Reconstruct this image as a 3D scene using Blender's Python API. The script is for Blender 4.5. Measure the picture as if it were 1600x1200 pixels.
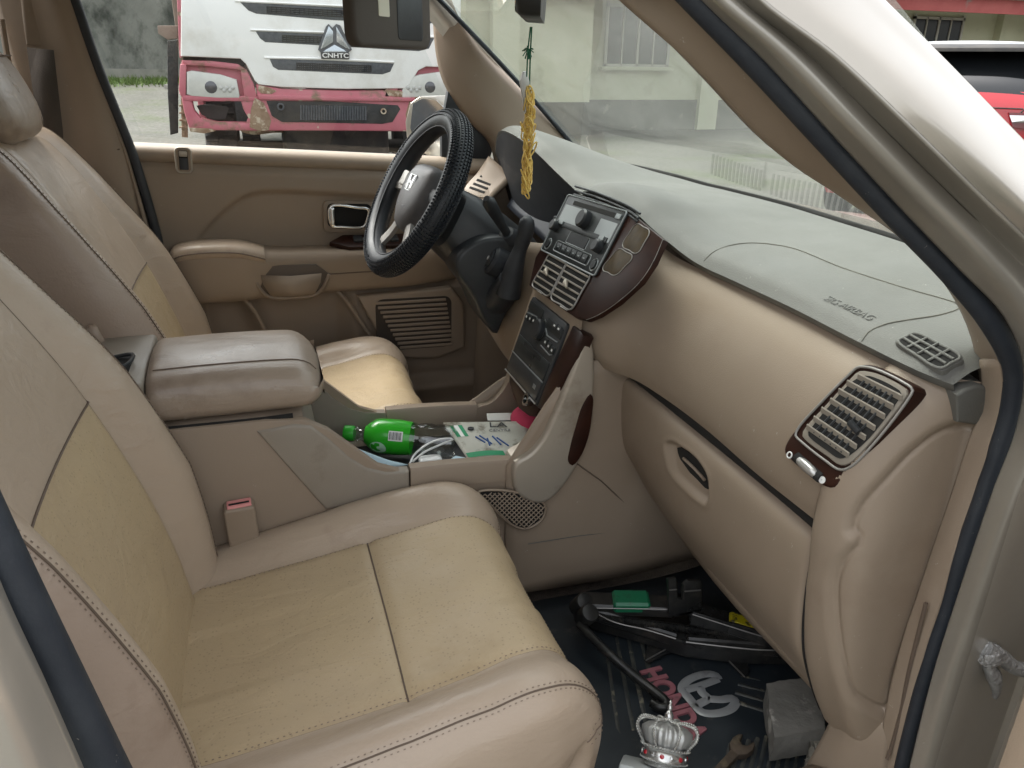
import bpy, bmesh, math, random
import numpy as np
from mathutils import Vector, Matrix

random.seed(7)
scene = bpy.context.scene
for o in list(bpy.data.objects):
    bpy.data.objects.remove(o)

# ------------------------------------------------------------------ camera
# car frame: x forward, y to the driver's side, z up, metres; ground at z = 0
CAM = np.array([.085, -1.24, 1.37])
F = 1200.0
AXY = np.array([-420., -505., F]); AXY /= np.linalg.norm(AXY)
AXX = np.array([3957., -439.3, F]); AXX -= AXY * (AXX @ AXY); AXX /= np.linalg.norm(AXX)
AXZ = np.cross(AXX, AXY)
ROT = np.array([AXX, AXY, AXZ])
cam_data = bpy.data.cameras.new('camera')
cam = bpy.data.objects.new('camera', cam_data)
scene.collection.objects.link(cam)
cam_data.sensor_width = 36
cam_data.lens = 36 * F / 1600
cam_data.clip_start = .02
cam_data.clip_end = 400
M4 = Matrix.Identity(4)
for i in range(3):
    M4[i][0] = ROT[i, 0]; M4[i][1] = -ROT[i, 1]; M4[i][2] = -ROT[i, 2]; M4[i][3] = CAM[i]
cam.matrix_world = M4
scene.camera = cam

# ------------------------------------------------------------------ light
SUN_EL, SUN_AZ = math.radians(58), math.radians(-40)
world = bpy.data.worlds.new('World')
scene.world = world
world.use_nodes = True
wn, wl = world.node_tree.nodes, world.node_tree.links
bg = wn['Background']
sky = wn.new('ShaderNodeTexSky')
sky.sky_type = 'NISHITA'
sky.sun_disc = False
sky.sun_elevation = SUN_EL
sky.sun_rotation = SUN_AZ
sky.air_density = 1.6
sky.dust_density = 6.0
sky.ozone_density = 1.0
hs = wn.new('ShaderNodeHueSaturation')
hs.inputs['Saturation'].default_value = .22
wl.new(sky.outputs[0], hs.inputs['Color'])
wl.new(hs.outputs[0], bg.inputs[0])
bg.inputs[1].default_value = .15
sun_d = bpy.data.lights.new('sun', 'SUN')
sun_d.energy = 1.5
sun_d.angle = math.radians(40)
sun_d.color = (1, .96, .9)
sun = bpy.data.objects.new('sun', sun_d)
scene.collection.objects.link(sun)
# sky rotation measures from +y, clockwise seen from above
sd = Vector((math.sin(SUN_AZ) * math.cos(SUN_EL), math.cos(SUN_AZ) * math.cos(SUN_EL), math.sin(SUN_EL)))
sun.rotation_euler = sd.to_track_quat('Z', 'Y').to_euler()
scene.view_settings.view_transform = 'Standard'
scene.view_settings.look = 'None'
scene.view_settings.exposure = 1.68
scene.view_settings.gamma = 1.0
scene.view_settings.use_curve_mapping = False
scene.render.engine = 'CYCLES'
scene.cycles.max_bounces = 10
scene.cycles.diffuse_bounces = 4
scene.cycles.glossy_bounces = 4
scene.cycles.transparent_max_bounces = 12
scene.cycles.use_denoising = True
scene.cycles.sample_clamp_indirect = 6

# ------------------------------------------------------------------ helpers
COL = scene.collection
def ray(px, py):
    return ROT @ np.array([px - 800., py - 600., F])
def at(px, py, x=None, y=None, z=None):
    """the point where the line of sight through a photo pixel meets a plane of the car"""
    d = ray(px, py)
    i, v = (0, x) if x is not None else (1, y) if y is not None else (2, z)
    return CAM + d * ((v - CAM[i]) / d[i])
def on_plane(px, py, p0, n):
    d = ray(px, py); n = np.array(n, float); p0 = np.array(p0, float)
    return CAM + d * (((p0 - CAM) @ n) / (d @ n))

def link(o, parent=None):
    COL.objects.link(o)
    if parent is not None:
        o.parent = parent
        if parent.parent is None:
            o.matrix_parent_inverse = Matrix.Translation(-parent.location)
    return o
def empty(name, parent=None, loc=(0, 0, 0)):
    o = bpy.data.objects.new(name, None)
    o.empty_display_size = .05
    o.location = loc
    return link(o, parent)
def tag(o, label=None, cat=None, group=None, kind=None):
    if label: o['label'] = label
    if cat: o['category'] = cat
    if group: o['group'] = group
    if kind: o['kind'] = kind
    return o
def mesh_obj(name, verts, faces, mat, parent=None, smooth=True, angle=None):
    me = bpy.data.meshes.new(name)
    me.from_pydata([tuple(map(float, v)) for v in verts], [], [tuple(map(int, f)) for f in faces])
    bm = bmesh.new(); bm.from_mesh(me)
    bmesh.ops.remove_doubles(bm, verts=bm.verts, dist=1e-6)
    bmesh.ops.recalc_face_normals(bm, faces=bm.faces)
    bm.to_mesh(me); bm.free()
    return finish(name, me, mat, parent, smooth, angle)
def finish(name, me, mat, parent=None, smooth=True, angle=None):
    for p in me.polygons:
        p.use_smooth = smooth
    if smooth and angle is not None:
        me.set_sharp_from_angle(angle=math.radians(angle))
    if isinstance(mat, (list, tuple)):
        for m in mat: me.materials.append(m)
    elif mat is not None:
        me.materials.append(mat)
    o = bpy.data.objects.new(name, me)
    link(o, parent)
    return o
def bm_obj(name, bm, mat, parent=None, smooth=True, angle=35):
    me = bpy.data.meshes.new(name)
    bmesh.ops.recalc_face_normals(bm, faces=bm.faces)
    bm.to_mesh(me); bm.free()
    return finish(name, me, mat, parent, smooth, angle)

def cr(pts, n, closed=False):
    """Catmull-Rom through the points, n samples evenly in arc length"""
    P = np.array(pts, float)
    if len(P) == 2:
        t = np.linspace(0, 1, n)[:, None]; return P[0] * (1 - t) + P[1] * t
    if closed:
        Q = np.vstack([P[-1], P, P[0], P[1]]); m = len(P)
    else:
        Q = np.vstack([2 * P[0] - P[1], P, 2 * P[-1] - P[-2]]); m = len(P) - 1
    out = []
    K = 24
    for i in range(m):
        p0, p1, p2, p3 = Q[i:i + 4]
        # centripetal parametrisation
        d1 = max(np.linalg.norm(p1 - p0), 1e-6) ** .5; d2 = max(np.linalg.norm(p2 - p1), 1e-6) ** .5; d3 = max(np.linalg.norm(p3 - p2), 1e-6) ** .5
        m1 = (p1 - p0) / d1 - (p2 - p0) / (d1 + d2) + (p2 - p1) / d2
        m2 = (p2 - p1) / d2 - (p3 - p1) / (d2 + d3) + (p3 - p2) / d3
        m1 *= d2; m2 *= d2
        for k in range(K):
            t = k / K
            out.append((2 * t**3 - 3 * t**2 + 1) * p1 + (t**3 - 2 * t**2 + t) * m1 + (-2 * t**3 + 3 * t**2) * p2 + (t**3 - t**2) * m2)
    out.append(P[0] if closed else P[-1])
    out = np.array(out)
    L = np.concatenate([[0], np.cumsum(np.linalg.norm(np.diff(out, axis=0), axis=1))])
    s = np.linspace(0, L[-1], n + 1)[:-1] if closed else np.linspace(0, L[-1], n)
    return np.stack([np.interp(s, L, out[:, k]) for k in range(out.shape[1])], 1)
def grid_faces(nu, nv, cu=False, cv=False, base=0):
    f = []
    for i in range(nu if cu else nu - 1):
        for j in range(nv if cv else nv - 1):
            a, b = i, (i + 1) % nu
            c, d = j, (j + 1) % nv
            f.append((base + a * nv + c, base + b * nv + c, base + b * nv + d, base + a * nv + d))
    return f
def grid(name, P, mat, parent=None, cu=False, cv=False, thick=0, smooth=True, angle=None, off=-1, caps=False):
    P = np.array(P); nu, nv = P.shape[:2]
    faces = grid_faces(nu, nv, cu, cv)
    if caps:
        faces.append(tuple(range(nv))); faces.append(tuple((nu - 1) * nv + k for k in range(nv)))
    o = mesh_obj(name, P.reshape(-1, 3), faces, mat, parent, smooth, angle if not caps else (angle or 40))
    if thick:
        m = o.modifiers.new('thickness', 'SOLIDIFY'); m.thickness = thick; m.offset = off
    return o
def net(rows, nu, nv):
    """smooth surface through a net of control points"""
    R = [cr(r, nv) for r in rows]
    C = [cr([R[i][j] for i in range(len(R))], nu) for j in range(nv)]
    return np.array([[C[j][i] for j in range(nv)] for i in range(nu)])
def frames(path, up=(0, 0, 1), closed=False):
    P = np.array(path, float); n = len(P)
    T = np.zeros_like(P)
    for i in range(n):
        a = P[(i - 1) % n] if (closed or i > 0) else P[i]
        b = P[(i + 1) % n] if (closed or i < n - 1) else P[i]
        T[i] = (b - a) / max(np.linalg.norm(b - a), 1e-9)
    up = np.array(up, float)
    S, U = [], []
    prev = None
    for i in range(n):
        ref = up if prev is None else prev
        s = np.cross(T[i], ref)
        if np.linalg.norm(s) < 1e-4:
            s = np.cross(T[i], np.array([.3, .9, .2]))
        s /= np.linalg.norm(s)
        u = np.cross(s, T[i]); S.append(s); U.append(u); prev = u
    return P, T, np.array(S), np.array(U)
def sweep(path, prof, up=(0, 0, 1), closed=False, scale=None):
    """closed section (side, up) carried along a path -> grid of points"""
    P, T, S, U = frames(path, up, closed)
    prof = np.array(prof, float)
    sc = np.ones(len(P)) if scale is None else np.array(scale)
    return np.array([[P[i] + sc[i] * (a * S[i] + b * U[i]) for a, b in prof] for i in range(len(P))])
def circ(r, n=8, ry=None):
    ry = r if ry is None else ry
    return [(r * math.cos(2 * math.pi * k / n), ry * math.sin(2 * math.pi * k / n)) for k in range(n)]
def tube(name, path, r, mat, parent=None, n=8, closed=False, scale=None, up=(0, 0, 1), ry=None):
    return grid(name, sweep(path, circ(r, n, ry), up, closed, scale), mat, parent, cu=closed, cv=True, caps=not closed, angle=60)
class MB:
    """collects several simple pieces into ONE mesh"""
    def __init__(s): s.v = []; s.f = []; s.m = []
    def add(s, v, f, m=0):
        b = len(s.v); s.v += [tuple(map(float, p)) for p in v]
        s.f += [tuple(int(i) + b for i in q) for q in f]; s.m += [m] * len(f)
    def grid(s, P, cu=False, cv=False, caps=False, m=0):
        P = np.array(P); nu, nv = P.shape[:2]
        f = grid_faces(nu, nv, cu, cv)
        if caps: f += [tuple(range(nv)), tuple((nu - 1) * nv + k for k in range(nv))]
        s.add(P.reshape(-1, 3), f, m)
    def tube(s, path, r, n=6, closed=False, m=0, scale=None):
        s.grid(sweep(path, circ(r, n), closed=closed, scale=scale), closed, True, not closed, m)
    def box(s, c, sz, fr=None, m=0):
        fr = np.eye(3) if fr is None else np.array(fr)
        c = np.array(c, float); h = np.array(sz, float) / 2
        v = [c + fr[0] * (h[0] * a) + fr[1] * (h[1] * b) + fr[2] * (h[2] * d) for a in (-1, 1) for b in (-1, 1) for d in (-1, 1)]
        s.add(v, [(0, 1, 3, 2), (4, 6, 7, 5), (0, 4, 5, 1), (2, 3, 7, 6), (0, 2, 6, 4), (1, 5, 7, 3)], m)
    def build(s, name, mat, parent=None, smooth=True, angle=35):
        me = bpy.data.meshes.new(name)
        me.from_pydata(s.v, [], s.f)
        for p, k in zip(me.polygons, s.m): p.material_index = k
        bm = bmesh.new(); bm.from_mesh(me)
        bmesh.ops.recalc_face_normals(bm, faces=bm.faces); bm.to_mesh(me); bm.free()
        return finish(name, me, mat, parent, smooth, angle)
def box(name, c, sz, mat, parent=None, fr=None, bev=0, seg=2):
    bm = bmesh.new()
    bmesh.ops.create_cube(bm, size=1)
    fr = np.eye(3) if fr is None else np.array(fr)
    for v in bm.verts:
        v.co = Vector((v.co.x * sz[0], v.co.y * sz[1], v.co.z * sz[2]))
    if bev:
        bmesh.ops.bevel(bm, geom=bm.edges[:], offset=min(bev, min(sz) * .49), segments=seg, affect='EDGES', profile=.5)
    c = np.array(c, float)
    for v in bm.verts:
        p = c + fr[0] * v.co.x + fr[1] * v.co.y + fr[2] * v.co.z
        v.co = Vector(p)
    return bm_obj(name, bm, mat, parent)
def prism(name, outline, depth, mat, parent=None, bev=0, seg=2, both=False):
    """outline = 3-D points of a nearly flat polygon, depth = extrusion vector; the free face's rim is bevelled"""
    O = np.array(outline, float); D = np.array(depth, float)
    bm = bmesh.new()
    a = [bm.verts.new(Vector(p)) for p in O]
    b = [bm.verts.new(Vector(p + D)) for p in O]
    n = len(O)
    fa = bm.faces.new(a); fb = bm.faces.new(b[::-1])
    for i in range(n):
        bm.faces.new((a[i], b[i], b[(i + 1) % n], a[(i + 1) % n]))
    bmesh.ops.recalc_face_normals(bm, faces=bm.faces)
    if bev:
        e = list(fa.edges) + (list(fb.edges) if both else [])
        bmesh.ops.bevel(bm, geom=e, offset=bev, segments=seg, affect='EDGES', profile=.5, clamp_overlap=True)
    bmesh.ops.triangulate(bm, faces=[f for f in bm.faces if len(f.verts) > 4])
    return bm_obj(name, bm, mat, parent, angle=32)
def rrect(w, h, r, n=5):
    r = min(r, w / 2 - 1e-5, h / 2 - 1e-5)
    out = []
    for cx, cy, a0 in ((w / 2 - r, h / 2 - r, 0), (-w / 2 + r, h / 2 - r, 90), (-w / 2 + r, -h / 2 + r, 180), (w / 2 - r, -h / 2 + r, 270)):
        for k in range(n + 1):
            a = math.radians(a0 + 90 * k / n)
            out.append((cx + r * math.cos(a), cy + r * math.sin(a)))
    return out
class Fr:
    """a flat local frame: u, v in the face, n out of it"""
    def __init__(s, o, u, v, n=None):
        s.o = np.array(o, float); s.u = np.array(u, float); s.u /= np.linalg.norm(s.u)
        v = np.array(v, float); v -= s.u * (v @ s.u); s.v = v / np.linalg.norm(v)
        s.n = np.cross(s.u, s.v) if n is None else np.array(n, float)
        if n is not None and np.cross(s.u, s.v) @ s.n < 0: s.n = -np.cross(s.u, s.v)
        elif n is not None: s.n = np.cross(s.u, s.v)
    def p(s, u, v, n=0): return s.o + s.u * u + s.v * v + s.n * n
    def m(s): return [s.u, s.v, s.n]
    def box(s, name, u, v, n, w, h, d, mat, parent, bev=0, seg=2):
        return box(name, s.p(u, v, n), (w, h, d), mat, parent, s.m(), bev, seg)
    def plate(s, name, pts, n0, d, mat, parent, bev=0, seg=2):
        return prism(name, [s.p(a, b, n0 + d) for a, b in pts], -s.n * d, mat, parent, bev, seg)
    def rplate(s, name, u, v, w, h, r, n0, d, mat, parent, bev=0, seg=2):
        return s.plate(name, [(u + a, v + b) for a, b in rrect(w, h, r)], n0, d, mat, parent, bev, seg)
    def ring(s, name, pts, n, r, mat, parent, k=8):
        return tube(name, [s.p(a, b, n) for a, b in pts], r, mat, parent, n=k, closed=True, up=s.n)
    def cyl(s, name, u, v, n, r, d, mat, parent, bev=.0, k=20, r2=None):
        pr = [(r, 0), (r, d - bev), (r - bev, d), (.0005, d)] if bev else [(r, 0), (r if r2 is None else r2, d), (.0005, d)]
        P = [[s.p(u + a * math.cos(2 * math.pi * i / k), v + a * math.sin(2 * math.pi * i / k), n + b) for i in range(k)] for a, b in pr]
        return grid(name, P, mat, parent, cv=True, angle=40)
    def text(s, name, body, u, v, n, size, mat, parent, d=.0008, sx=1, align='CENTER', shear=0, spacing=1, bold=0):
        cu = bpy.data.curves.new('t', 'FONT'); cu.body = body; cu.size = size; cu.align_x = align; cu.align_y = 'CENTER'
        cu.extrude = d / 2; cu.offset = bold; cu.shear = shear; cu.space_character = spacing
        ob = bpy.data.objects.new('t', cu); COL.objects.link(ob)
        bpy.context.view_layer.update()
        me = bpy.data.meshes.new_from_object(ob.evaluated_get(bpy.context.evaluated_depsgraph_get()))
        bpy.data.objects.remove(ob); bpy.data.curves.remove(cu)
        for w in me.vertices:
            c = w.co.copy(); w.co = Vector(s.p(u + c.x * sx, v + c.y, n + c.z))
        return finish(name, me, mat, parent, smooth=False)
def lathe(name, prof, c, axis, mat, parent=None, k=24, angle=40):
    """prof = (radius, height along axis)"""
    ax = np.array(axis, float); ax /= np.linalg.norm(ax)
    t = np.array([1, 0, 0]) if abs(ax[0]) < .8 else np.array([0, 1, 0])
    u = np.cross(ax, t); u /= np.linalg.norm(u); v = np.cross(ax, u)
    c = np.array(c, float)
    P = [[c + ax * h + max(r, 1e-5) * (u * math.cos(2 * math.pi * i / k) + v * math.sin(2 * math.pi * i / k)) for i in range(k)] for r, h in prof]
    return grid(name, P, mat, parent, cv=True, angle=angle)
def sstep(x, a, b):
    t = np.clip((x - a) / (b - a), 0, 1); return t * t * (3 - 2 * t)
def copy_tree(o, parent=None):
    c = o.copy(); COL.objects.link(c); c.parent = parent
    for ch in list(o.children):
        copy_tree(ch, c)
    return c

# ------------------------------------------------------------------ materials
def mat(name, col, rough=.5, metal=0, col2=None, scale=8, amount=.5, bump=0, bscale=300, bdist=.002, spec=.5, detail=4,
        stain=None, sscale=2.5, sthr=(.55, .75), coat=0, stretch=None, emit=0, ior=None, rvar=0):
    m = bpy.data.materials.new(name); m.use_nodes = True
    nt = m.node_tree; N, L = nt.nodes, nt.links
    b = N['Principled BSDF']
    b.inputs['Base Color'].default_value = (*col, 1)
    b.inputs['Roughness'].default_value = rough
    b.inputs['Metallic'].default_value = metal
    b.inputs['Specular IOR Level'].default_value = spec
    b.inputs['Coat Weight'].default_value = coat
    tc = N.new('ShaderNodeTexCoord')
    src = tc.outputs['Object']
    if stretch:
        mp = N.new('ShaderNodeMapping'); mp.inputs['Scale'].default_value = stretch
        L.new(src, mp.inputs['Vector']); src = mp.outputs[0]
    last = None
    if col2 is not None:
        nz = N.new('ShaderNodeTexNoise'); nz.inputs['Scale'].default_value = scale; nz.inputs['Detail'].default_value = detail
        nz.inputs['Roughness'].default_value = .6
        L.new(src, nz.inputs['Vector'])
        rp = N.new('ShaderNodeValToRGB')
        rp.color_ramp.elements[0].position = .5 - .5 * (1 - amount) * .6 - .05; rp.color_ramp.elements[1].position = .5 + .5 * (1 - amount) * .6 + .05
        rp.color_ramp.elements[0].color = (*col, 1); rp.color_ramp.elements[1].color = (*col2, 1)
        L.new(nz.outputs['Fac'], rp.inputs['Fac']); last = rp.outputs['Color']
    if stain is not None:
        nz = N.new('ShaderNodeTexNoise'); nz.inputs['Scale'].default_value = sscale; nz.inputs['Detail'].default_value = 7
        nz.inputs['Roughness'].default_value = .65
        L.new(src, nz.inputs['Vector'])
        rp = N.new('ShaderNodeValToRGB')
        rp.color_ramp.elements[0].position, rp.color_ramp.elements[1].position = sthr
        mx = N.new('ShaderNodeMix'); mx.data_type = 'RGBA'
        L.new(nz.outputs['Fac'], rp.inputs['Fac']); L.new(rp.outputs['Color'], mx.inputs['Factor'])
        if last is not None: L.new(last, mx.inputs['A'])
        else: mx.inputs['A'].default_value = (*col, 1)
        mx.inputs['B'].default_value = (*stain, 1)
        last = mx.outputs['Result']
    if last is not None: L.new(last, b.inputs['Base Color'])
    if rvar:
        nz = N.new('ShaderNodeTexNoise'); nz.inputs['Scale'].default_value = 14; nz.inputs['Detail'].default_value = 5
        L.new(src, nz.inputs['Vector'])
        mr = N.new('ShaderNodeMapRange'); mr.inputs['To Min'].default_value = rough - rvar; mr.inputs['To Max'].default_value = rough + rvar
        mr.inputs['From Min'].default_value = .3; mr.inputs['From Max'].default_value = .7
        L.new(nz.outputs['Fac'], mr.inputs['Value']); L.new(mr.outputs[0], b.inputs['Roughness'])
    if bump:
        nz = N.new('ShaderNodeTexNoise'); nz.inputs['Scale'].default_value = bscale; nz.inputs['Detail'].default_value = 3
        L.new(src, nz.inputs['Vector'])
        bp = N.new('ShaderNodeBump'); bp.inputs['Strength'].default_value = bump; bp.inputs['Distance'].default_value = bdist
        L.new(nz.outputs['Fac'], bp.inputs['Height']); L.new(bp.outputs[0], b.inputs['Normal'])
    if emit:
        b.inputs['Emission Color'].default_value = (*col, 1); b.inputs['Emission Strength'].default_value = emit
    return m
def glass(name, tint=(1, 1, 1), refl=1.0, dirt=0, ior=1.45):
    """a thin pane: clear, with Fresnel reflections and, if wanted, a film of dust"""
    m = bpy.data.materials.new(name); m.use_nodes = True
    nt = m.node_tree; N, L = nt.nodes, nt.links
    N.remove(N['Principled BSDF']); out = N['Material Output']
    tr = N.new('ShaderNodeBsdfTransparent'); tr.inputs[0].default_value = (*tint, 1)
    gl = N.new('ShaderNodeBsdfGlossy'); gl.inputs['Roughness'].default_value = .02
    lw = N.new('ShaderNodeLayerWeight'); lw.inputs['Blend'].default_value = .5
    pw = N.new('ShaderNodeMath'); pw.operation = 'POWER'; pw.inputs[1].default_value = 4.0
    fr = N.new('ShaderNodeMath'); fr.operation = 'MULTIPLY_ADD'; fr.inputs[1].default_value = .93; fr.inputs[2].default_value = .07
    L.new(lw.outputs['Facing'], pw.inputs[0]); L.new(pw.outputs[0], fr.inputs[0])
    ml = N.new('ShaderNodeMath'); ml.operation = 'MULTIPLY'; ml.inputs[1].default_value = refl; ml.use_clamp = True
    mx = N.new('ShaderNodeMixShader')
    L.new(fr.outputs[0], ml.inputs[0]); L.new(ml.outputs[0], mx.inputs[0]); L.new(tr.outputs[0], mx.inputs[1]); L.new(gl.outputs[0], mx.inputs[2])
    last = mx.outputs[0]
    if dirt:
        df = N.new('ShaderNodeBsdfDiffuse'); df.inputs[0].default_value = (.62, .64, .60, 1)
        tl = N.new('ShaderNodeBsdfTranslucent'); tl.inputs[0].default_value = (.62, .64, .60, 1)
        ad = N.new('ShaderNodeMixShader'); ad.inputs[0].default_value = .5
        L.new(df.outputs[0], ad.inputs[1]); L.new(tl.outputs[0], ad.inputs[2])
        tc = N.new('ShaderNodeTexCoord')
        nz = N.new('ShaderNodeTexNoise'); nz.inputs['Scale'].default_value = 5; nz.inputs['Detail'].default_value = 9; nz.inputs['Roughness'].default_value = .7
        nz.inputs['Distortion'].default_value = .8
        L.new(tc.outputs['Object'], nz.inputs['Vector'])
        mr = N.new('ShaderNodeMapRange'); mr.inputs['From Min'].default_value = .3; mr.inputs['From Max'].default_value = .75
        mr.inputs['To Min'].default_value = dirt * .5; mr.inputs['To Max'].default_value = dirt * 1.6
        L.new(nz.outputs['Fac'], mr.inputs['Value'])
        m2 = N.new('ShaderNodeMixShader')
        L.new(mr.outputs[0], m2.inputs[0]); L.new(last, m2.inputs[1]); L.new(ad.outputs[0], m2.inputs[2]); last = m2.outputs[0]
    L.new(last, out.inputs['Surface'])
    return m
def creases(m, strength=.5, dist=.006, scale=(9, 16, 22)):
    # soft creases and slack in the hide, added under the grain
    nt = m.node_tree; N, L = nt.nodes, nt.links
    b = N['Principled BSDF']; old = b.inputs['Normal'].links[0].from_node
    tc = N.new('ShaderNodeTexCoord'); mp = N.new('ShaderNodeMapping'); mp.inputs['Scale'].default_value = scale
    mp.inputs['Rotation'].default_value = (.2, .1, .5)
    nz = N.new('ShaderNodeTexNoise'); nz.inputs['Scale'].default_value = 1.0; nz.inputs['Detail'].default_value = 5; nz.inputs['Roughness'].default_value = .55; nz.inputs['Distortion'].default_value = 1.2
    bp = N.new('ShaderNodeBump'); bp.inputs['Strength'].default_value = strength; bp.inputs['Distance'].default_value = dist
    L.new(tc.outputs['Object'], mp.inputs[0]); L.new(mp.outputs[0], nz.inputs['Vector']); L.new(nz.outputs['Fac'], bp.inputs['Height'])
    L.new(bp.outputs[0], old.inputs['Normal'])
    return m
def leather_perf(name, col, col2):
    m = mat(name, col, .50, col2=col2, scale=5, amount=.35, bump=.14, bscale=420, rvar=.08, stain=(col[0] * .72, col[1] * .68, col[2] * .6), sscale=4, sthr=(.56, .78))
    nt = m.node_tree; N, L = nt.nodes, nt.links
    tc = N.new('ShaderNodeTexCoord')
    vo = N.new('ShaderNodeTexVoronoi'); vo.inputs['Scale'].default_value = 150; vo.inputs['Randomness'].default_value = .75
    L.new(tc.outputs['Object'], vo.inputs['Vector'])
    rp = N.new('ShaderNodeValToRGB'); rp.color_ramp.elements[0].position = .14; rp.color_ramp.elements[1].position = .24
    rp.color_ramp.elements[0].color = (.80, .80, .80, 1); rp.color_ramp.elements[1].color = (1, 1, 1, 1)
    L.new(vo.outputs['Distance'], rp.inputs['Fac'])
    b = N['Principled BSDF']; old = b.inputs['Base Color'].links[0].from_socket
    mx = N.new('ShaderNodeMix'); mx.data_type = 'RGBA'; mx.blend_type = 'MULTIPLY'; mx.inputs['Factor'].default_value = 1
    L.new(old, mx.inputs['A']); L.new(rp.outputs[0], mx.inputs['B']); L.new(mx.outputs['Result'], b.inputs['Base Color'])
    return m

M = {}
M['leather'] = mat('leather', (.42, .328, .245), .37, col2=(.46, .365, .28), scale=4, amount=.3, bump=.16, bscale=260, rvar=.08, stain=(.30, .215, .16), sscale=6, sthr=(.58, .8))
M['leather_insert'] = leather_perf('leather_insert', (.49, .375, .228), (.44, .335, .215))
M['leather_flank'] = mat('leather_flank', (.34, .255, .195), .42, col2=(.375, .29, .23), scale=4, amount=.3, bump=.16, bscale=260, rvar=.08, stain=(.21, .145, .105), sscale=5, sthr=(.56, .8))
M['leather_worn'] = mat('leather_worn', (.37, .295, .232), .36, col2=(.31, .245, .19), scale=5, amount=.3, bump=.16, bscale=260, rvar=.1, stain=(.20, .145, .11), sscale=5)
creases(M['leather'], .45); creases(M['leather_flank'], .35); creases(M['leather_insert'], .5, .007); creases(M['leather_worn'], .35)
M['spoke'] = mat('spoke_grey', (.30, .285, .265), .42, metal=.4)
M['thread'] = mat('thread', (.25, .195, .15), .8)
M['seam'] = mat('seam', (.135, .098, .072), .8)
M['trim'] = mat('trim_plastic', (.285, .22, .163), .50, col2=(.31, .245, .183), scale=6, amount=.3, bump=.22, bscale=700, bdist=.001, rvar=.06, stain=(.24, .175, .125), sscale=5, sthr=(.58, .85))
M['trim_dark'] = mat('trim_brown', (.275, .212, .155), .55, col2=(.305, .238, .178), scale=6, amount=.3, bump=.22, bscale=700, bdist=.001, rvar=.06)
M['trim_grey'] = mat('dash_pad', (.122, .120, .107), .6, col2=(.140, .138, .124), scale=5, amount=.3, bump=.35, bscale=520, bdist=.0012, rvar=.05, stain=(.100, .098, .086), sscale=5, sthr=(.55, .85))
M['satin'] = mat('satin_console', (.40, .35, .285), .36, metal=.3, col2=(.44, .385, .32), scale=6, amount=.3, rvar=.08, stain=(.24, .19, .14), sscale=9)
M['console_grey'] = mat('console_grey', (.265, .228, .185), .45, col2=(.30, .262, .215), scale=7, bump=.15, bscale=500, rvar=.08, stain=(.2, .165, .13), sscale=10)
M['black'] = mat('black_plastic', (.018, .02, .023), .42, col2=(.03, .032, .034), scale=20, rvar=.08)
M['black_soft'] = mat('black_rubber', (.016, .018, .022), .55, col2=(.028, .03, .034), scale=30, bump=.1)
M['cover'] = mat('wheel_cover_black', (.012, .015, .020), .48, col2=(.02, .023, .028), scale=30, rvar=.08)
M['dark'] = mat('dark_cavity', (.012, .011, .010), .9)
M['seal'] = mat('door_seal', (.016, .021, .030), .55, col2=(.03, .036, .045), scale=25, bump=.15, bscale=300, stain=(.10, .095, .08), sscale=40, sthr=(.66, .8))
M['hub'] = mat('airbag_cover', (.075, .072, .075), .45, col2=(.11, .105, .105), scale=14, bump=.2, bscale=600, rvar=.08, stain=(.17, .165, .16), sscale=12, sthr=(.6, .8))
M['chrome'] = mat('chrome', (.75, .75, .75), .12, metal=1)
M['silver'] = mat('silver_plastic', (.48, .47, .45), .32, metal=.6)
M['wood'] = mat('wood_trim', (.014, .0065, .005), .38, col2=(.040, .0135, .008), scale=9, amount=.2, spec=.22, stretch=(1, 1, 3), detail=8)
M['amber'] = mat('display_glass', (.026, .016, .007), .4, col2=(.085, .054, .018), scale=45, amount=.3, spec=.2)
M['radio'] = mat('radio_face', (.018, .020, .021), .34, spec=.25, col2=(.036, .04, .04), scale=18, rvar=.08)
M['radio_silver'] = mat('radio_silver', (.27, .29, .29), .35, metal=.4)
M['lcd'] = mat('lcd_glass', (.006, .007, .008), .08, coat=.5)
M['lcd_dull'] = mat('lcd_dull', (.008, .009, .010), .4, spec=.2)
M['white'] = mat('white_print', (.75, .75, .72), .5)
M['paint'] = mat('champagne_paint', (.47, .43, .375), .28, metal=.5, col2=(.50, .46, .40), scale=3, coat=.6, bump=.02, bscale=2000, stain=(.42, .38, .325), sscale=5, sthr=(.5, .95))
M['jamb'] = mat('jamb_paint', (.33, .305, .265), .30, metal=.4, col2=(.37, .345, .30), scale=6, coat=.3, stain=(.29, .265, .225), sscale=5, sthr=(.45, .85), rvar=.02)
M['carpet'] = mat('carpet', (.10, .078, .06), .95, col2=(.065, .05, .04), scale=90, bump=.6, bscale=500, bdist=.004)
M['headliner'] = mat('headliner', (.42, .38, .32), .95, bump=.3, bscale=600)
M['glass'] = glass('window_glass', (.93, .96, .95), .9)
M['windshield'] = glass('windshield_glass', (.86, .93, .89), 1.35, dirt=.13)
M['privacy'] = glass('privacy_glass', (.10, .11, .115), .9)
M['cluster'] = mat('cluster_lens', (.012, .014, .020), .35, spec=.25, col2=(.03, .034, .042), scale=12)
M['recess'] = mat('recess_shade', (.10, .075, .055), .6)  # darker than the door trim, paints the shade inside the pull cup
M['pad_seam'] = mat('pad_seam', (.16, .155, .13), .8)

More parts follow.
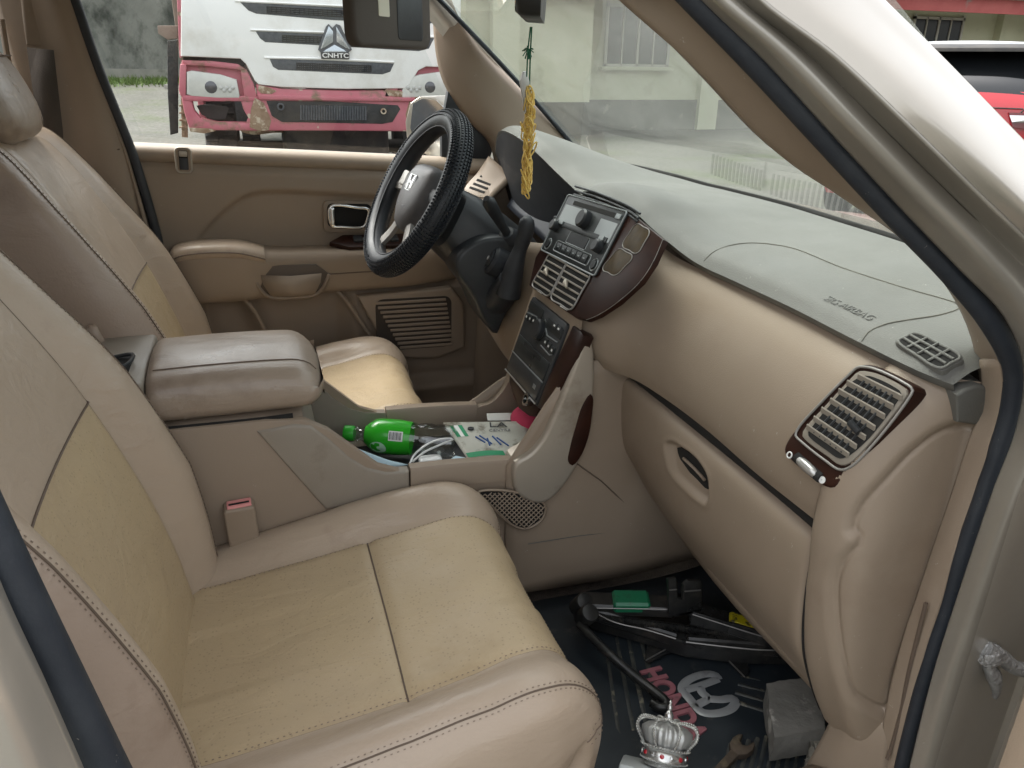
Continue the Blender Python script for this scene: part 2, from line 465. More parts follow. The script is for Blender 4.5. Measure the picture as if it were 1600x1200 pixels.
def specks(m, col, scale=60, keep=.86, size=.10):
    """sparse crumbs of dust and small scuffs lying on a surface"""
    nt = m.node_tree; N, L = nt.nodes, nt.links
    b = N['Principled BSDF']
    tc = N.new('ShaderNodeTexCoord')
    vo = N.new('ShaderNodeTexVoronoi'); vo.inputs['Scale'].default_value = scale; vo.inputs['Randomness'].default_value = 1
    nz = N.new('ShaderNodeTexNoise'); nz.inputs['Scale'].default_value = scale * 3; nz.inputs['Detail'].default_value = 2
    mxv = N.new('ShaderNodeMix'); mxv.data_type = 'RGBA'; mxv.inputs['Factor'].default_value = .02
    L.new(tc.outputs['Object'], nz.inputs['Vector']); L.new(tc.outputs['Object'], mxv.inputs['A']); L.new(nz.outputs['Color'], mxv.inputs['B'])
    L.new(mxv.outputs['Result'], vo.inputs['Vector'])
    lt = N.new('ShaderNodeMath'); lt.operation = 'LESS_THAN'; lt.inputs[1].default_value = size
    L.new(vo.outputs['Distance'], lt.inputs[0])
    sp = N.new('ShaderNodeSeparateColor'); L.new(vo.outputs['Color'], sp.inputs[0])
    gt = N.new('ShaderNodeMath'); gt.operation = 'GREATER_THAN'; gt.inputs[1].default_value = keep
    L.new(sp.outputs[0], gt.inputs[0])
    ml = N.new('ShaderNodeMath'); ml.operation = 'MULTIPLY'; L.new(lt.outputs[0], ml.inputs[0]); L.new(gt.outputs[0], ml.inputs[1])
    mx = N.new('ShaderNodeMix'); mx.data_type = 'RGBA'
    L.new(ml.outputs[0], mx.inputs['Factor'])
    if b.inputs['Base Color'].links: L.new(b.inputs['Base Color'].links[0].from_socket, mx.inputs['A'])
    else: mx.inputs['A'].default_value = b.inputs['Base Color'].default_value
    mx.inputs['B'].default_value = (*col, 1)
    L.new(mx.outputs['Result'], b.inputs['Base Color'])
    return m
specks(M['trim'], (.46, .41, .34), 75, .93, .10); specks(M['trim_dark'], (.42, .37, .31), 70, .94, .09)
specks(M['trim_grey'], (.30, .29, .26), 90, .90, .10); specks(M['seal'], (.30, .28, .24), 110, .90, .10)
specks(M['leather_insert'], (.16, .12, .08), 34, .95, .05); specks(M['leather'], (.20, .15, .11), 30, .95, .05); specks(M['jamb'], (.46, .43, .38), 60, .95, .06)
# ================================================================== the car
car = empty('car')
tag(car, 'champagne car with worn tan leather interior, seen through its open passenger door', 'car')

# ---------------------------------------------------------------- floor, shell
def part(name):
    return empty(name, car)
grid('floor_carpet', net([[(-1.2, -.74, .42), (-1.2, 0, .43), (-1.2, .74, .42)], [(.3, -.70, .42), (.3, 0, .43), (.3, .72, .42)], [(.85, -.66, .42), (.85, 0, .43), (.85, .70, .42)],
                          [(1.05, -.65, .53), (1.05, 0, .54), (1.05, .68, .53)], [(1.18, -.65, .8), (1.18, 0, .8), (1.18, .68, .8)]], 30, 16), M['carpet'], car, thick=.02)
# firewall behind the dash
grid('firewall', net([[(1.18, -.66, .78), (1.2, 0, .78), (1.18, .69, .78)], [(1.16, -.68, 1.09), (1.22, 0, 1.10), (1.16, .71, 1.09)]], 4, 10), M['carpet'], car, thick=.02)
# roof with headliner, header and rails
ro = part('roof')
ROOF = net([[(.44, -.60, 1.59), (.47, 0, 1.63), (.44, .60, 1.59)], [(.1, -.64, 1.645), (.1, 0, 1.70), (.1, .64, 1.645)], [(-1.2, -.64, 1.67), (-1.2, 0, 1.72), (-1.2, .64, 1.67)],
            [(-2.3, -.62, 1.62), (-2.3, 0, 1.68), (-2.3, .62, 1.62)]], 24, 14)
grid('headliner', ROOF, M['headliner'], ro)
ROO = ROOF.copy(); ROO[:, :, 2] += .05; ROO[:, :, 1] *= 1.06
grid('roof_skin', ROO, M['paint'], ro, thick=.004)
# ---- driver's side: belt line, window, pillars
# far side body below the belt (outer skin) and doors
def sidewall(name, y, x0, x1, z0, z1, m, parent, lean=0):
    return grid(name, net([[(x0, y, z0), ((x0 + x1) / 2, y, z0), (x1, y, z0)], [(x0, y * 1.02, (z0 + z1) / 2), ((x0 + x1) / 2, y * 1.02, (z0 + z1) / 2), (x1, y * 1.02, (z0 + z1) / 2)],
                           [(x0, y - lean * np.sign(y), z1), ((x0 + x1) / 2, y - lean * np.sign(y), z1), (x1, y - lean * np.sign(y), z1)]], 10, 8), m, parent, thick=.004)

# ---------------------------------------------------------------- driver's door
door = part('driver_door')
DX0, DX1, DZ0 = -.185, .665, .43
def belt(x): return 1.189 - .063 * (x + .175)
nx, nz = 150, 120
xs = np.linspace(DX0, DX1, nx)
P = np.zeros((nx, nz, 3))
# the insert's edge: z of the upper boundary as a function of x
ins = cr([(-.075, .94), (-.062, .978), (-.02, 1.025), (.04, 1.072), (.09, 1.088), (.18, 1.085), (.40, 1.064), (.60, 1.045), (.70, 1.04)], 200)
for i, x in enumerate(xs):
    zb = belt(x)
    for j in range(nz):
        z = DZ0 + (zb - DZ0) * j / (nz - 1)
        t = (zb - z)
        y = .705 + .03 * sstep(t, .05, 0) + .012 * sstep(t, .08, .25)      # rolls outward at the belt
        zi = np.interp(x, ins[:, 0], ins[:, 1]) if x > -.075 else -1
        d = zi - z
        if x > -.075:
            edge = min(d, (x + .075) * 2.2)
            y += .016 * sstep(np.array(edge), 0, .012)
        # below the arm rest: map pocket and lower panel
        low = sstep(np.array(.845 - z), 0, .03)
        y -= .03 * low * sstep(np.array(x), .24, .30) * (1 - sstep(np.array(.60 - z), 0, .1))
        y += .01 * low
        rail = np.exp(-((x - (.03 + (.83 - z) * .32)) / .022) ** 2) * low
        y -= .018 * rail
        y -= .05 * sstep(np.array(.58 - z), 0, .04) * (1 - sstep(np.array(.47 - z), 0, .04)) * 1.0
        P[i, j] = (x, y, z)
grid('door_panel', P, M['trim_dark'], door, thick=.02, off=1)
# rolled upper board, coloured lighter to paint in the window light
Q = np.zeros((60, 10, 3))
for i, x in enumerate(np.linspace(DX0 - .004, DX1, 60)):
    zb = belt(x)
    for j, (dy, dz) in enumerate(cr([(.030, -.035), (.012, -.030), (.004, -.018), (.008, -.004), (.022, .006), (.045, .008), (.07, .006)], 10)):
        Q[i, j] = (x, .705 - .004 + dy, zb + dz)
grid('belt_moulding', Q, M['trim'], door)
# arm rest
AR = []
st = [(-.135, .600, .925, .028), (-.12, .635, .955, .05), (-.07, .650, .965, .07), (.03, .655, .960, .072), (.10, .672, .950, .066), (.20, .676, .943, .062), (.32, .676, .940, .060), (.42, .678, .936, .058), (.50, .690, .932, .04), (.56, .715, .93, .02)]
st = cr([(x, y, z, w) for x, y, z, w in [(-.135, .690, .925, .03), (-.12, .650, .955, .05), (-.07, .632, .968, .07), (.03, .632, .964, .072), (.085, .648, .950, .066), (.20, .655, .943, .062), (.32, .655, .940, .060), (.42, .658, .936, .058), (.50, .675, .932, .04), (.57, .70, .93, .02)]], 60)
for x, y, z, w in st:
    lo = .84
    sec = [(.735, z + .002), (y + .03, z + .003), (y + .008, z), (y, z - .010), (y - .001, z - .03), (y + .002, (z + lo) / 2), (y + .008, lo + .02), (y + .018, lo), (y + .05, lo - .008), (.735, lo - .01)]
    AR.append([(x, a, b) for a, b in cr(sec, 26)])
ar = grid('armrest', AR, M['trim_dark'], door, caps=False)
# leather pad on top
PD = []
for x, y, z, w in cr([(-.128, .668, .945, 0), (-.11, .638, .968, 0), (-.06, .624, .976, 0), (.02, .624, .973, 0), (.05, .632, .966, 0), (.085, .644, .954, 0)], 34):
    lo = z - .026
    PD.append([(x, a, b) for a, b in cr([(.73, z - .002), (.69, z + .004), (y + .02, z + .005), (y + .004, z), (y - .003, z - .012), (y + .002, lo), (y + .02, lo - .004)], 14)])
grid('armrest_pad', PD, M['leather'], door)
tube('pad_seam', [np.array(r[-4]) + np.array([0, -.002, -.001]) for r in PD], .0018, M['seam'], door, n=5)
tube('seam_line', [(x, .6555, .893) for x in np.linspace(-.09, .055, 8)], .0014, M['seam'], door, n=4)
tube('seam_line', [(x, .6565, .888) for x in np.linspace(.225, .40, 8)], .0014, M['seam'], door, n=4)
# pull cup
cf = Fr((.14, .652, .882), (1, 0, -.03), (0, 0, 1), (0, -1, 0))
cup = empty('pull_handle', car)
cf.plate('pull_cup', [(-.085, .012), (-.06, .036), (.06, .036), (.088, .012), (.066, -.03), (.05, -.04), (-.05, -.04), (-.066, -.03)], -.002, .005, M['recess'], cup, .002)
grid('cup_floor', [[cf.p(a, b, c) for a, b, c in r] for r in [[(-.070, .014, .004), (0, .010, .0045), (.072, .014, .004)], [(-.066, -.008, .008), (0, -.012, .012), (.068, -.008, .008)], [(-.056, -.026, .009), (0, -.028, .013), (.058, -.026, .009)], [(-.048, -.042, .003), (0, -.043, .005), (.05, -.042, .003)]]], M['trim_dark'], cup, thick=.002)
tube('cup_rim', [cf.p(a, b, .004) for a, b in cr([(-.088, .010), (-.075, -.018), (-.055, -.040), (0, -.045), (.055, -.040), (.077, -.018), (.090, .010)], 24)], .005, M['trim_dark'], cup, n=6)
# inside handle: chrome bezel round a dark lever
hf = Fr((.296, .722, 1.017), (1, 0, -.05), (0, 0, 1), (0, -1, 0))
hd = empty('door_handle', car)
hf.rplate('handle_bowl', 0, -.002, .128, .078, .014, .0, .006, M['trim_dark'], hd, .003)
hf.rplate('bowl_recess', 0, .001, .108, .058, .012, .004, .004, M['dark'], hd, .001)
tube('chrome_lever', [hf.p(a, b, .018) for a, b in cr([(-.046, .024), (.02, .022), (.045, .018), (.040, -.012), (.032, -.024), (-.02, -.025), (-.044, -.022)], 40, True)], .0042, M['chrome'], hd, n=8, closed=True)
hf.rplate('lever_cap', -.042, .0, .012, .045, .004, .012, .012, M['chrome'], hd, .003)
# lock slider
lf = Fr(at(287, 250, y=.697), (1, 0, -.06), (0, 0, 1), (0, -1, 0))
lk = empty('door_lock', car)
lf.rplate('lock_plate', 0, 0, .036, .058, .010, .0, .005, M['trim_dark'], lk, .002)
lf.ring('slider_rim', rrect(.032, .054, .009), .005, .0022, M['satin'], lk, 6)
lf.rplate('slider_slot', 0, 0, .019, .042, .002, .003, .003, M['dark'], lk, 0)
lf.rplate('slider_button', 0, .014, .017, .012, .002, .005, .004, M['satin'], lk, .001)
lf.rplate('slider_button', 0, -.008, .017, .026, .002, .005, .002, M['black'], lk, .001)
# window switches
wf = Fr((.345, .695, .950), (1, 0, -.03), (0, 1, .35), (0, -.2, 1))
wp = empty('window_switches', car)
wf.plate('switch_panel', [(-.105, -.004), (-.07, .028), (.10, .03), (.12, -.024), (-.06, -.03)], -.002, .012, M['wood'], wp, .003)
for k in range(4):
    wf.rplate('window_switch', -.035 + .03 * k, .002, .022, .026, .004, .009, .008, M['black'], wp, .003)
for k in range(3):
    wf.rplate('switch_mark', -.02 + .03 * k, .002, .004, .018, .001, .0095, .0015, M['radio_silver'], wp, 0)
# speaker grille: a raised panel with slats
sf = Fr((.44, .672, .745), (1, 0, -.02), (0, 0, 1), (0, -1, 0))
sp = empty('speaker', car)
sf.plate('speaker_panel', [(-.145, .075), (.10, .085), (.135, .04), (.14, -.085), (.06, -.11), (-.06, -.10), (-.11, 0)], -.02, .024, M['trim_dark'], sp, .008, 3)
for k in range(11):
    v = .055 - .0125 * k
    a0 = -.10 + .006 * k; a1 = .085 + .002 * k
    sf.rplate('speaker_slat', (a0 + a1) / 2, v, a1 - a0, .0072, .002, .004, .005, M['trim_dark'], sp, .0015, 1)
sf.rplate('speaker_mesh', 0, -.006, .2, .14, .02, .002, .003, mat('speaker_cloth', (.055, .043, .034), .9), sp, 0)
# map pocket lip
tube('pocket_lip', cr([(.02, .700, .835), (.045, .694, .80), (.075, .690, .72), (.11, .688, .64), (.14, .690, .58)], 24), .007, M['trim_dark'], door, n=8)
tube('pocket_lip', cr([(.245, .70, .84), (.27, .69, .81), (.32, .682, .72), (.37, .68, .64)], 24), .006, M['trim_dark'], door, n=8)
# front kick panel beyond the door
grid('kick_panel', net([[(.62, .70, 1.10), (.62, .69, .8), (.60, .69, .45)], [(.72, .67, 1.10), (.73, .665, .8), (.72, .665, .45)], [(.95, .66, 1.1), (.98, .655, .8), (1.0, .655, .45)]], 14, 16), M['trim_dark'], car, thick=.01)
# sail panel at the window corner and door outer skin
prism('sail_panel', [at(*q, y=.735) for q in [(701, 138), (745, 185), (765, 215), (770, 235), (765, 250), (690, 252), (690, 200), (697, 160)]], (0, .02, 0), M['black_soft'], door, .003)
sidewall('door_skin', .86, -.25, .85, .42, 1.10, M['paint'], door, .06)
grid('window_ledge', [[(x, y, belt(x) + .004) for y in (.745, .80)] for x in np.linspace(-.2, .67, 8)], M['seal'], door, thick=.01)
# door glass
wg = [[(DX0 - .02 + .01 * 0, .765, belt(-.18) - .02), (.64, .765, belt(.64) - .02)], [(-.235, .69, 1.56), (.42, .69, 1.56)]]
grid('door_glass', net(wg, 6, 6), M['glass'], door)

# ---------------------------------------------------------------- driver's B pillar and the dark rear door
bp = part('center_pillar')
def strip(name, lines, m, parent, nu=None, nv=30, thick=.006, off=0):
    """surface through lines, each a list of (px, py, y)"""
    rows = [[at(a, b, y=c) for a, b, c in ln] for ln in lines]
    return grid(name, net(rows, nu or 4 * len(rows), nv), m, parent, thick=thick, off=off)
strip('pillar_trim', [[(-20, -60, .73), (15, 80, .73), (50, 200, .73), (90, 340, .73), (130, 520, .73)],
                      [(40, -60, .70), (75, 80, .70), (105, 200, .70), (140, 340, .70), (170, 520, .70)],
                      [(76, -60, .68), (118, 80, .68), (150, 200, .68), (186, 340, .685), (212, 520, .69)],
                      [(96, -60, .69), (142, 80, .69), (178, 190, .69), (212, 300, .695), (234, 520, .70)],
                      [(104, -60, .72), (150, 80, .72), (186, 190, .72), (219, 300, .72), (242, 520, .72)]], M['trim_dark'], bp)
tube('pillar_seam', [at(a, b, y=.683) for a, b in [(152, 234), (170, 237), (187, 233)]], .0015, M['seam'], bp, n=4)
tube('window_seal', cr([at(a, b, y=c) for a, b, c in [(74, -120, .685), (109, -20, .688), (117, 0, .688), (151, 100, .69), (189, 195, .692), (203, 230, .694), (214, 262, .694), (229, 310, .694), (243, 360, .694), (256, 420, .694)]], 50), .0105, M['black_soft'], bp, n=8)
tube('channel_trim', cr([at(a, b, y=c) for a, b, c in [(98, -20, .684), (139, 92, .686), (178, 190, .688), (196, 240, .69), (214, 300, .69), (236, 380, .69)]], 30), .0045, M['trim'], bp, n=6)
# rear door trim and rear quarter in shade
rd = part('rear_door')
grid('rear_panel', net([[(-.32, .73, .45), (-.32, .72, .8), (-.34, .72, 1.16)], [(-.8, .73, .45), (-.8, .72, .8), (-.8, .72, 1.17)], [(-1.3, .73, .45), (-1.3, .72, .8), (-1.3, .72, 1.18)]], 10, 10), M['trim_dark'], rd, thick=.02)
sidewall('rear_skin', .86, -1.4, -.26, .42, 1.12, M['paint'], rd, .06)
grid('rear_glass', [[(-.42, .755, 1.16), (-1.25, .755, 1.17)], [(-.46, .68, 1.58), (-1.2, .68, 1.58)]], M['privacy'], rd)
# belt anchor: slider cover with its guide and the webbing running down
an = empty('seat_belt', car)
prism('guide_cover', [at(a, b, y=.70) for a, b in [(28, -30), (58, -25), (66, 30), (75, 48), (95, 52), (100, 62), (98, 76), (85, 80), (60, 74), (40, 70), (34, 30)]], (0, .03, 0), M['trim_dark'], an, .008, 3)
grid('belt_webbing', [[at(a, b, y=.665) for a, b in r] for r in [[(42, 74), (84, 78)], [(60, 200), (98, 200)], [(72, 330), (105, 330)], [(80, 420), (110, 420)]]], mat('webbing', (.075, .062, .052), .9, bump=.4, bscale=500), an, thick=.002)
tube('grab_line', cr([at(a, b, y=.70) for a, b in [(2, 30), (12, 90), (28, 160), (50, 210)]], 20), .006, M['trim_dark'], an, n=6)
# rear cross wall and passenger-side rear door so that the cabin is closed
pr = part('rear_passenger_door')
grid('rear_panel', [[(-.22, -.74, .45), (-.22, -.75, 1.15)], [(-1.3, -.74, .45), (-1.3, -.75, 1.17)]], M['trim_dark'], pr, thick=.02)
sidewall('rear_skin', -.87, -1.4, -.16, .42, 1.12, M['paint'], pr, .06)
grid('rear_glass', [[(-.30, -.755, 1.16), (-1.25, -.755, 1.17)], [(-.34, -.68, 1.58), (-1.2, -.68, 1.58)]], M['privacy'], pr)
rs = part('rear_seat')
grid('bench', net([[(-.75, -.62, .45), (-.75, 0, .45), (-.75, .62, .45)], [(-.74, -.64, .68), (-.74, 0, .69), (-.74, .64, .68)], [(-1.15, -.64, .66), (-1.15, 0, .66), (-1.15, .64, .66)], [(-1.3, -.64, 1.15), (-1.3, 0, 1.15), (-1.3, .64, 1.15)]], 16, 12), M['leather'], rs, thick=.05)
grid('cargo_wall', [[(-2.2, -.75, .45), (-2.2, .75, .45)], [(-2.3, -.7, 1.15), (-2.3, .7, 1.15)]], M['trim_dark'], rs, thick=.03)
for s in (-1, 1):
    grid('quarter_trim', [[(-1.3, .74 * s, .45), (-1.3, .74 * s, 1.17)], [(-2.25, .72 * s, .45), (-2.25, .72 * s, 1.17)]], M['trim_dark'], rs, thick=.03)
    grid('quarter_pillar', [[(-1.28, .73 * s, 1.17), (-1.45, .73 * s, 1.17)], [(-1.22, .66 * s, 1.64), (-1.40, .66 * s, 1.64)]], M['trim_dark'], rs, thick=.03)

# ---------------------------------------------------------------- windshield and driver's A pillar
WS = net([[(.985, .735, 1.085), (1.075, .40, 1.085), (1.105, 0, 1.085), (1.075, -.40, 1.085), (.985, -.72, 1.085)],
          [(.705, .68, 1.345), (.785, .38, 1.35), (.81, 0, 1.355), (.785, -.38, 1.35), (.705, -.67, 1.345)],
          [(.42, .62, 1.585), (.46, .36, 1.60), (.475, 0, 1.605), (.46, -.36, 1.60), (.42, -.62, 1.585)]], 24, 40)
grid('windshield', WS, M['windshield'], car)
tube('windshield_seal', [p + np.array([0, 0, -.002]) for p in WS[0]], .011, M['black_soft'], car, n=6)
fa = part('driver_windshield_pillar')
strip('pillar_trim', [[(672, -60, .74), (690, 120, .74), (735, 190, .735), (765, 222, .73), (776, 262, .72)],
                      [(690, -60, .70), (725, 110, .70), (762, 175, .69), (785, 215, .68), (800, 250, .66)],
                      [(674, -60, .675), (745, 80, .68), (800, 150, .68), (838, 200, .68), (860, 245, .68)],
                      [(648, -30, .69), (765, 92, .70), (830, 158, .705), (878, 205, .71), (905, 235, .71)]], M['trim'], fa, nv=34)
tube('glass_edge', [WS[i][0] + np.array([-.004, -.012, 0]) for i in range(24)], .0055, M['seal'], fa, n=6)
grid('pillar_skin', [[(.93, .76, 1.13), (.86, .80, 1.10)], [(.43, .64, 1.60), (.38, .68, 1.60)]], M['paint'], fa, thick=.01)
# outside mirror on the driver's door
mr = part('side_mirror')
mo = [at(a, b, y=.98) for a, b in [(640, 160), (655, 150), (680, 150), (694, 160), (697, 185), (695, 228), (688, 246), (672, 246), (645, 232), (634, 215), (632, 190)]]
prism('mirror_shell', mo, (.11, .06, 0), M['paint'], mr, .006, 3)
mg = [at(a, b, y=.976) for a, b in [(645, 162), (660, 154), (682, 157), (693, 168), (695, 195), (692, 232), (668, 238), (650, 226), (641, 200)]]
prism('mirror_glass', mg, (.004, .004, 0), M['chrome'], mr)
box('mirror_arm', (.60, .90, 1.15), (.09, .16, .05), M['paint'], mr, bev=.012)

# ---------------------------------------------------------------- hood, front wings, so the body goes on past the glass
hdp = part('front_body')
grid('hood', net([[(1.02, .74, 1.05), (1.14, 0, 1.06), (1.02, -.74, 1.05)], [(1.5, .72, 1.0), (1.5, 0, 1.04), (1.5, -.72, 1.0)], [(2.05, .66, .90), (2.1, 0, .93), (2.05, -.66, .90)], [(2.14, .64, .72), (2.19, 0, .76), (2.14, -.64, .72)]], 20, 20), M['paint'], hdp, thick=.004)
for s in (1, -1):
    grid('wing', net([[(.84, .86 * s, .42), (.84, .90 * s, .8), (.86, .82 * s, 1.04), (1.02, .74 * s, 1.05)], [(1.3, .88 * s, .42), (1.3, .92 * s, .8), (1.3, .86 * s, 1.0), (1.3, .73 * s, 1.02)], [(2.1, .62 * s, .42), (2.1, .7 * s, .65), (2.08, .70 * s, .83), (2.05, .65 * s, .895)]], 14, 14), M['paint'], hdp, thick=.004)
for x, y in ((1.35, .80), (1.35, -.80), (-1.9, .80), (-1.9, -.80)):
    lathe('wheel', [(.02, -.10), (.30, -.10), (.35, -.07), (.36, 0), (.35, .07), (.30, .10), (.22, .09), (.20, .05), (.02, .05)], (x, y, .36), (0, np.sign(y), 0), M['black_soft'], hdp, 28)
# ================================================================== seats
def seat_surface(curve, section, nt, wscale, yc, ns, kscale=None, flank=False):
    """a section (y, n) carried along a curve in the x-z plane"""
    C = cr(curve, ns)
    T = np.gradient(C, axis=0); T /= np.linalg.norm(T, axis=1)[:, None]
    N = np.stack([-T[:, 1], T[:, 0]], 1)        # left of travel
    S = cr(section, nt)
    s = np.linspace(0, 1, ns)
    w = np.interp(s, *zip(*wscale))
    k = np.ones(ns) if kscale is None else np.interp(s, *zip(*kscale))
    P = np.zeros((ns, nt, 3))
    for i in range(ns):
        for j in range(nt):
            n = S[j, 1] * (k[i] if S[j, 1] > -.005 else 1)
            if flank and n < -.006:
                P[i, j] = (C[i, 0] - N[i, 0] * .006 + N[i, 0] * (n + .006) * .25, yc + S[j, 0] * w[i], C[i, 1] - N[i, 1] * .006 + (n + .006) * max(N[i, 1], 0))
            else:
                P[i, j] = (C[i, 0] + N[i, 0] * n, yc + S[j, 0] * w[i], C[i, 1] + N[i, 1] * n)
    return P, C, S, N
def wrinkle(P, amp, seed, fx=14, fy=9):
    r = np.random.RandomState(seed)
    X, Y, Z = P[..., 0], P[..., 1], P[..., 2]
    d = np.zeros(X.shape)
    for _ in range(9):
        a, b, c, ph = r.uniform(-fx, fx), r.uniform(-fy, fy), r.uniform(-8, 8), r.uniform(0, 6.28)
        d += np.sin(a * X * 2 + b * Y * 2 + c * Z + ph) / 9
    P[..., 2] += d * amp
    P[..., 0] += d * amp * .5
    return P
def stitches(name, path, mat_, parent, gap=.0070, r=.0007, off=(0, 0, 0)):
    pts = cr(path, max(6, int(sum(np.linalg.norm(np.diff(np.array(path), axis=0), axis=1)) / gap) * 2))
    mb = MB()
    for i in range(0, len(pts) - 1, 2):
        a, b = pts[i] + np.array(off), pts[i] * .35 + pts[i + 1] * .65 + np.array(off)
        mb.tube([a, b], r, 4)
    return tag(mb.build(name, mat_, parent), kind='stuff')
def make_seat(yc, dx, side, seed):
    """side = +1 when the outboard flank is at +y"""
    st = empty('front_seat', car)
    # ---- cushion
    cur = [(-.13 + dx, .65), (-.05 + dx, .655), (.04 + dx, .668), (.12 + dx, .678), (.19 + dx, .690), (.26 + dx, .703), (.315 + dx, .712), (.352 + dx, .706), (.382 + dx, .68), (.394 + dx, .635), (.390 + dx, .57), (.37 + dx, .49)]
    half = [(.0, -.006), (.06, -.005), (.12, -.003), (.158, .0), (.170, -.004), (.182, .004), (.205, .022), (.228, .030), (.250, .024), (.272, .000), (.280, -.04), (.278, -.10), (.268, -.17)]
    sec = [(-a, b) for a, b in half[::-1]] + half[1:]
    ns, nt = 110, 120
    P, C, S, N = seat_surface(cur, sec, nt, [(0, .98), (.42, 1), (.55, .985), (.64, .955), (.72, .91), (.85, .87), (1, .86)], yc, ns, [(0, .2), (.15, .5), (.4, .95), (.5, 1), (.58, .85), (.72, .4), (1, .3)], True)
    P = wrinkle(P, .0035, seed)
    tA = np.argmin(np.abs(S[:, 0] + .170)); tB = np.argmin(np.abs(S[:, 0] - .170))
    sX = np.argmin(np.abs(C[:80, 0] - (.180 + dx)))
    # grooves along the seams
    for i in range(ns):
        g = .004 * math.exp(-((C[i, 0] - (.180 + dx)) / .006) ** 2) if i < 80 else 0
        bow = 0
        for j in range(tA, tB + 1):
            P[i, j, 2] -= g
    grid('cushion_insert', P[:sX + 1, tA:tB + 1], M['leather_insert'], st)
    grid('cushion_insert', P[sX:, tA:tB + 1], M['leather_insert'], st)
    grid('cushion_bolster', P[:, :tA + 1], M['leather'], st)
    grid('cushion_bolster', P[:, tB:], M['leather'], st)
    for t in (tA, tB):
        o = 1 if t == tA else -1
        tube('seam', P[2:78, t] + np.array([0, 0, -.0010]), .0012, M['seam'], st, n=5)
        stitches('stitching', P[4:80, t] * .45 + P[4:80, t + o] * .55 + np.array([0, 0, .0006]), M['thread'], st)
    tube('seam', P[sX, tA:tB + 1] + np.array([0, 0, .0008]), .0012, M['seam'], st, n=5)
    # outer piping seam along the flank
    tout = np.argmin(np.abs(S[:, 0] - side * .252))
    for q in (-1, 1):
        stitches('stitching', P[6:100, tout] * .35 + P[6:100, tout + q] * .65 + np.array([0, side * .0006, .0006]), M['thread'], st)
    tube('seam', P[4:100, tout] + np.array([0, side * .0002, .0]), .0012, M['seam'], st, n=5)
    # the same double seam carried across the front
    fr_i = 60 + np.argmin(np.abs(C[60:, 1] - .655))
    for q in (-2, 2):
        stitches('stitching', P[fr_i + q, 16:-16] + np.array([.0008, 0, .0]), M['thread'], st)
    tube('seam', P[fr_i, 14:-14] + np.array([.0002, 0, 0]), .0012, M['seam'], st, n=5)
    tin = np.argmin(np.abs(S[:, 0] + side * .258))
    stitches('stitching', P[6:80, tin] + np.array([0, 0, .0012]), M['thread'], st)
    # seat base below the cushion
    grid('seat_base', net([[(-.12 + dx, yc - .255, .56), (.15 + dx, yc - .262, .53), (.345 + dx, yc - .225, .52)], [(-.12 + dx, yc - .25, .47), (.15 + dx, yc - .25, .46), (.33 + dx, yc - .21, .46)]], 4, 8), M['trim_dark'], st, thick=.02)
    grid('seat_base', net([[(-.12 + dx, yc + .255, .56), (.15 + dx, yc + .262, .53), (.345 + dx, yc + .225, .52)], [(-.12 + dx, yc + .25, .47), (.15 + dx, yc + .25, .46), (.33 + dx, yc + .21, .46)]], 4, 8), M['trim_dark'], st, thick=.02)
    # ---- backrest: travels upward, so "left of travel" points rearward -> reverse sign of n
    cur = [(-.06 + dx, .58), (-.075 + dx, .65), (-.09 + dx, .74), (-.122 + dx, .86), (-.172 + dx, 1.0), (-.228 + dx, 1.12), (-.270 + dx, 1.195), (-.305 + dx, 1.235), (-.345 + dx, 1.245), (-.385 + dx, 1.225)]
    half = [(.0, .004), (.06, .003), (.12, .0), (.150, -.002), (.160, .003), (.172, -.010), (.195, -.040), (.218, -.050), (.242, -.042), (.262, -.012), (.270, .03), (.266, .075), (.255, .12)]
    sec = [(-a, b) for a, b in half[::-1]] + half[1:]
    nt = 120
    P, C, S, N = seat_surface(cur, sec, nt, [(0, .90), (.12, .95), (.3, 1), (.55, 1.0), (.75, .93), (.88, .82), (1, .72)], yc, ns)
    k = np.interp(np.linspace(0, 1, ns), [0, .1, .3, .5, .65, .8, 1], [.35, .7, 1, .80, .45, .2, .1])
    for i in range(ns):
        for j in range(nt):
            n = S[j, 1] * (k[i] if S[j, 1] < 0 else 1)
            P[i, j, 0] = C[i, 0] + N[i, 0] * n; P[i, j, 2] = C[i, 1] + N[i, 1] * n
    P = wrinkle(P, .0025, seed + 5)
    tA = np.argmin(np.abs(S[:, 0] + .160)); tB = np.argmin(np.abs(S[:, 0] - .160))
    sX = np.argmin(np.abs(C[:, 1] - .965))
    grid('back_insert', P[:sX + 1, tA:tB + 1], M['leather_insert'], st)
    grid('back_insert', P[sX:, tA:tB + 1], M['leather'], st)
    qA = np.argmin(np.abs(S[:, 0] + .2315)); qB = np.argmin(np.abs(S[:, 0] - .2315))
    grid('back_bolster', P[:, qA:tA + 1], M['leather'], st)
    grid('back_bolster', P[:, tB:qB + 1], M['leather'], st)
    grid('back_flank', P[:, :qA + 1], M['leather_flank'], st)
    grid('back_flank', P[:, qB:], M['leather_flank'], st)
    for t in (tA, tB):
        o = 1 if t == tA else -1
        tube('seam', P[8:96, t] + np.array([.0008, 0, 0]), .0012, M['seam'], st, n=5)
    # upper cross seam
    tube('seam', P[sX, tA:tB + 1] + np.array([.001, 0, .0005]), .0015, M['seam'], st, n=5)
    for sg in (-1, 1):
        tq = qA if sg < 0 else qB
        tube('seam', P[10:104, tq] + np.array([.0006, sg * .001, 0]), .0012, M['seam'], st, n=5)
        stitches('stitching', P[10:104, tq] * .3 + P[10:104, tq + sg] * .7 + np.array([.0008, sg * .0006, 0]), M['thread'], st)
        stitches('stitching', P[10:104, tq] * .3 + P[10:104, tq - sg] * .7 + np.array([.0008, sg * .0004, .0004]), M['thread'], st)
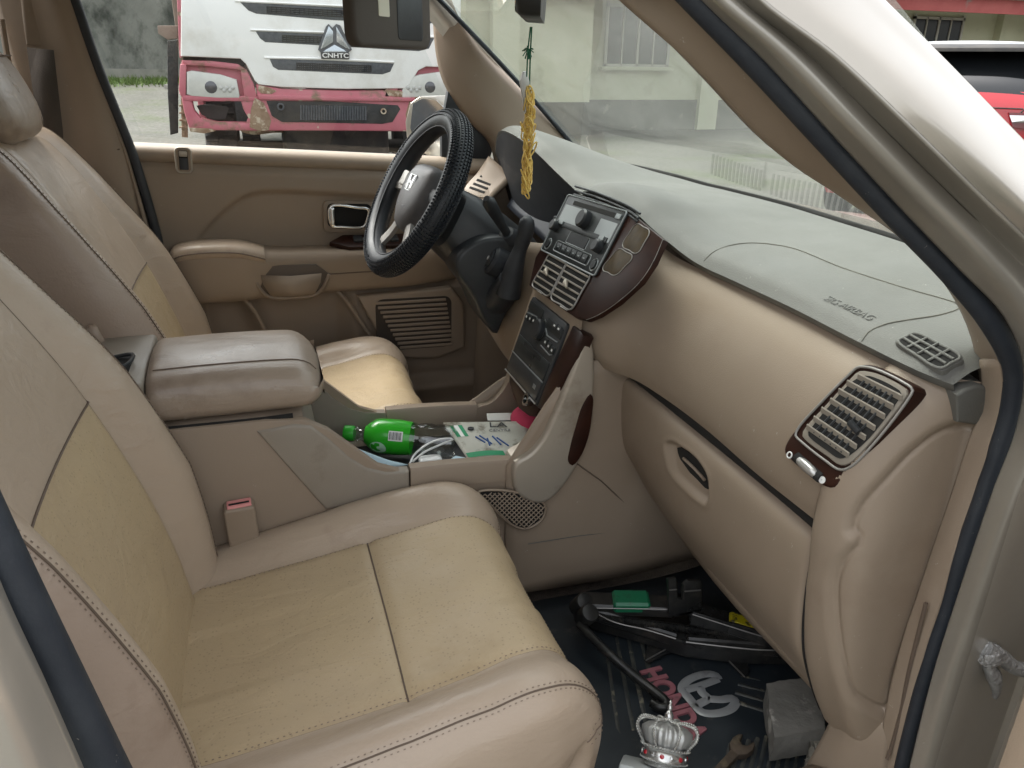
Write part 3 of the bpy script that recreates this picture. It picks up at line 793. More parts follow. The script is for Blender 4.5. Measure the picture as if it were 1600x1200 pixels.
    # back shell
    B = np.zeros((ns, 14, 3))
    for i in range(ns):
        a, b = P[i, 0], P[i, -1]
        for j, f in enumerate(np.linspace(0, 1, 14)):
            B[i, j] = a * (1 - f) + b * f
            B[i, j, 0] -= .035 * math.sin(math.pi * f) ** .5
    grid('back_shell', B, M['leather'], st)
    # ---- headrest on two posts
    H = []
    c0 = np.array((-.338 + dx, yc, 1.305)); up = np.array((-.34, 0, .94)); fw = np.array((.94, 0, .34))
    for a in np.linspace(-math.pi / 2, math.pi / 2, 15):
        r = math.cos(a); h = math.sin(a)
        rr = np.sign(r) * abs(r) ** .45
        row = []
        for b in np.linspace(0, 2 * math.pi, 36, endpoint=False):
            cb, sb = math.cos(b), math.sin(b)
            e = .55
            row.append(c0 + up * (.080 * np.sign(h) * abs(h) ** .7) + fw * (.050 * rr * np.sign(cb) * abs(cb) ** e) + np.array((0, 1, 0)) * (.125 * rr * np.sign(sb) * abs(sb) ** e))
        H.append(row)
    h = grid('headrest', H, M['leather_worn'], st, cv=True)
    for sg in (-1, 1):
        tube('post', [c0 + np.array((0, sg * .06, 0)) - up * .06, c0 + np.array((.0, sg * .06, 0)) - up * .17], .006, M['chrome'], st)
    tube('seam', cr([c0 + up * .055 + fw * .047 + np.array((0, y, 0)) for y in (-.09, 0, .09)], 12), .0015, M['seam'], st, n=5)
    return st, P
seat_p, BP = make_seat(-.385, .01, -1, 3)
seat_d, BD = make_seat(.38, 0, 1, 11)
tag(seat_p, 'near passenger seat with yellowed perforated tan insert')
tag(seat_d, 'far driver seat with tan leather, headrest at the picture edge')
# belt buckle standing beside the passenger cushion
bk = empty('belt_buckle', car)
bf = Fr(at(380, 835, y=-.150), (.96, .05, .02), at(400, 780, y=-.150) - at(362, 870, y=-.150), (.0, -1, .0))
bf.rplate('buckle_case', 0, 0, .046, .098, .006, -.022, .026, M['trim'], bk, .004, 3)
bf.rplate('release_button', .001, .047, .036, .012, .002, -.018, .018, mat('buckle_red', (.74, .30, .29), .45), bk, .002)
bf.box('tongue_slot', .001, .0530, -.006, .030, .002, .004, M['dark'], bk)

rl = empty('recline_lever', car)
tube('lever', cr([at(141, 508, y=.105), at(148, 522, y=.098), at(160, 540, y=.098)], 10), .0095, M['leather_flank'], rl, n=8, scale=list(np.interp(np.linspace(0, 1, 10), [0, .15, .85, 1], [.5, 1, .9, .6])))
# ================================================================== dashboard
dash = part('dashboard')
def poly_dist(q, poly):
    """signed distance in pixels, positive inside"""
    x, y = q; ins_ = False; best = 1e9; n = len(poly)
    for k in range(n):
        (x1, y1), (x2, y2) = poly[k], poly[(k + 1) % n]
        if (y1 > y) != (y2 > y) and x < (x2 - x1) * (y - y1) / (y2 - y1) + x1: ins_ = not ins_
        dx, dy = x2 - x1, y2 - y1
        t = max(0, min(1, ((x - x1) * dx + (y - y1) * dy) / (dx * dx + dy * dy)))
        best = min(best, math.hypot(x - x1 - t * dx, y - y1 - t * dy))
    return best if ins_ else -best
def proj(p):
    d = ROT.T @ (np.array(p) - CAM); return 800 + F * d[0] / d[2], 600 + F * d[1] / d[2]
# ---- soft grey top pad: rows run from the rear lip to the glass, columns from the driver's end to the passenger's end
def R3(*p): return [np.array(q, float) for q in p]
lipY = [.66, .56, .46, .36, .26, .17, .12, .0, -.10, -.165, -.25, -.36, -.48, -.60, -.69, -.716]
#        rear edge x, z
lip =  [(.655, 1.165), (.635, 1.225), (.636, 1.228), (.650, 1.205), (.672, 1.165), (.685, 1.138), (.668, 1.152), (.655, 1.164), (.655, 1.160), (.668, 1.135), (.690, 1.105), (.695, 1.100), (.693, 1.100), (.690, 1.097), (.695, 1.093), (.71, 1.088)]
mid1 = [(.675, 1.175), (.660, 1.235), (.662, 1.240), (.680, 1.220), (.705, 1.180), (.715, 1.156), (.700, 1.166), (.690, 1.180), (.690, 1.174), (.700, 1.146), (.712, 1.122), (.716, 1.119), (.714, 1.118), (.712, 1.114), (.716, 1.109), (.73, 1.100)]
mid2 = [(.74, 1.175), (.74, 1.215), (.745, 1.220), (.76, 1.205), (.78, 1.178), (.785, 1.160), (.78, 1.165), (.78, 1.168), (.78, 1.160), (.78, 1.145), (.78, 1.133), (.785, 1.131), (.785, 1.130), (.785, 1.127), (.78, 1.122), (.78, 1.112)]
base = [(.87, 1.155), (.915, 1.155), (.95, 1.155), (.97, 1.153), (.985, 1.150), (.99, 1.148), (.995, 1.148), (1.0, 1.148), (1.0, 1.148), (.998, 1.147), (.99, 1.147), (.98, 1.147), (.96, 1.147), (.93, 1.147), (.88, 1.146), (.85, 1.144)]
def row(L): return [(x, y, z) for (x, z), y in zip(L, lipY)]
crest = [(x - .035, z) for x, z in base]
TOP = net([row(lip), row(mid1), row(mid2), row(crest)], 40, 150)
WELL = net([[p for p in TOP[-1][::6]], [p + np.array([.010, 0, -.006]) for p in TOP[-1][::6]], [p + np.array([.014, 0, -.030]) for p in TOP[-1][::6]], [p + np.array([.07, 0, -.042]) for p in TOP[-1][::6]], [p + np.array([.15, 0, -.055]) for p in TOP[-1][::6]]], 20, 60)
grid('glass_well', WELL, M['trim_grey'], dash)
tube('well_gap', [p + np.array([.016, 0, -.003]) for p in TOP[-1][::3]], .006, M['dark'], dash, n=6)
grid('top_pad', TOP, M['trim_grey'], dash)
# the lip's underside, a dark rolled edge
under = TOP[0].copy()
UN = [TOP[0], TOP[0] + np.array([.004, 0, -.008]), TOP[0] + np.array([.02, 0, -.014]), TOP[0] + np.array([.06, 0, -.016])]
grid('pad_edge', UN, M['trim_grey'], dash)
# airbag lid: seam line on the pad
def on_top(px, py):
    """nearest point of the top pad to a line of sight"""
    d = ray(px, py); d /= np.linalg.norm(d)
    Q = TOP.reshape(-1, 3) - CAM
    t = Q @ d
    r = np.linalg.norm(Q - t[:, None] * d, axis=1)
    k = np.argsort(r)[:6]
    near = k[np.argmin(t[k])]
    # refine on the tangent plane of that grid cell
    i, j = divmod(near, TOP.shape[1]); i = min(max(i, 1), TOP.shape[0] - 2); j = min(max(j, 1), TOP.shape[1] - 2)
    n = np.cross(TOP[i + 1, j] - TOP[i - 1, j], TOP[i, j + 1] - TOP[i, j - 1])
    return on_plane(px, py, TOP[i, j], n)
seam = [on_top(*q) + np.array([0, 0, .0006]) for q in [(1100, 408), (1112, 396), (1140, 384), (1175, 380), (1230, 386), (1320, 420), (1420, 452), (1470, 466), (1494, 474), (1498, 482), (1470, 492), (1420, 500), (1380, 508), (1356, 520), (1346, 534)]]
tube('airbag_seam', cr(seam, 90), .0007, M['pad_seam'], dash, n=5)
em = [on_top(*q) + np.array([0, 0, .0004]) for q in [(1292, 466), (1362, 498)]]
ef = Fr((em[0] + em[1]) / 2, em[1] - em[0], on_top(1330, 470) - on_top(1322, 490), (0, 0, 1))
ef.text('airbag_emboss', 'SRS AIRBAG', 0, 0, .0002, .015, M['trim_grey'], dash, .0005)
# demister grille on the far side of the pad, mirrored in the glass
for k, (y0, y1) in enumerate(((.30, .14), (.10, -.10), (-.14, -.30))):
    g = MB()
    for q in np.linspace(y0, y1, 14):
        g.box((1.035 - .06 * (q / .4) ** 2, q, 1.1130), (.040, .006, .0045))  # near-black boxes paint the shaded slots onto the plate
    v = empty('demister_vent', car)
    box('vent_plate', (1.032 - .06 * (((y0 + y1) / 2) / .4) ** 2, (y0 + y1) / 2, 1.1105), (.055, abs(y1 - y0) + .012, .006), M['trim_grey'], v)
    tag(g.build('vent_slots', M['dark'], v), kind='stuff')
# corner vent on top of the pad
cv = empty('corner_vent', car)
c4 = [on_top(*q) for q in [(1400, 536), (1432, 522), (1502, 558), (1466, 578)]]
_n = np.cross(c4[3] - c4[0], c4[1] - c4[0]); _n /= np.linalg.norm(_n); _n = _n if _n[2] > 0 else -_n
c4 = [on_plane(*q, c4[0] * .25 + c4[1] * .25 + c4[2] * .25 + c4[3] * .25 + _n * .004, _n) for q in [(1402, 535), (1432, 521), (1502, 557), (1466, 577)]]
cc = sum(c4) / 4
vf = Fr(cc, c4[3] - c4[0], c4[1] - c4[0], _n)
W_, H_ = np.linalg.norm((c4[3] - c4[0]) + (c4[2] - c4[1])) / 2, np.linalg.norm((c4[1] - c4[0]) + (c4[2] - c4[3])) / 2
_o = []
for _k in range(4):
    _a, _b = c4[_k], c4[(_k + 1) % 4]
    _o += [_a + (_b - _a) * .12, _a + (_b - _a) * .5, _a + (_b - _a) * .88]
rim = cr(_o, 48, True)
prism('vent_mouth', [c + vf.n * .0008 for c in rim], -vf.n * .012, M['dark'], cv)
prism('vent_plate', [c + (c - cc) * .16 for c in rim], -vf.n * .012, M['trim_grey'], cv, .002)
tube('vent_rim', [c + (c - cc) * .05 + vf.n * .0005 for c in rim], .0018, M['trim_grey'], cv, n=7, closed=True)
for f in (-.17, .17):
    a = c4[0] * (.5 - f) + c4[1] * (.5 + f); b = c4[3] * (.5 - f) + c4[2] * (.5 + f)
    tube('vent_bar', [a + vf.n * .002, b + vf.n * .002], .0016, M['trim_grey'], cv, n=6)
for f in (.25, .5, .75):
    a = c4[0] * (1 - f) + c4[3] * f; b = c4[1] * (1 - f) + c4[2] * f
    tube('vent_bar', [a + vf.n * .002, b + vf.n * .002], .0014, M['trim_grey'], cv, n=6)

# ---- tan face below the lip, wrapping round the end of the dash
#            y     [(x, z) from the lip down to the glovebox gap]
faceS = [(-.112, [(.640, 1.118), (.612, 1.07), (.585, 1.02), (.572, .965), (.578, .925), (.60, .8985)]),
         (-.15, [(.668, 1.120), (.630, 1.07), (.604, 1.02), (.592, .965), (.597, .925), (.614, .8985)]),
         (-.20, [(.690, 1.100), (.656, 1.06), (.636, 1.015), (.622, .96), (.628, .92), (.637, .8985)]),
         (-.28, [(.702, 1.092), (.672, 1.058), (.652, 1.015), (.640, .96), (.642, .92), (.648, .8985)]),
         (-.40, [(.706, 1.090), (.676, 1.056), (.656, 1.015), (.644, .96), (.645, .915), (.651, .899)]),
         (-.52, [(.704, 1.090), (.674, 1.056), (.655, 1.015), (.643, .96), (.644, .912), (.650, .895)]),
         (-.60, [(.702, 1.088), (.672, 1.056), (.652, 1.015), (.641, .96), (.641, .92), (.646, .8985)]),
         (-.655, [(.7045, 1.086), (.6755, 1.056), (.6545, 1.015), (.6445, .955), (.6435, .92), (.648, .8975)])]
FACE = net([[(x, y, z) for x, z in L] for y, L in faceS], 190, 80)
# end block of the pad by the pillar
prism('end_block', [at(*q, y=-.7235) for q in [(1495, 618), (1508, 609), (1528, 602), (1548, 606), (1546, 640), (1541, 652), (1526, 666), (1496, 661)]], (.015, .05, 0), M['trim_grey'], dash, .004, 3)
# ---- glovebox
gl = empty('glovebox', car)
gS = [(-.135, [(.676, .877), (.657, .8755), (.650, .866), (.649, .82), (.660, .745), (.69, .690)]),
      (-.19, [(.678, .878), (.655, .8765), (.6475, .867), (.646, .82), (.656, .745), (.69, .670)]),
      (-.32, [(.678, .878), (.654, .8765), (.6465, .867), (.644, .82), (.655, .73), (.692, .650)]),
      (-.48, [(.678, .878), (.654, .8765), (.6465, .867), (.644, .82), (.655, .73), (.692, .648)]),
      (-.60, [(.676, .878), (.654, .8765), (.6465, .867), (.644, .815), (.655, .725), (.692, .646)]),
      (-.640, [(.674, .877), (.653, .8755), (.6465, .866), (.6445, .81), (.656, .72), (.694, .642)]),
      (-.649, [(.678, .880), (.662, .878), (.657, .868), (.657, .81), (.668, .72), (.702, .640)])]
GB = net([[(x, y, z) for x, z in L] for y, L in gS], 150, 100)
hfq = [(1040, 692), (1050, 690), (1062, 697), (1085, 714), (1102, 738), (1106, 752), (1106, 782), (1102, 788), (1090, 780), (1068, 760), (1050, 740), (1042, 716)]
hfs = [tuple(p) for p in cr(hfq, 40, True)]
for a in range(GB.shape[0]):
    for b in range(GB.shape[1]):
        q = proj(GB[a, b])
        if 1025 < q[0] < 1120 and 675 < q[1] < 805:
            dd = poly_dist(q, hfs)
            # deepest along the upper right, shelving out at the lower left
            dpt_ = .006 + .016 * float(sstep(np.array((q[0] - q[1] * .75)), 495, 560))
            GB[a, b, 0] += dpt_ * float(sstep(np.array(dd), -1.5, 8)) - .0012 * math.exp(-((dd + 3) / 3) ** 2)
grid('glovebox_lid', GB, M['trim'], gl)
gapp = [(.674, -.125, .889), (.676, -.3, .889), (.676, -.5, .889), (.674, -.648, .888)]
tube('lid_gap', cr(gapp, 40), .021, M['dark'], gl, n=8)
tube('lid_gap', cr([(.656, -.6475, .888), (.648, -.6480, .865), (.648, -.6485, .80), (.660, -.6485, .72), (.686, -.649, .65), (.706, -.649, .61)], 30), .0036, M['dark'], gl, n=6)
grid('glovebox_bin', net([[(.715, -.19, .655), (.712, -.4, .632), (.718, -.64, .628)], [(.9, -.19, .64), (.95, -.4, .62), (.95, -.65, .62)]], 4, 8), M['trim_dark'], gl, thick=.02)
# pull recess in the lid
def on_face(px, py, S):
    d = ray(px, py); d /= np.linalg.norm(d)
    Q = S.reshape(-1, 3) - CAM; t = Q @ d
    r = np.linalg.norm(Q - t[:, None] * d, axis=1)
    near = np.argmin(r + t * .02)
    i, j = divmod(near, S.shape[1]); i = min(max(i, 1), S.shape[0] - 2); j = min(max(j, 1), S.shape[1] - 2)
    n = np.cross(S[i + 1, j] - S[i - 1, j], S[i, j + 1] - S[i, j - 1])
    return on_plane(px, py, S[i, j], n)
gh = empty('glovebox_handle', car)
mouth = [on_plane(*q, (.6535, 0, .8), (1, 0, 0)) for q in [(1058, 700), (1086, 714), (1104, 738), (1106, 764), (1088, 748), (1066, 724)]]
prism('handle_opening', cr(mouth, 30, True), (.03, 0, 0), M['dark'], gh)
tube('handle_latch', cr([on_plane(*q, (.651, 0, .8), (1, 0, 0)) for q in [(1068, 716), (1086, 733), (1101, 750)]], 10), .0025, M['trim'], gh, n=6)

# ---- end of the dash facing the door, with the inset side cover pressed into it
ez = [1.086, 1.055, 1.01, .955, .90, .855, .80, .72, .65, .60]
endC = [(-.643, [.735, .706, .686, .676, .674, .678, .684, .698, .72, .745]),
        (-.652, [.7025, .6735, .6525, .6425, .6405, .645, .650, .664, .69, .715]),
        (-.682, [.712, .684, .662, .648, .643, .646, .652, .668, .694, .718]),
        (-.705, [.735, .712, .690, .672, .660, .658, .662, .676, .70, .724]),
        (-.716, [.770, .755, .740, .725, .712, .705, .705, .71, .725, .74]),
        (-.721, [.82, .81, .80, .79, .78, .775, .77, .77, .775, .78])]
END = net([[(x, y, z) for x, z in zip(L, ez)] for y, L in endC], 100, 170)
cov = [(1525, 670), (1493, 666), (1470, 673), (1440, 693), (1413, 717), (1380, 753), (1353, 783), (1337, 810), (1335, 827), (1347, 840), (1343, 850), (1323, 870), (1313, 890), (1307, 917), (1313, 1002), (1325, 1053), (1336, 1081), (1347, 1091), (1387, 1106), (1395, 1064), (1415, 999), (1441, 922), (1462, 860), (1495, 765)]
covs = [tuple(p) for p in cr(cov, 64, True)]
gu = np.gradient(END, axis=0); gv = np.gradient(END, axis=1)
nn = np.cross(gu, gv); nn /= np.linalg.norm(nn, axis=2)[..., None]
for a in range(END.shape[0]):
    for b in range(END.shape[1]):
        n1 = nn[a, b] if nn[a, b] @ (CAM - END[a, b]) > 0 else -nn[a, b]
        dd = poly_dist(proj(END[a, b]), covs)
        # a rounded ridge outside, a pressed line, then the cover a little lower
        END[a, b] = END[a, b] + n1 * (.006 * float(sstep(np.array(dd), 3, -18)) - .0032 * math.exp(-((dd - 1) / 2.6) ** 2))
# lower sill garnish
grid('sill_garnish', net([[at(1312, 1092, y=-.665), at(1285, 1150, y=-.655), at(1240, 1230, y=-.64)], [at(1345, 1100, y=-.70), at(1330, 1150, y=-.70), at(1310, 1240, y=-.70)], [at(1400, 1108, y=-.725), at(1392, 1150, y=-.735), at(1382, 1240, y=-.745)]], 14, 16), M['trim'], car, thick=.01)
grid('sill_plate', net([[(.72, -.655, .52), (.3, -.65, .50), (-.2, -.65, .50)], [(.72, -.70, .55), (.3, -.70, .53), (-.2, -.70, .53)], [(.72, -.76, .53), (.3, -.77, .51), (-.2, -.77, .51)], [(.72, -.84, .44), (.3, -.85, .42), (-.2, -.85, .42)]], 14, 14), M['trim_dark'], car, thick=.01)

# ---- side air vent, framed in wood
sv = empty('side_air_vent', car)
M['vent_plastic'] = mat('vent_plastic', (.27, .24, .195), .5, col2=(.23, .20, .165), scale=20, rvar=.05)
sq = [on_face(*q, FACE) for q in [(1352, 572), (1436, 604), (1300, 765), (1222, 706)]]
n_ = np.cross(sq[1] - sq[0], sq[3] - sq[0]); n_ /= np.linalg.norm(n_); n_ *= -np.sign(n_[0])
n_ = -n_ if n_[0] > 0 else n_
c0 = sum(sq) / 4
_d = (FACE.reshape(-1, 3) - c0) @ n_; _in = np.linalg.norm(FACE.reshape(-1, 3) - c0, axis=1) < .085
c0 = c0 + n_ * max(0, np.percentile(_d[_in], 84))
def on_v(px, py, h=0): return on_plane(px, py, c0 + n_ * h, n_)
outl = cr([on_v(*q, .004) for q in [(1356, 569), (1374, 575), (1414, 595), (1428, 606), (1424, 620), (1372, 690), (1318, 748), (1302, 762), (1288, 760), (1240, 724), (1224, 706), (1228, 690), (1265, 645), (1318, 588), (1340, 571)]], 80, True)
prism('vent_bezel', outl, -n_ * .030, M['wood'], sv, .004, 3)
inn = cr([on_v(*q, .0052) for q in [(1356, 574), (1376, 580), (1412, 598), (1426, 609), (1420, 622), (1368, 690), (1328, 730), (1312, 734), (1290, 720), (1252, 690), (1243, 680), (1248, 668), (1282, 630), (1326, 586), (1340, 574)]], 80, True)
tube('vent_trim', inn, .0015, M['spoke'], sv, n=7, closed=True)
prism('vent_frame', cr([on_v(*q, .0068) for q in [(1356, 580), (1376, 586), (1410, 604), (1418, 612), (1412, 624), (1362, 688), (1326, 724), (1312, 727), (1290, 712), (1260, 690), (1252, 680), (1256, 670), (1288, 634), (1328, 591), (1340, 580)]], 60, True), -n_ * .004, M['vent_plastic'], sv, .002)
prism('vent_mouth', cr([on_v(*q, .0078) for q in [(1352, 587), (1372, 592), (1402, 608), (1408, 614), (1402, 626), (1354, 688), (1322, 714), (1310, 716), (1292, 704), (1268, 686), (1262, 678), (1268, 668), (1296, 634), (1332, 596)]], 60, True), -n_ * .002, M['dark'], sv)
sl = [((1343, 589), (1407, 621)), ((1326, 599), (1393, 635)), ((1313, 612), (1380, 650)), ((1300, 627), (1365, 668)), ((1286, 641), (1350, 683)), ((1274, 655), (1336, 697)), ((1263, 668), (1324, 710))]
for a, b in sl:
    A, B = on_v(*a, .0085), on_v(*b, .0085)
    A, B = A - (B - A) * .05, B + (B - A) * .04
    d = (B - A) / np.linalg.norm(B - A); w = np.cross(n_, d)
    box('vent_slat', (A + B) / 2, (np.linalg.norm(B - A), .0074, .0022), M['vent_plastic'], sv, [d, (w + n_ * .5) / np.linalg.norm(w + n_ * .5), (n_ - w * .5) / np.linalg.norm(n_ - w * .5)], .0009, 1)
for k in range(6):
    f = (k + .7) / 6.6
    A = on_v(1345 + 58 * f, 592 + 28 * f, .0085); B = on_v(1266 + 56 * f, 672 + 40 * f, .0085)
    tube('vent_vane', [A, B], .0014, M['black'], sv, n=5)
A = on_v(1335, 668, .0115); tube('vent_tab', [A - (on_v(1335, 668) - on_v(1328, 660)), A, A + (on_v(1335, 668) - on_v(1328, 660))], .004, M['black'], sv, n=6)
A, B = on_v(1246, 716, .006), on_v(1277, 744, .006)
tube('thumb_wheel', [A + (B - A) * t for t in (0, .1, .3, .5, .7, .9, 1)], .0058, M['silver'], sv, n=10, scale=[.3, .8, 1, 1.05, 1, .8, .3])
tube('wheel_slot', [A - (B - A) * .1 - n_ * .002, B + (B - A) * .1 - n_ * .003], .0062, M['dark'], sv, n=8)
vfz = Fr(on_v(1234, 711, .0042), B - A, np.cross(n_, B - A), n_)
vfz.ring('closed_mark', circ(.0034, 14), .0006, .0009, M['white'], sv, 5)
vfz2 = Fr(on_v(1285, 750, .0042), B - A, np.cross(n_, B - A), n_)
vfz2.cyl('open_mark', 0, 0, 0, .0040, .0010, M['white'], sv, k=16)

vq = [tuple(p) for p in cr([(1354, 580), (1372, 584), (1408, 602), (1418, 611), (1412, 624), (1362, 686), (1316, 738), (1302, 748), (1290, 745), (1248, 712), (1240, 700), (1244, 690), (1272, 650), (1322, 596), (1340, 581)], 44, True)]
for S_ in (FACE, END):
    for a in range(S_.shape[0]):
        for b in range(S_.shape[1]):
            q = proj(S_[a, b])
            if 1230 < q[0] < 1430 and 570 < q[1] < 760 and S_[a, b, 2] > .88:
                S_[a, b] = S_[a, b] - n_ * .022 * float(sstep(np.array(poly_dist(q, vq)), 0, 7))
grid('dash_face', FACE, M['trim'], dash)
grid('dash_end', END, M['trim'], dash)
# ---- centre stack: one folded face from the hood down to the tray
stk = empty('center_stack', car)
prof = [(.650, 1.150), (.648, 1.143), (.5965, 1.047), (.567, .992), (.566, .968), (.514, .815)]
def sface(z, y, h=0):
    zs = [p[1] for p in prof][::-1]; xs_ = [p[0] for p in prof][::-1]
    x = np.interp(z, zs, xs_)
    return np.array([x - h * .82, y, z + h * .57])
# tan surround
SU = [[sface(z, y, -.004) + np.array([max(0, y - .115) * 3.0, 0, 0]) for y in (.145, .135, .125, .115, .10, 0, -.10, -.13)] for z in np.linspace(1.146, .83, 40)]
grid('stack_surround', SU, M['trim'], stk)
# wood surround: radio plate reaching out to the right, then down round the vents
wood = [(895, 306), (940, 318), (990, 336), (1036, 374), (1020, 410), (1000, 440), (965, 472), (935, 492), (916, 500), (898, 496), (880, 484), (852, 464), (826, 446), (836, 402)]
p0 = np.array([.648, 0, 1.143]); p1 = np.array([.567, 0, .992]); nS = np.array([-(p0 - p1)[2], 0, (p0 - p1)[0]]); nS /= np.linalg.norm(nS)
def on_s(px, py, h=0): return on_plane(px, py, p0 + nS * h, nS)
prism('wood_surround', [on_s(*q, .004) for q in wood], -nS * .010, M['wood'], stk, .003, 2)
tube('surround_edge', cr([on_s(*q, .003) for q in [(1036, 374), (1020, 410), (1000, 440), (965, 472), (935, 492), (916, 500)]], 40), .0006, M['spoke'], stk, n=6)
# brows above the radio: three thin dark ribs under the hood
for k, dy in enumerate((0, 7, 13)):
    tube('brow_rib', cr([on_s(*q, .006 - .001 * k) for q in [(899 - k, 291 + dy), (940, 304 + dy), (985, 324 + dy), (1000 - 2 * k, 334 + dy)]], 24), .0022, M['black'], stk, n=6)
# side glass windows in the wood
def rloop(c, f=.14, n=48):
    o_ = []
    for k in range(len(c)):
        a, b = c[k], c[(k + 1) % len(c)]
        o_ += [a + (b - a) * f, a + (b - a) * .5, a + (b - a) * (1 - f)]
    return cr(o_, n, True)
for qs in ([(994, 348), (1017, 361), (996, 398), (970, 384)], [(967, 387), (991, 401), (962, 432), (939, 420)]):
    lp_ = rloop([on_s(*q, .0048) for q in qs])
    prism('side_display', lp_, -nS * .003, M['amber'], stk, .0008)
    tube('display_rim', lp_, .0009, M['spoke'], stk, n=6, closed=True)
# ---- radio
rad = empty('radio', car)
RT = [on_s(899, 309, .006), on_s(986, 343, .006), on_s(927, 420, .006), on_s(838, 385, .006)]
rc = sum(RT) / 4
rf = Fr(rc, (RT[1] - RT[0]) + (RT[2] - RT[3]), (RT[0] - RT[3]) + (RT[1] - RT[2]), nS)
RW = np.linalg.norm((RT[1] - RT[0]) + (RT[2] - RT[3])) / 2; RH = np.linalg.norm((RT[0] - RT[3]) + (RT[1] - RT[2])) / 2
def RP(name, u, v, w, h, r, n0, d, m, bev=0): return rf.rplate(name, u * RW, v * RH, w * RW, h * RH, r, n0, d, m, rad, bev)
RP('radio_body', 0, 0, 1, 1, .005, -.004, .006, M['radio'], .002)
rf.ring('radio_rim', [(a, b) for a, b in rrect(RW, RH, .005)], .002, .0016, M['radio_silver'], rad, 6)
RP('disc_slot', .02, .40, .72, .07, .001, .001, .0016, M['dark'])
RP('slot_button', .42, .40, .07, .08, .001, .001, .003, M['radio_silver'], .0005)
RP('screen_left', -.27, .19, .36, .30, .002, .001, .0015, M['radio_silver'])
RP('screen_right', .33, .15, .26, .30, .002, .001, .0015, M['radio_silver'])
RP('center_band', -.02, .02, .9, .09, .001, .001, .003, M['radio'], .0006)
RP('lcd_screen', .02, -.13, .32, .17, .001, .001, .0022, M['lcd_dull'])
rf.ring('lcd_rim', [(.02 * RW + a, -.13 * RH + b) for a, b in rrect(.34 * RW, .19 * RH, .002)], .002, .0010, M['radio_silver'], rad, 5)
rf.cyl('volume_knob', .0 * RW, .20 * RH, .001, .0165, .016, M['black'], rad, .003, 26)
rf.cyl('tune_knob', -.42 * RW, -.05 * RH, .001, .011, .014, M['black'], rad, .002, 22)
rf.cyl('tune_knob', .38 * RW, -.10 * RH, .001, .011, .014, M['black'], rad, .002, 22)
for k in range(6):
    RP('preset_button', -.21 + .093 * k, -.335, .082, .12, .001, .001, .0034, M['radio'], .0008)
    RP('button_mark', -.21 + .093 * k, -.335, .03, .02, .0003, .0042, .0004, M['radio_silver'])
rf.ring('preset_rim', [(.02 * RW + a, -.335 * RH + b) for a, b in rrect(.62 * RW, .17 * RH, .004)], .002, .0011, M['radio_silver'], rad, 5)
for s in (-1, 1):
    rf.cyl('round_button', s * .42 * RW, -.36 * RH, .001, .0085, .004, M['radio'], rad, .001, 20)
    rf.ring('button_rim', [(s * .42 * RW + a, -.36 * RH + b) for a, b in circ(.0105, 20)], .002, .0013, M['radio_silver'], rad, 5)
    RP('side_button', s * .36, .035, .07, .06, .001, .004, .002, M['radio_silver'])
# ---- centre vents: two framed mouths with slats
for nm, qs in (('center_air_vent', [(862, 392), (888, 406), (858, 464), (831, 446)]), ('center_air_vent', [(889, 408), (925, 428), (893, 486), (860, 466)])):
    cvn = empty(nm, car)
    q4 = [on_s(*q, .0055) for q in qs]; ctr = sum(q4) / 4
    out = [ctr + (p - ctr) * 1.0 for p in q4]
    prism('vent_mouth', cr([ctr + (p - ctr) * .97 for p in q4], 4 * 7, True) if 0 else [ctr + (p - ctr) * .98 for p in q4], -nS * .003, M['dark'], cvn)
    loop = []
    for k in range(4):
        a, b = out[k], out[(k + 1) % 4]
        loop += [a + (b - a) * .08, a + (b - a) * .5, a + (b - a) * .92]
    tube('vent_frame', cr(loop, 60, True) + nS * .001, .0015, M['spoke'], cvn, n=6, closed=True)
    for k in range(6):
        f = (k + .7) / 6.5
        a = q4[0] * (1 - f) + q4[3] * f; b = q4[1] * (1 - f) + q4[2] * f
        d = (b - a) / np.linalg.norm(b - a); w = np.cross(nS, d)
        box('vent_slat', (a + b) / 2 + nS * .002, (np.linalg.norm(b - a) * .96, .0034, .0020), M['vent_plastic'], cvn, [d, w, nS], .0007, 1)
    a = q4[0] * .5 + q4[2] * .5
    d = q4[3] - q4[0]; d /= np.linalg.norm(d); e = (q4[1] - q4[0]); e /= np.linalg.norm(e)
    tube('vent_tab', [a - e * .012 - d * .004 + nS * .006, a - e * .004 + nS * .009, a + e * .006 + d * .006 + nS * .007], .0040, M['satin'], cvn, n=8, scale=[.8, 1.15, .5])
# chipped silver edge strips between radio and vents
for a, b in (((879, 394), (886, 399)), ((906, 409), (919, 419)), ((838, 452), (846, 458)), ((876, 478), (886, 484))):
    tube('pale_edge', [on_s(*a, .0055), on_s(*b, .0055)], .0016, M['white'], stk, n=5)
# ---- climate panel
cl = empty('climate_control', car)
CT = [np.array((.566, .095, .963)), np.array((.566, -.085, .963)), np.array((.514, -.085, .815)), np.array((.514, .095, .815))]
cfm = Fr(sum(CT) / 4, CT[1] - CT[0], CT[0] - CT[3], (-1, 0, .35))
CW = .18; CH = np.linalg.norm(CT[0] - CT[3])
def CP(name, u, v, w, h, r, n0, d, m, bev=0): return cfm.rplate(name, u * CW, v * CH, w * CW, h * CH, r, n0, d, m, cl, bev)
CP('panel_body', 0, 0, 1, 1, .006, -.006, .010, M['black'], .003)
CP('dial_wing', -.28, .40, .40, .10, .002, .003, .003, M['radio'], .001)
CP('dial_wing', .28, .36, .40, .12, .002, .003, .003, M['radio'], .001)
cfm.cyl('fan_dial', 0, .24 * CH, .003, .019, .014, M['black'], cl, .003, 26)
cfm.ring('dial_rim', [(a, .24 * CH + b) for a, b in circ(.021, 26)], .005, .0014, M['radio'], cl, 5)
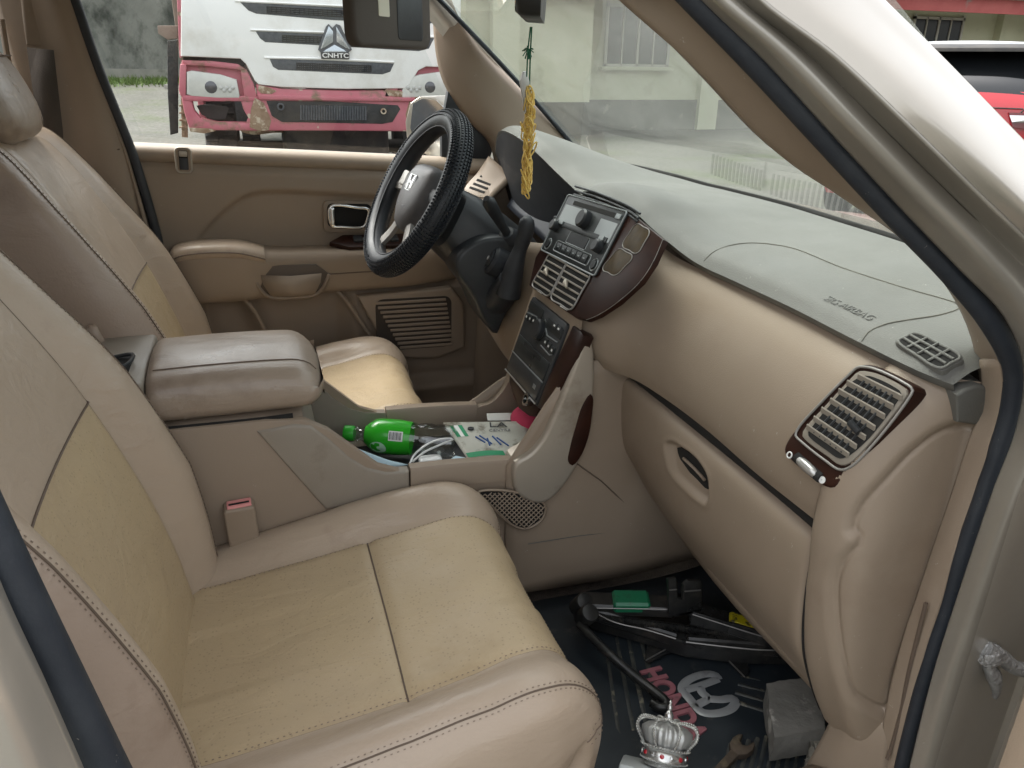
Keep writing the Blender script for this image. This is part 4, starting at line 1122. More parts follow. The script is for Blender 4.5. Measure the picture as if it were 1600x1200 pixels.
for s, v in ((-1, .27), (1, .17)):
    for k in range(3):
        CP('climate_button', s * (.22 + .10 * k), v - .01 * k, .085, .085, .002, .003, .004, M['radio'], .001)
        CP('button_mark', s * (.22 + .10 * k), v - .01 * k, .03, .025, .0005, .0068, .0005, M['white'])
for k in range(2):
    CP('climate_button', .30 + .11 * k, .40, .09, .07, .002, .005, .003, M['black'], .001)
    CP('button_mark', .30 + .11 * k, .40, .035, .02, .0005, .008, .0005, M['white'])
tube('panel_line', [cfm.p(-.44 * CW, .30 * CH, .006), cfm.p(-.18 * CW, .335 * CH, .006), cfm.p(-.12 * CW, .30 * CH, .006)], .0012, M['radio_silver'], cl, n=5)
tube('panel_line', [cfm.p(.12 * CW, .30 * CH, .006), cfm.p(.2 * CW, .245 * CH, .006), cfm.p(.46 * CW, .265 * CH, .006)], .0012, M['radio_silver'], cl, n=5)
tube('panel_line', [cfm.p(.14 * CW, .10 * CH, .006), cfm.p(.40 * CW, .085 * CH, .006), cfm.p(.46 * CW, .12 * CH, .006)], .0012, M['radio_silver'], cl, n=5)
CP('storage_lid', 0, -.10, .92, .22, .003, .003, .003, M['radio'], .001)
CP('lid_slot', 0, -.03, .5, .05, .001, .005, .0015, M['dark'])
CP('lower_lid', 0, -.34, .92, .22, .003, .003, .004, M['black'], .001)
CP('lid_mark', .34, -.33, .07, .05, .0005, .0072, .0004, M['radio_silver'])
tube('lid_edge', [cfm.p(-.48 * CW, -.225 * CH, .007), cfm.p(.48 * CW, -.215 * CH, .007)], .0012, M['radio_silver'], cl, n=5)
tube('lid_edge', [cfm.p(-.48 * CW, -.475 * CH, .007), cfm.p(.48 * CW, -.475 * CH, .007)], .0015, M['silver'], cl, n=5)
# wood cheek right of the climate panel
prism('wood_cheek', [on_plane(*q, cfm.o + cfm.n * .004, cfm.n) for q in [(908, 518), (911, 524), (898, 556), (872, 610), (850, 642), (838, 636), (850, 604), (866, 568), (888, 522), (894, 508)]], -cfm.n * .02, M['wood'], stk, .004)
# cavity and sockets under the stack
box('stack_cavity', (.605, .005, .755), (.07, .21, .125), M['dark'], stk, bev=.01)
prism('lower_wood', [cfm.p(a * CW, b * CH, -.004) for a, b in [(-.49, -.50), (.49, -.50), (.47, -.62), (.30, -.70), (.05, -.74), (-.20, -.68), (-.42, -.60)]], -cfm.n * .015, M['wood'], stk, .003)
lathe('power_socket', [(.010, 0), (.012, .004), (.012, .014), (.008, .014), (.008, .006)], on_plane(831, 626, cfm.o + cfm.n * -.004, cfm.n), cfm.n, M['chrome'], stk, 18)

# ---- instrument cluster under the hood
ic = empty('instrument_cluster', car)
grid('cluster_glass', net([[(.665, .60, 1.19), (.69, .40, 1.205), (.71, .19, 1.13)], [(.69, .58, 1.10), (.71, .38, 1.08), (.715, .20, 1.05)], [(.66, .56, 1.05), (.67, .38, 1.02), (.66, .20, 1.01)]], 14, 20), M['cluster'], ic, thick=.004)
for y_, r_ in ((.45, .055), (.31, .050)):
    tube('gauge_ring', [(.688 - .2 * r_ * math.sin(a), y_ + r_ * math.cos(a), 1.12 + r_ * math.sin(a)) for a in np.linspace(0, 6.28, 36, endpoint=False)], .0016, M['radio'], ic, n=5, closed=True)
box('trip_button', (.655, .215, 1.085), (.012, .02, .008), M['black'], ic, bev=.002)
# inner walls of the hood
grid('hood_lining', net([[TOP[0, int(k)] + np.array([.002, 0, -.004]) for k in np.linspace(2, 62, 10)], [TOP[0, int(k)] * np.array([1, 1, 0]) + np.array([.045, 0, 1.03 + .0 * k]) for k in np.linspace(2, 62, 10)]], 10, 24), M['black_soft'], dash)
# driver's lower dash
grid('knee_panel', net([[(.60, .66, 1.05), (.585, .45, 1.03), (.60, .28, 1.03), (.66, .12, 1.05)], [(.565, .665, .96), (.56, .45, .93), (.59, .28, .93), (.65, .12, .96)], [(.62, .66, .78), (.60, .45, .76), (.60, .28, .76), (.64, .12, .80)], [(.72, .65, .66), (.70, .45, .66), (.70, .3, .66), (.68, .12, .66)]], 20, 26), M['trim_dark'], dash, thick=.01)
# driver's side vent
dv = empty('driver_air_vent', car)
q4 = [at(a, b, y=c) for a, b, c in [(757, 262, .66), (790, 276, .60), (762, 312, .58), (722, 298, .645)]]
n2 = np.cross(q4[1] - q4[0], q4[3] - q4[0]); n2 /= np.linalg.norm(n2); n2 = -n2 if n2[0] > 0 else n2
prism('vent_frame', cr([q4[0] * .9 + q4[1] * .1, q4[0] * .1 + q4[1] * .9, q4[1] * .8 + q4[2] * .2, q4[1] * .1 + q4[2] * .9, q4[2] * .9 + q4[3] * .1, q4[2] * .1 + q4[3] * .9, q4[3] * .8 + q4[0] * .2, q4[3] * .1 + q4[0] * .9], 40, True) + n2 * .004, -n2 * .02, M['trim'], dv, .003)
for k in range(5):
    f = .17 + .165 * k
    a = q4[0] * (1 - f) + q4[3] * f; b = q4[1] * (1 - f) + q4[2] * f
    a, b = a * .82 + b * .18, a * .22 + b * .78
    d = (b - a) / np.linalg.norm(b - a); w = np.cross(n2, d)
    box('vent_mouth', (a + b) / 2 + n2 * .0045, (np.linalg.norm(b - a), .0065, .002), M['dark'], dv, [d, w, n2], .0008, 1)
grid('dash_end', net([[(.66, .70, 1.15), (.60, .70, 1.06), (.58, .69, .95)], [(.64, .66, 1.16), (.575, .66, 1.06), (.56, .655, .95)], [(.68, .58, 1.12), (.60, .57, 1.05), (.565, .57, .95)]], 10, 14), M['trim_dark'], dash, thick=.008)
# ================================================================== steering wheel
sw = empty('steering_wheel', car)
SWC = np.array((.400, .385, 1.118)); TA = math.radians(30)
PH = math.radians(6.5)
swu = np.array((math.sin(TA) * math.cos(PH), math.sin(TA) * math.sin(PH), math.cos(TA))); swr = np.array((math.sin(PH), -math.cos(PH), 0)); swn = np.cross(swr, swu)   # swn points to the driver (rear, up)
if swn[0] > 0: swn = -swn
wfm = Fr(SWC, swr, swu, swn)
def wpt(r, a, h=0): return SWC + swr * (r * math.cos(a)) + swu * (r * math.sin(a)) + swn * h
RR = .1640
rimp = [wpt(RR, a) for a in np.linspace(0, 2 * math.pi, 72, endpoint=False)]
P, T, S, U = frames(rimp, swn, True)
# fat cover: rounded section
sec = [(.0228 * math.cos(a), .0232 * math.sin(a)) for a in np.linspace(0, 2 * math.pi, 16, endpoint=False)]
G = []
for i in range(72):
    a = 2 * math.pi * i / 72
    e = np.array(wpt(1, a)) - SWC
    G.append([wpt(RR, a) + e * p + swn * q for p, q in sec])
grid('rim_cover', G, M['cover'], sw, cu=True, cv=True)
# nubs and ribs of the cover
nb = MB()
random.seed(4)
for i in range(150):
    a = 2 * math.pi * i / 150
    e = np.array(wpt(1, a)) - SWC; tdir = np.array(wpt(1, a + .01)) - np.array(wpt(1, a)); tdir /= np.linalg.norm(tdir)
    deg = math.degrees(a) % 360
    ribbed = (150 < deg < 262) or (285 < deg < 345)
    if ribbed:
        for b in np.linspace(-1.5, 1.5, 11):
            d = e * math.cos(b) + swn * math.sin(b)
            nb.box(wpt(RR, a) + d * .0233, (.0052, .0034, .0048), [np.cross(d, tdir), tdir, d])
    else:
        for k, b in enumerate(np.linspace(-1.4, 1.4, 10)):
            d = e * math.cos(b) + swn * math.sin(b)
            off = tdir * (.0026 if k % 2 else -.0)
            c = wpt(RR, a) + d * .0231 + off
            nb.box(c, (.0040, .0040, .0052), [np.cross(d, tdir), tdir, d])
tag(nb.build('cover_nubs', M['cover'], sw, smooth=False), kind='stuff')
tube('cover_edge', [wpt(RR - .0185, 2 * math.pi * i / 72, .0152) for i in range(72)], .0018, M['black_soft'], sw, n=5, closed=True)
# hub: airbag cover with a rounded triangular outline
ho = [(-.062, .030), (-.050, .052), (0, .058), (.050, .052), (.062, .030), (.064, .0), (.056, -.030), (.036, -.058), (.018, -.070), (-.018, -.070), (-.036, -.058), (-.056, -.030), (-.064, .0)]
oc = cr(ho, 60, True)
hub = []
for sc_, h in ((1.15, -.04), (1.15, -.010), (1.10, .001), (1.0, .009), (.78, .016), (.4, .020), (.02, .021)):
    hub.append([wfm.p(a * sc_, b * sc_, h) for a, b in oc])
grid('airbag_cover', hub, M['hub'], sw, cv=True)
tube('cover_line', [wfm.p(-.022, -.034, .0185), wfm.p(.022, -.034, .0185)], .0009, M['black'], sw, n=4)
# emblem: H in a rounded frame
ef_ = Fr(wfm.p(0, .016, .0195), swr * 1.0, swu, swn)
_ep = ef_.p
ef_.p = lambda u, v, n=0: _ep(u * 1.3, v * 1.3, n)
ef_.ring('emblem_frame', [(-.0150, .0125), (.0150, .0125), (.0165, .008), (.0135, -.0105), (.010, -.0135), (-.010, -.0135), (-.0135, -.0105), (-.0165, .008)], .0008, .0009, M['chrome'], sw, 6)
ef_.plate('emblem', [(-.0135, .0120), (-.0080, .0120), (-.0066, .0016), (.0066, .0016), (.0080, .0120), (.0135, .0120), (.0092, -.0120), (.0044, -.0120), (.0056, -.0018), (-.0056, -.0018), (-.0044, -.0120), (-.0092, -.0120)], -.0005, .003, M['chrome'], sw, .0005)
# spokes
for a, b, m in (((-.060, .012), (-.155, .004), 'spoke'), ((.060, .012), (.155, .004), 'black'), ((-.030, -.055), (-.078, -.136), 'spoke'), ((.030, -.055), (.078, -.136), 'spoke')):
    A, B = wfm.p(*a, -.006), wfm.p(*b, -.004)
    mid = (A + B) / 2 - swn * .004
    grid('spoke', sweep(cr([A, mid, B], 12), [(-.014, -.004), (-.012, .004), (0, .007), (.012, .004), (.014, -.004), (0, -.008)], up=swn), M[m], sw, cv=True, caps=True)
wfm.rplate('wheel_buttons', -.088, .020, .034, .034, .006, -.004, .014, M['spoke'], sw, .003)
# ---- column shroud, stalks, ignition
scl = empty('steering_column', car)
A = SWC - swn * .02
ax = -swn
def colsec(c, w, h, r=.55):
    out = []
    for b in np.linspace(0, 2 * math.pi, 32, endpoint=False):
        cb, sb = math.cos(b), math.sin(b)
        out.append(c + swr * (w * np.sign(cb) * abs(cb) ** r) + swu * (h * np.sign(sb) * abs(sb) ** r))
    return out
grid('column_shroud', [colsec(A + ax * d - swu * o, w, h) for d, w, h, o in ((.0, .062, .058, 0), (.03, .064, .060, 0), (.05, .066, .062, .004), (.056, .086, .066, .012), (.09, .100, .075, .018), (.16, .115, .082, .03), (.24, .125, .085, .045))], M['black'], scl, cv=True, caps=True)
# raised right cheek of the shroud with the key lock
kc = at(768, 405, y=.262)
kf = Fr(kc, (0, -1, 0), swu, swn)
kf.cyl('ignition_bezel', 0, 0, -.03, .032, .036, M['black_soft'], scl, .006, 26)
kf.cyl('ignition_ring', 0, 0, .004, .020, .006, M['black'], scl, .002, 24)
kf.cyl('key_lock', 0, 0, .008, .0085, .005, M['silver'], scl, .001, 18)
kf.box('key_slot', 0, 0, .0132, .0018, .009, .001, M['dark'], scl)
# wiper stalk
p0_ = at(788, 358, y=.26); p1_ = at(772, 330, y=.235); p2_ = at(760, 310, y=.215)
tube('stalk', cr([p0_ + (p0_ - p1_), p0_, p1_, p2_], 14), .011, M['black'], scl, n=12, scale=list(np.interp(np.linspace(0, 1, 14), [0, .35, .5, .85, .95, 1], [1.1, .8, .95, 1.25, 1.2, .6])))
tube('stalk_boot', [p0_ + (p0_ - p1_) * .5, p0_ + (p0_ - p1_) * .2], .020, M['black_soft'], scl, n=10, scale=[1.2, .8])
# column gear selector, rising from behind
g = [at(794, 462, y=.212), at(803, 420, y=.205), at(815, 382, y=.195), at(822, 360, y=.19), at(824, 338, y=.188)]
tube('gear_selector', cr(g, 24), .0135, M['black_soft'], scl, n=14, scale=list(np.interp(np.linspace(0, 1, 24), [0, .35, .6, .72, .9, .97, 1], [1.9, 1.5, 1.0, 1.15, 1.2, 1.0, .5])))
tube('gear_boot', cr([at(770, 470, y=.29), at(785, 458, y=.25), at(796, 436, y=.212)], 12), .036, M['black_soft'], scl, n=12, scale=list(np.linspace(1.1, .6, 12)))
prism('lower_shroud', cr([at(*q, y=.255) for q in [(716, 400), (760, 372), (812, 380), (828, 412), (826, 448), (806, 470), (788, 500), (776, 524), (756, 500), (738, 462), (716, 430)]], 50, True), (0, .12, 0), M['black'], scl, .012, 3)

# ================================================================== centre console
con = empty('center_console', car)
# body under the arm rest
prism('console_body', [(-.28, -.128, .872), (.06, -.128, .868), (.115, -.128, .862), (.150, -.128, .84), (.225, -.128, .765), (.27, -.128, .745), (.27, -.128, .47), (-.28, -.128, .47)], (0, .014, 0), M['trim_dark'], con, .003)
prism('console_body', [(-.28, .128, .872), (.06, .128, .868), (.115, .128, .862), (.150, .128, .84), (.225, .128, .765), (.27, .128, .745), (.27, .128, .47), (-.28, .128, .47)], (0, -.014, 0), M['trim_dark'], con, .003)
grid('console_top', [[(x, y, z) for y in (-.12, .12)] for x, z in ((-.28, .868), (.06, .864), (.115, .858))], M['trim_dark'], con, thick=.01)
# grey brace running down from the arm rest to the tray, both sides
br = [(.045, .853), (.10, .858), (.125, .852), (.150, .826), (.178, .790), (.205, .766), (.235, .753), (.274, .748), (.274, .705), (.20, .700), (.135, .700)]
prism('console_brace', [(x, -.132, z) for x, z in br], (0, .022, 0), M['console_grey'], con, .005, 3)
prism('console_brace', [(x, .132, z) for x, z in br], (0, -.022, 0), M['console_grey'], con, .005, 3)
bq = cr([(.112, .862), (.135, .842), (.165, .804), (.20, .768), (.235, .752), (.274, .747)], 24)
grid('brace_slope', [[(x + .002, y, z - .002 - .012 * (1 - abs(y) / .115) ** .3 * 0) for y in np.linspace(-.114, .114, 8)] for x, z in cr([(.110, .858), (.125, .83), (.135, .79), (.142, .72), (.15, .69)], 12)], M['console_grey'], con, thick=.006)
# rails either side of the tray
for s in (-1, 1):
    y0, y1 = s * .133, s * .108
    pth = [(.276, .744), (.34, .742), (.40, .738), (.456, .733)]
    sec = [(-.0125, -.03), (-.0125, .004), (-.009, .0095), (0, .0105), (.009, .0095), (.0125, .004), (.0125, -.03)]
    grid('tray_rail', sweep(cr([(x, s * .1205, z) for x, z in pth], 14), sec, up=(0, 0, 1)), M['trim'], con, cv=True, caps=True)
    prism('rail_skirt', [(.276, s * .131, .722), (.456, s * .131, .710), (.456, s * .131, .48), (.276, s * .131, .48)], (0, -s * .012, 0), M['trim_dark'], con)
grid('tray_floor', net([[(.14, -.115, .690), (.14, .115, .690)], [(.30, -.115, .682), (.30, .115, .682)], [(.56, -.115, .682), (.56, .115, .682)]], 8, 6), M['black_soft'], con, thick=.01)
for s in (-1, 1):
    grid('tray_wall', [[(.14, s * .112, .69), (.14, s * .112, .74)], [(.50, s * .112, .68), (.50, s * .112, .735)]], M['trim_dark'], con)
# sweeping satin arms joining tray and stack
armq = [(806, 724), (826, 712), (846, 690), (866, 650), (884, 606), (900, 562), (908, 538), (914, 526), (922, 530), (928, 545), (930, 572), (929, 610), (928, 650), (920, 690), (906, 722), (888, 752), (868, 776), (848, 788), (826, 784), (806, 768)]
ao = [at(*q, y=-.152) for q in armq]
prism('stack_arm', cr(ao, 70, True), (0, .050, 0), M['satin'], con, .014, 4)
prism('stack_arm', [(x, .140, z) for x, z in cr([(.456, .735), (.485, .742), (.515, .772), (.535, .82), (.545, .85), (.56, .865), (.60, .86), (.60, .72), (.53, .695), (.456, .70)], 50, True)], (0, -.03, 0), M['trim'], con, .008, 3)
prism('arm_inlay', cr([at(*q, y=-.1535) for q in [(923, 616), (927, 621), (926, 645), (920, 682), (908, 713), (895, 728), (888, 722), (891, 700), (900, 667), (911, 633)]], 40, True), (0, .006, 0), M['wood'], con, .0015)
# netting pocket under the arm
nt_ = empty('net_pocket', car)
no = [at(*q, y=-.147) for q in [(745, 770), (800, 768), (852, 790), (846, 812), (822, 826), (800, 820), (776, 800)]]
prism('pocket_backing', no, (0, .004, 0), M['dark'], nt_)
mb = MB()
for k in range(-16, 30):
    for sgn in (1, -1):
        pts = []
        for t in np.linspace(0, 1, 40):
            u = 735 + 130 * t; v = 765 + 65 * (((k / 9.0) + sgn * t * 1.9))
            if 766 < v < 828 and u < 856:
                # inside pocket outline test
                lo = np.interp(u, [745, 776, 800, 822, 846, 852], [772, 801, 820, 826, 812, 792]); hi = np.interp(u, [745, 800, 852], [770, 768, 790])
                if hi < v < lo: pts.append(at(u, v, y=-.1495))
        if len(pts) > 2: mb.tube(pts, .0011, 4)
tag(mb.build('netting', M['trim_dark'], nt_), kind='stuff')
tube('pocket_rim', cr(no, 40, True), .0025, M['trim_dark'], nt_, n=6, closed=True)
# tunnel side panels going forward under the dash
grid('tunnel_panel', net([[(.44, -.134, .735), (.44, -.134, .60), (.44, -.140, .47)], [(.56, -.136, .90), (.56, -.136, .66), (.56, -.146, .47)], [(.66, -.134, .92), (.68, -.136, .68), (.68, -.15, .47)], [(.95, -.130, .90), (.95, -.135, .68), (1.0, -.15, .50)]], 20, 16), M['trim'], con, thick=.008, off=0)
grid('tunnel_panel', net([[(.44, .134, .735), (.44, .134, .60), (.44, .140, .47)], [(.56, .134, .80), (.56, .136, .66), (.56, .146, .47)], [(.95, .130, .80), (.95, .135, .68), (1.0, .15, .50)]], 20, 16), M['trim_dark'], con, thick=.008, off=0)
tube('panel_joint', [at(*q, y=-.1415) for q in [(895, 720), (940, 752), (975, 785)]], .0012, M['seam'], con, n=4)
tube('panel_joint', [at(*q, y=-.145) for q in [(825, 850), (900, 838), (1000, 826), (1040, 824)]], .0009, M['trim_grey'], con, n=4)
# ---- padded arm rest lid
lid = empty('armrest_lid', car)
LD = []
for f in np.linspace(0, 1, 30):
    x = -.100 + .252 * f
    # plan half width and height profile along the lid
    e = 1 - max(0, (f - .86) / .14) ** 2.2; e0 = min(1, f / .03) ** .5
    hw = .118 * (.80 + .20 * max(e, 0) ** .5) * (.985 + .015 * e0)
    top = .942 + .004 * math.sin(f * 3) - .006 * f - .030 * max(0, (f - .80) / .20) ** 2.4 - .004 * (1 - e0)
    bot = .872 - .0 * f + .016 * max(0, (f - .86) / .14) ** 2
    sec = [(-hw + .020, bot), (-hw + .004, bot + .010), (-hw, bot + .030), (-hw + .003, top - .022), (-hw + .016, top - .006), (-hw + .045, top + .001), (0, top + .006), (hw - .045, top + .001), (hw - .016, top - .006), (hw - .003, top - .022), (hw, bot + .03), (hw - .004, bot + .010), (hw - .020, bot)]
    LD.append([(x, a, b) for a, b in cr(sec, 40)])
grid('lid_pad', LD, M['leather_worn'], lid, cv=True, caps=True, angle=70)
LDn = np.array(LD)
tube('seam', [LDn[i, 12] + np.array([0, -.0004, .0004]) for i in range(1, 29)], .0012, M['seam'], lid, n=4)
tube('lid_gap', cr([(-.095, -.118, .868), (.05, -.118, .866), (.10, -.116, .866)], 20), .005, M['dark'], lid, n=5)
# hinge block with a latch behind the pad
box('hinge_block', (-.150, 0, .905), (.095, .236, .075), M['console_grey'], lid, bev=.008, seg=3)
box('latch_recess', (-.150, -.03, .9435), (.05, .07, .004), M['dark'], lid, bev=.001)
tube('latch_bail', cr([(-.165, -.06, .947), (-.130, -.062, .952), (-.125, -.01, .952), (-.160, -.005, .947)], 14), .003, M['black'], lid, n=6)
# ================================================================== passenger-side door opening
dp = empty('passenger_windshield_pillar', car)
# inner trim: from the seal over the crest to the glass behind
sealL = [(1040, -50, -.63), (1088, 0, -.645), (1180, 95, -.67), (1290, 215, -.695), (1400, 335, -.715), (1490, 430, -.73), (1552, 508, -.742), (1584, 575, -.748), (1580, 640, -.751), (1558, 710, -.752), (1536, 775, -.753), (1506, 860, -.754), (1483, 942, -.754), (1459, 1013, -.755), (1437, 1087, -.755), (1408, 1200, -.756), (1398, 1250, -.757)]
sil = [(915, -50, -.585), (965, 0, -.59), (1085, 110, -.60), (1205, 232, -.62), (1315, 305, -.645), (1400, 362, -.665), (1468, 430, -.68), (1510, 505, -.69), (1532, 600, -.70)]
mid = [(985, -50, -.60), (1035, 0, -.61), (1140, 100, -.635), (1248, 222, -.66), (1360, 325, -.685), (1450, 400, -.70), (1512, 475, -.712), (1548, 555, -.722), (1556, 640, -.728)]
edg = [(1026, -50, -.628), (1074, 0, -.643), (1168, 98, -.668), (1279, 218, -.693), (1389, 335, -.713), (1480, 425, -.728), (1534, 500, -.738), (1566, 580, -.744), (1564, 680, -.746)]
def P3(L): return [at(a, b, y=c) for a, b, c in L]
back = [p + np.array([.10, -.045, .055]) for p in P3(sil)[:-1]] + [P3(sil)[-1] + np.array([.10, -.03, .03])]
n0 = 40
grid('pillar_trim', net([back, [p + np.array([.03, -.004, .022]) for p in P3(sil)], P3(sil), P3(mid), P3(edg)], 24, n0), M['trim'], dp)
# trim below the belt, running down beside the dash to the sill
grid('lower_trim', net([[at(a, b, y=c) for a, b, c in [(1536, 560, -.715), (1540, 610, -.719), (1538, 645, -.7215), (1524, 672, -.7225), (1494, 765, -.7225), (1461, 862, -.7225), (1440, 924, -.7225), (1414, 1001, -.7225), (1388, 1106, -.7235), (1368, 1240, -.728)]],
                        [at(a, b, y=c) for a, b, c in [(1556, 560, -.733), (1560, 612, -.736), (1554, 655, -.737), (1538, 695, -.738), (1510, 775, -.738), (1478, 862, -.738), (1456, 930, -.738), (1432, 1008, -.739), (1408, 1110, -.740), (1384, 1240, -.742)]],
                        [at(a, b, y=c) for a, b, c in [(1574, 560, -.743), (1576, 615, -.747), (1566, 668, -.748), (1548, 715, -.749), (1528, 780, -.749), (1496, 862, -.750), (1474, 940, -.751), (1450, 1012, -.751), (1428, 1110, -.752), (1398, 1240, -.753)]]], 12, 60), M['trim'], dp, thick=.004)
tube('panel_line', cr([at(a, b, y=-.7245) for a, b in [(1524, 672), (1494, 765), (1461, 862), (1440, 924), (1414, 1001), (1388, 1106)]], 50), .0010, M['seam'], dp, n=5)
tube('trim_groove', cr([at(a, b, y=-.742) for a, b in [(1447, 942), (1436, 985), (1420, 1050), (1408, 1110), (1392, 1170), (1386, 1186)]], 30), .0022, M['seam'], dp, n=5)
# black door seal
tube('door_seal', cr(P3(sealL), 110), .0100, M['seal'], dp, n=10, scale=list(np.interp(np.linspace(0, 1, 110), [0, .45, .6, 1], [1.15, 1.05, .82, .72])))
# painted jamb outside the seal
j1 = [(1056, -50, -.645), (1104, 0, -.66), (1197, 90, -.685), (1304, 207, -.71), (1413, 325, -.73), (1503, 419, -.745), (1572, 492, -.757), (1604, 575, -.763), (1592, 670, -.766), (1556, 765, -.768), (1500, 930, -.769), (1458, 1060, -.770), (1418, 1220, -.771)]
j2 = [(1085, -50, -.668), (1132, 0, -.684), (1228, 82, -.71), (1338, 195, -.735), (1448, 308, -.755), (1540, 400, -.77), (1608, 485, -.780), (1632, 580, -.786), (1616, 690, -.788), (1580, 790, -.79), (1532, 930, -.79), (1490, 1070, -.79), (1448, 1220, -.79)]
j3 = [(1110, -50, -.660), (1155, 0, -.676), (1258, 82, -.702), (1370, 190, -.73), (1480, 298, -.75), (1575, 390, -.768), (1650, 470, -.78), (1680, 590, -.79), (1650, 710, -.80), (1610, 830, -.80), (1570, 950, -.80), (1530, 1080, -.80), (1485, 1220, -.80)]
j4 = [(1150, -50, -.690), (1196, 0, -.706), (1305, 82, -.735), (1420, 190, -.765), (1530, 298, -.785), (1625, 390, -.80), (1700, 470, -.812), (1735, 590, -.82), (1712, 710, -.825), (1680, 830, -.83), (1640, 950, -.83), (1600, 1080, -.83), (1560, 1220, -.83)]
JP = net([P3(j1), P3(j2), P3(j3), P3(j4)], 34, 80)
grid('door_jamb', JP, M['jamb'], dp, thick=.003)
# outer skin of the pillar: broad bright band turning over to the windshield
o1 = [(1150, -50, -.690), (1196, 0, -.706), (1305, 82, -.735), (1420, 190, -.765), (1530, 298, -.785), (1625, 390, -.80), (1700, 470, -.812)]
o2 = [(1215, -50, -.700), (1262, 0, -.716), (1370, 90, -.745), (1480, 195, -.775), (1585, 300, -.80), (1690, 410, -.82), (1770, 500, -.835)]
o3 = [(1292, -50, -.690), (1340, 0, -.704), (1440, 95, -.73), (1545, 195, -.758), (1650, 310, -.785), (1765, 430, -.81), (1850, 520, -.83)]
o4 = [(1330, -50, -.660), (1380, 0, -.676), (1480, 100, -.70), (1580, 205, -.728), (1690, 320, -.755), (1800, 440, -.78), (1890, 530, -.80)]
bk_ = [p + np.array([.012, .06, -.030]) for p in P3(o4)]
grid('pillar_skin', net([P3(o1), P3(o2), P3(o3), P3(o4), bk_], 40, 60), M['paint'], dp)
# lumps of white sealant round the door check on the jamb
hb = empty('door_hinge', car)
c = at(1548, 1035, y=-.850)
M['hinge'] = mat('hinge_metal', (.40, .40, .40), .45, metal=.6, col2=(.28, .28, .28), scale=60, bump=.8, bscale=160, bdist=.004)
hax = np.array((.25, -.55, .8)); hax /= np.linalg.norm(hax)
lathe('hinge_bolt', [(0, -.004), (.009, -.004), (.012, 0), (.012, .004), (.007, .005), (.007, .009), (0, .010)], c + np.array((-.006, 0, .012)), (-.5, -.85, .2), M['hinge'], hb, 16)
tube('hinge_arm', cr([c + np.array((-.012, 0, .020)), c + np.array((.004, -.004, .010)), c + np.array((.020, -.008, -.004)), c + np.array((.045, -.012, -.012))], 12), .007, M['hinge'], hb, n=8)
tube('hinge_arm', cr([c + np.array((-.004, 0, .0)), c + np.array((.004, -.004, -.014)), c + np.array((.010, -.006, -.030)), c + np.array((.012, -.006, -.040))], 12), .006, M['hinge'], hb, n=8, scale=list(np.interp(np.linspace(0, 1, 12), [0, .4, 1], [.9, 1.2, .4])))
# open passenger door: trim board seen edge-on at the right
od = empty('passenger_door', car)
hx = at(1600, 975, y=-.905); hx2 = at(1508, 1205, y=-.905)
dirr = np.array((.16, -1, 0)); dirr /= np.linalg.norm(dirr)
def dpt(s, z, d=0): return np.array((.635, -.905, 0)) + dirr * s + np.array((0, 0, z)) + np.array((1, .16, 0)) * d
DPg = []
for s, d in ((-.0, .06), (.0, .02), (.006, .004), (.03, 0), (.3, .0), (.7, 0), (.95, .01), (.97, .06)):
    DPg.append([dpt(s + .01 * 0, z, d + 0 * z) for z in np.linspace(.47, 1.14, 14)])
grid('door_panel', DPg, M['trim'], od)
OUT = [[dpt(s, z, .12 + .02 * math.sin((z - .42) * 4)) for z in np.linspace(.42, 1.16, 10)] for s in np.linspace(-.05, 1.02, 8)]
grid('door_skin', OUT, M['paint'], od, thick=.004)
for s in (-.05, 1.02):
    grid('door_edge', [[dpt(s, z, d) for z in np.linspace(.42, 1.16, 6)] for d in (.02, .12)], M['jamb'], od)
grid('armrest', net([[dpt(.25, .80, 0), dpt(.25, .82, -.05), dpt(.25, .88, -.06), dpt(.25, .90, 0)], [dpt(.85, .84, 0), dpt(.85, .86, -.05), dpt(.85, .93, -.06), dpt(.85, .95, 0)]], 8, 12), M['trim_dark'], od)
fr_ = cr([dpt(.0, 1.15, .08), dpt(.12, 1.30, .06), dpt(.35, 1.52, .02), dpt(.55, 1.60, -.01), dpt(.9, 1.60, -.01), dpt(.99, 1.55, 0), dpt(1.0, 1.15, .08)], 40)
tube('window_frame', fr_, .022, M['seal'], od, n=8)
# near B pillar at the lower left: paint, seal
nb_ = empty('passenger_center_pillar', car)
tube('door_seal', cr(P3([(-60, 740, -.79), (0, 868, -.80), (45, 960, -.805), (100, 1070, -.81), (150, 1170, -.815), (190, 1250, -.82)]), 30), .0135, M['seal'], nb_, n=10)
grid('pillar_skin', net([P3([(-45, 790, -.81), (10, 930, -.82), (70, 1060, -.83), (140, 1220, -.84)]), P3([(-120, 830, -.84), (-60, 980, -.85), (0, 1110, -.86), (60, 1260, -.87)]), P3([(-260, 900, -.83), (-200, 1050, -.84), (-120, 1180, -.86), (-50, 1300, -.87)])], 14, 20), M['paint'], nb_, thick=.004)
grid('pillar_trim', net([P3([(-70, 720, -.76), (-5, 850, -.765), (50, 960, -.77), (150, 1190, -.78)]), P3([(-120, 700, -.72), (-60, 860, -.72), (0, 1000, -.72), (80, 1230, -.72)])], 8, 16), M['trim_dark'], nb_, thick=.004)
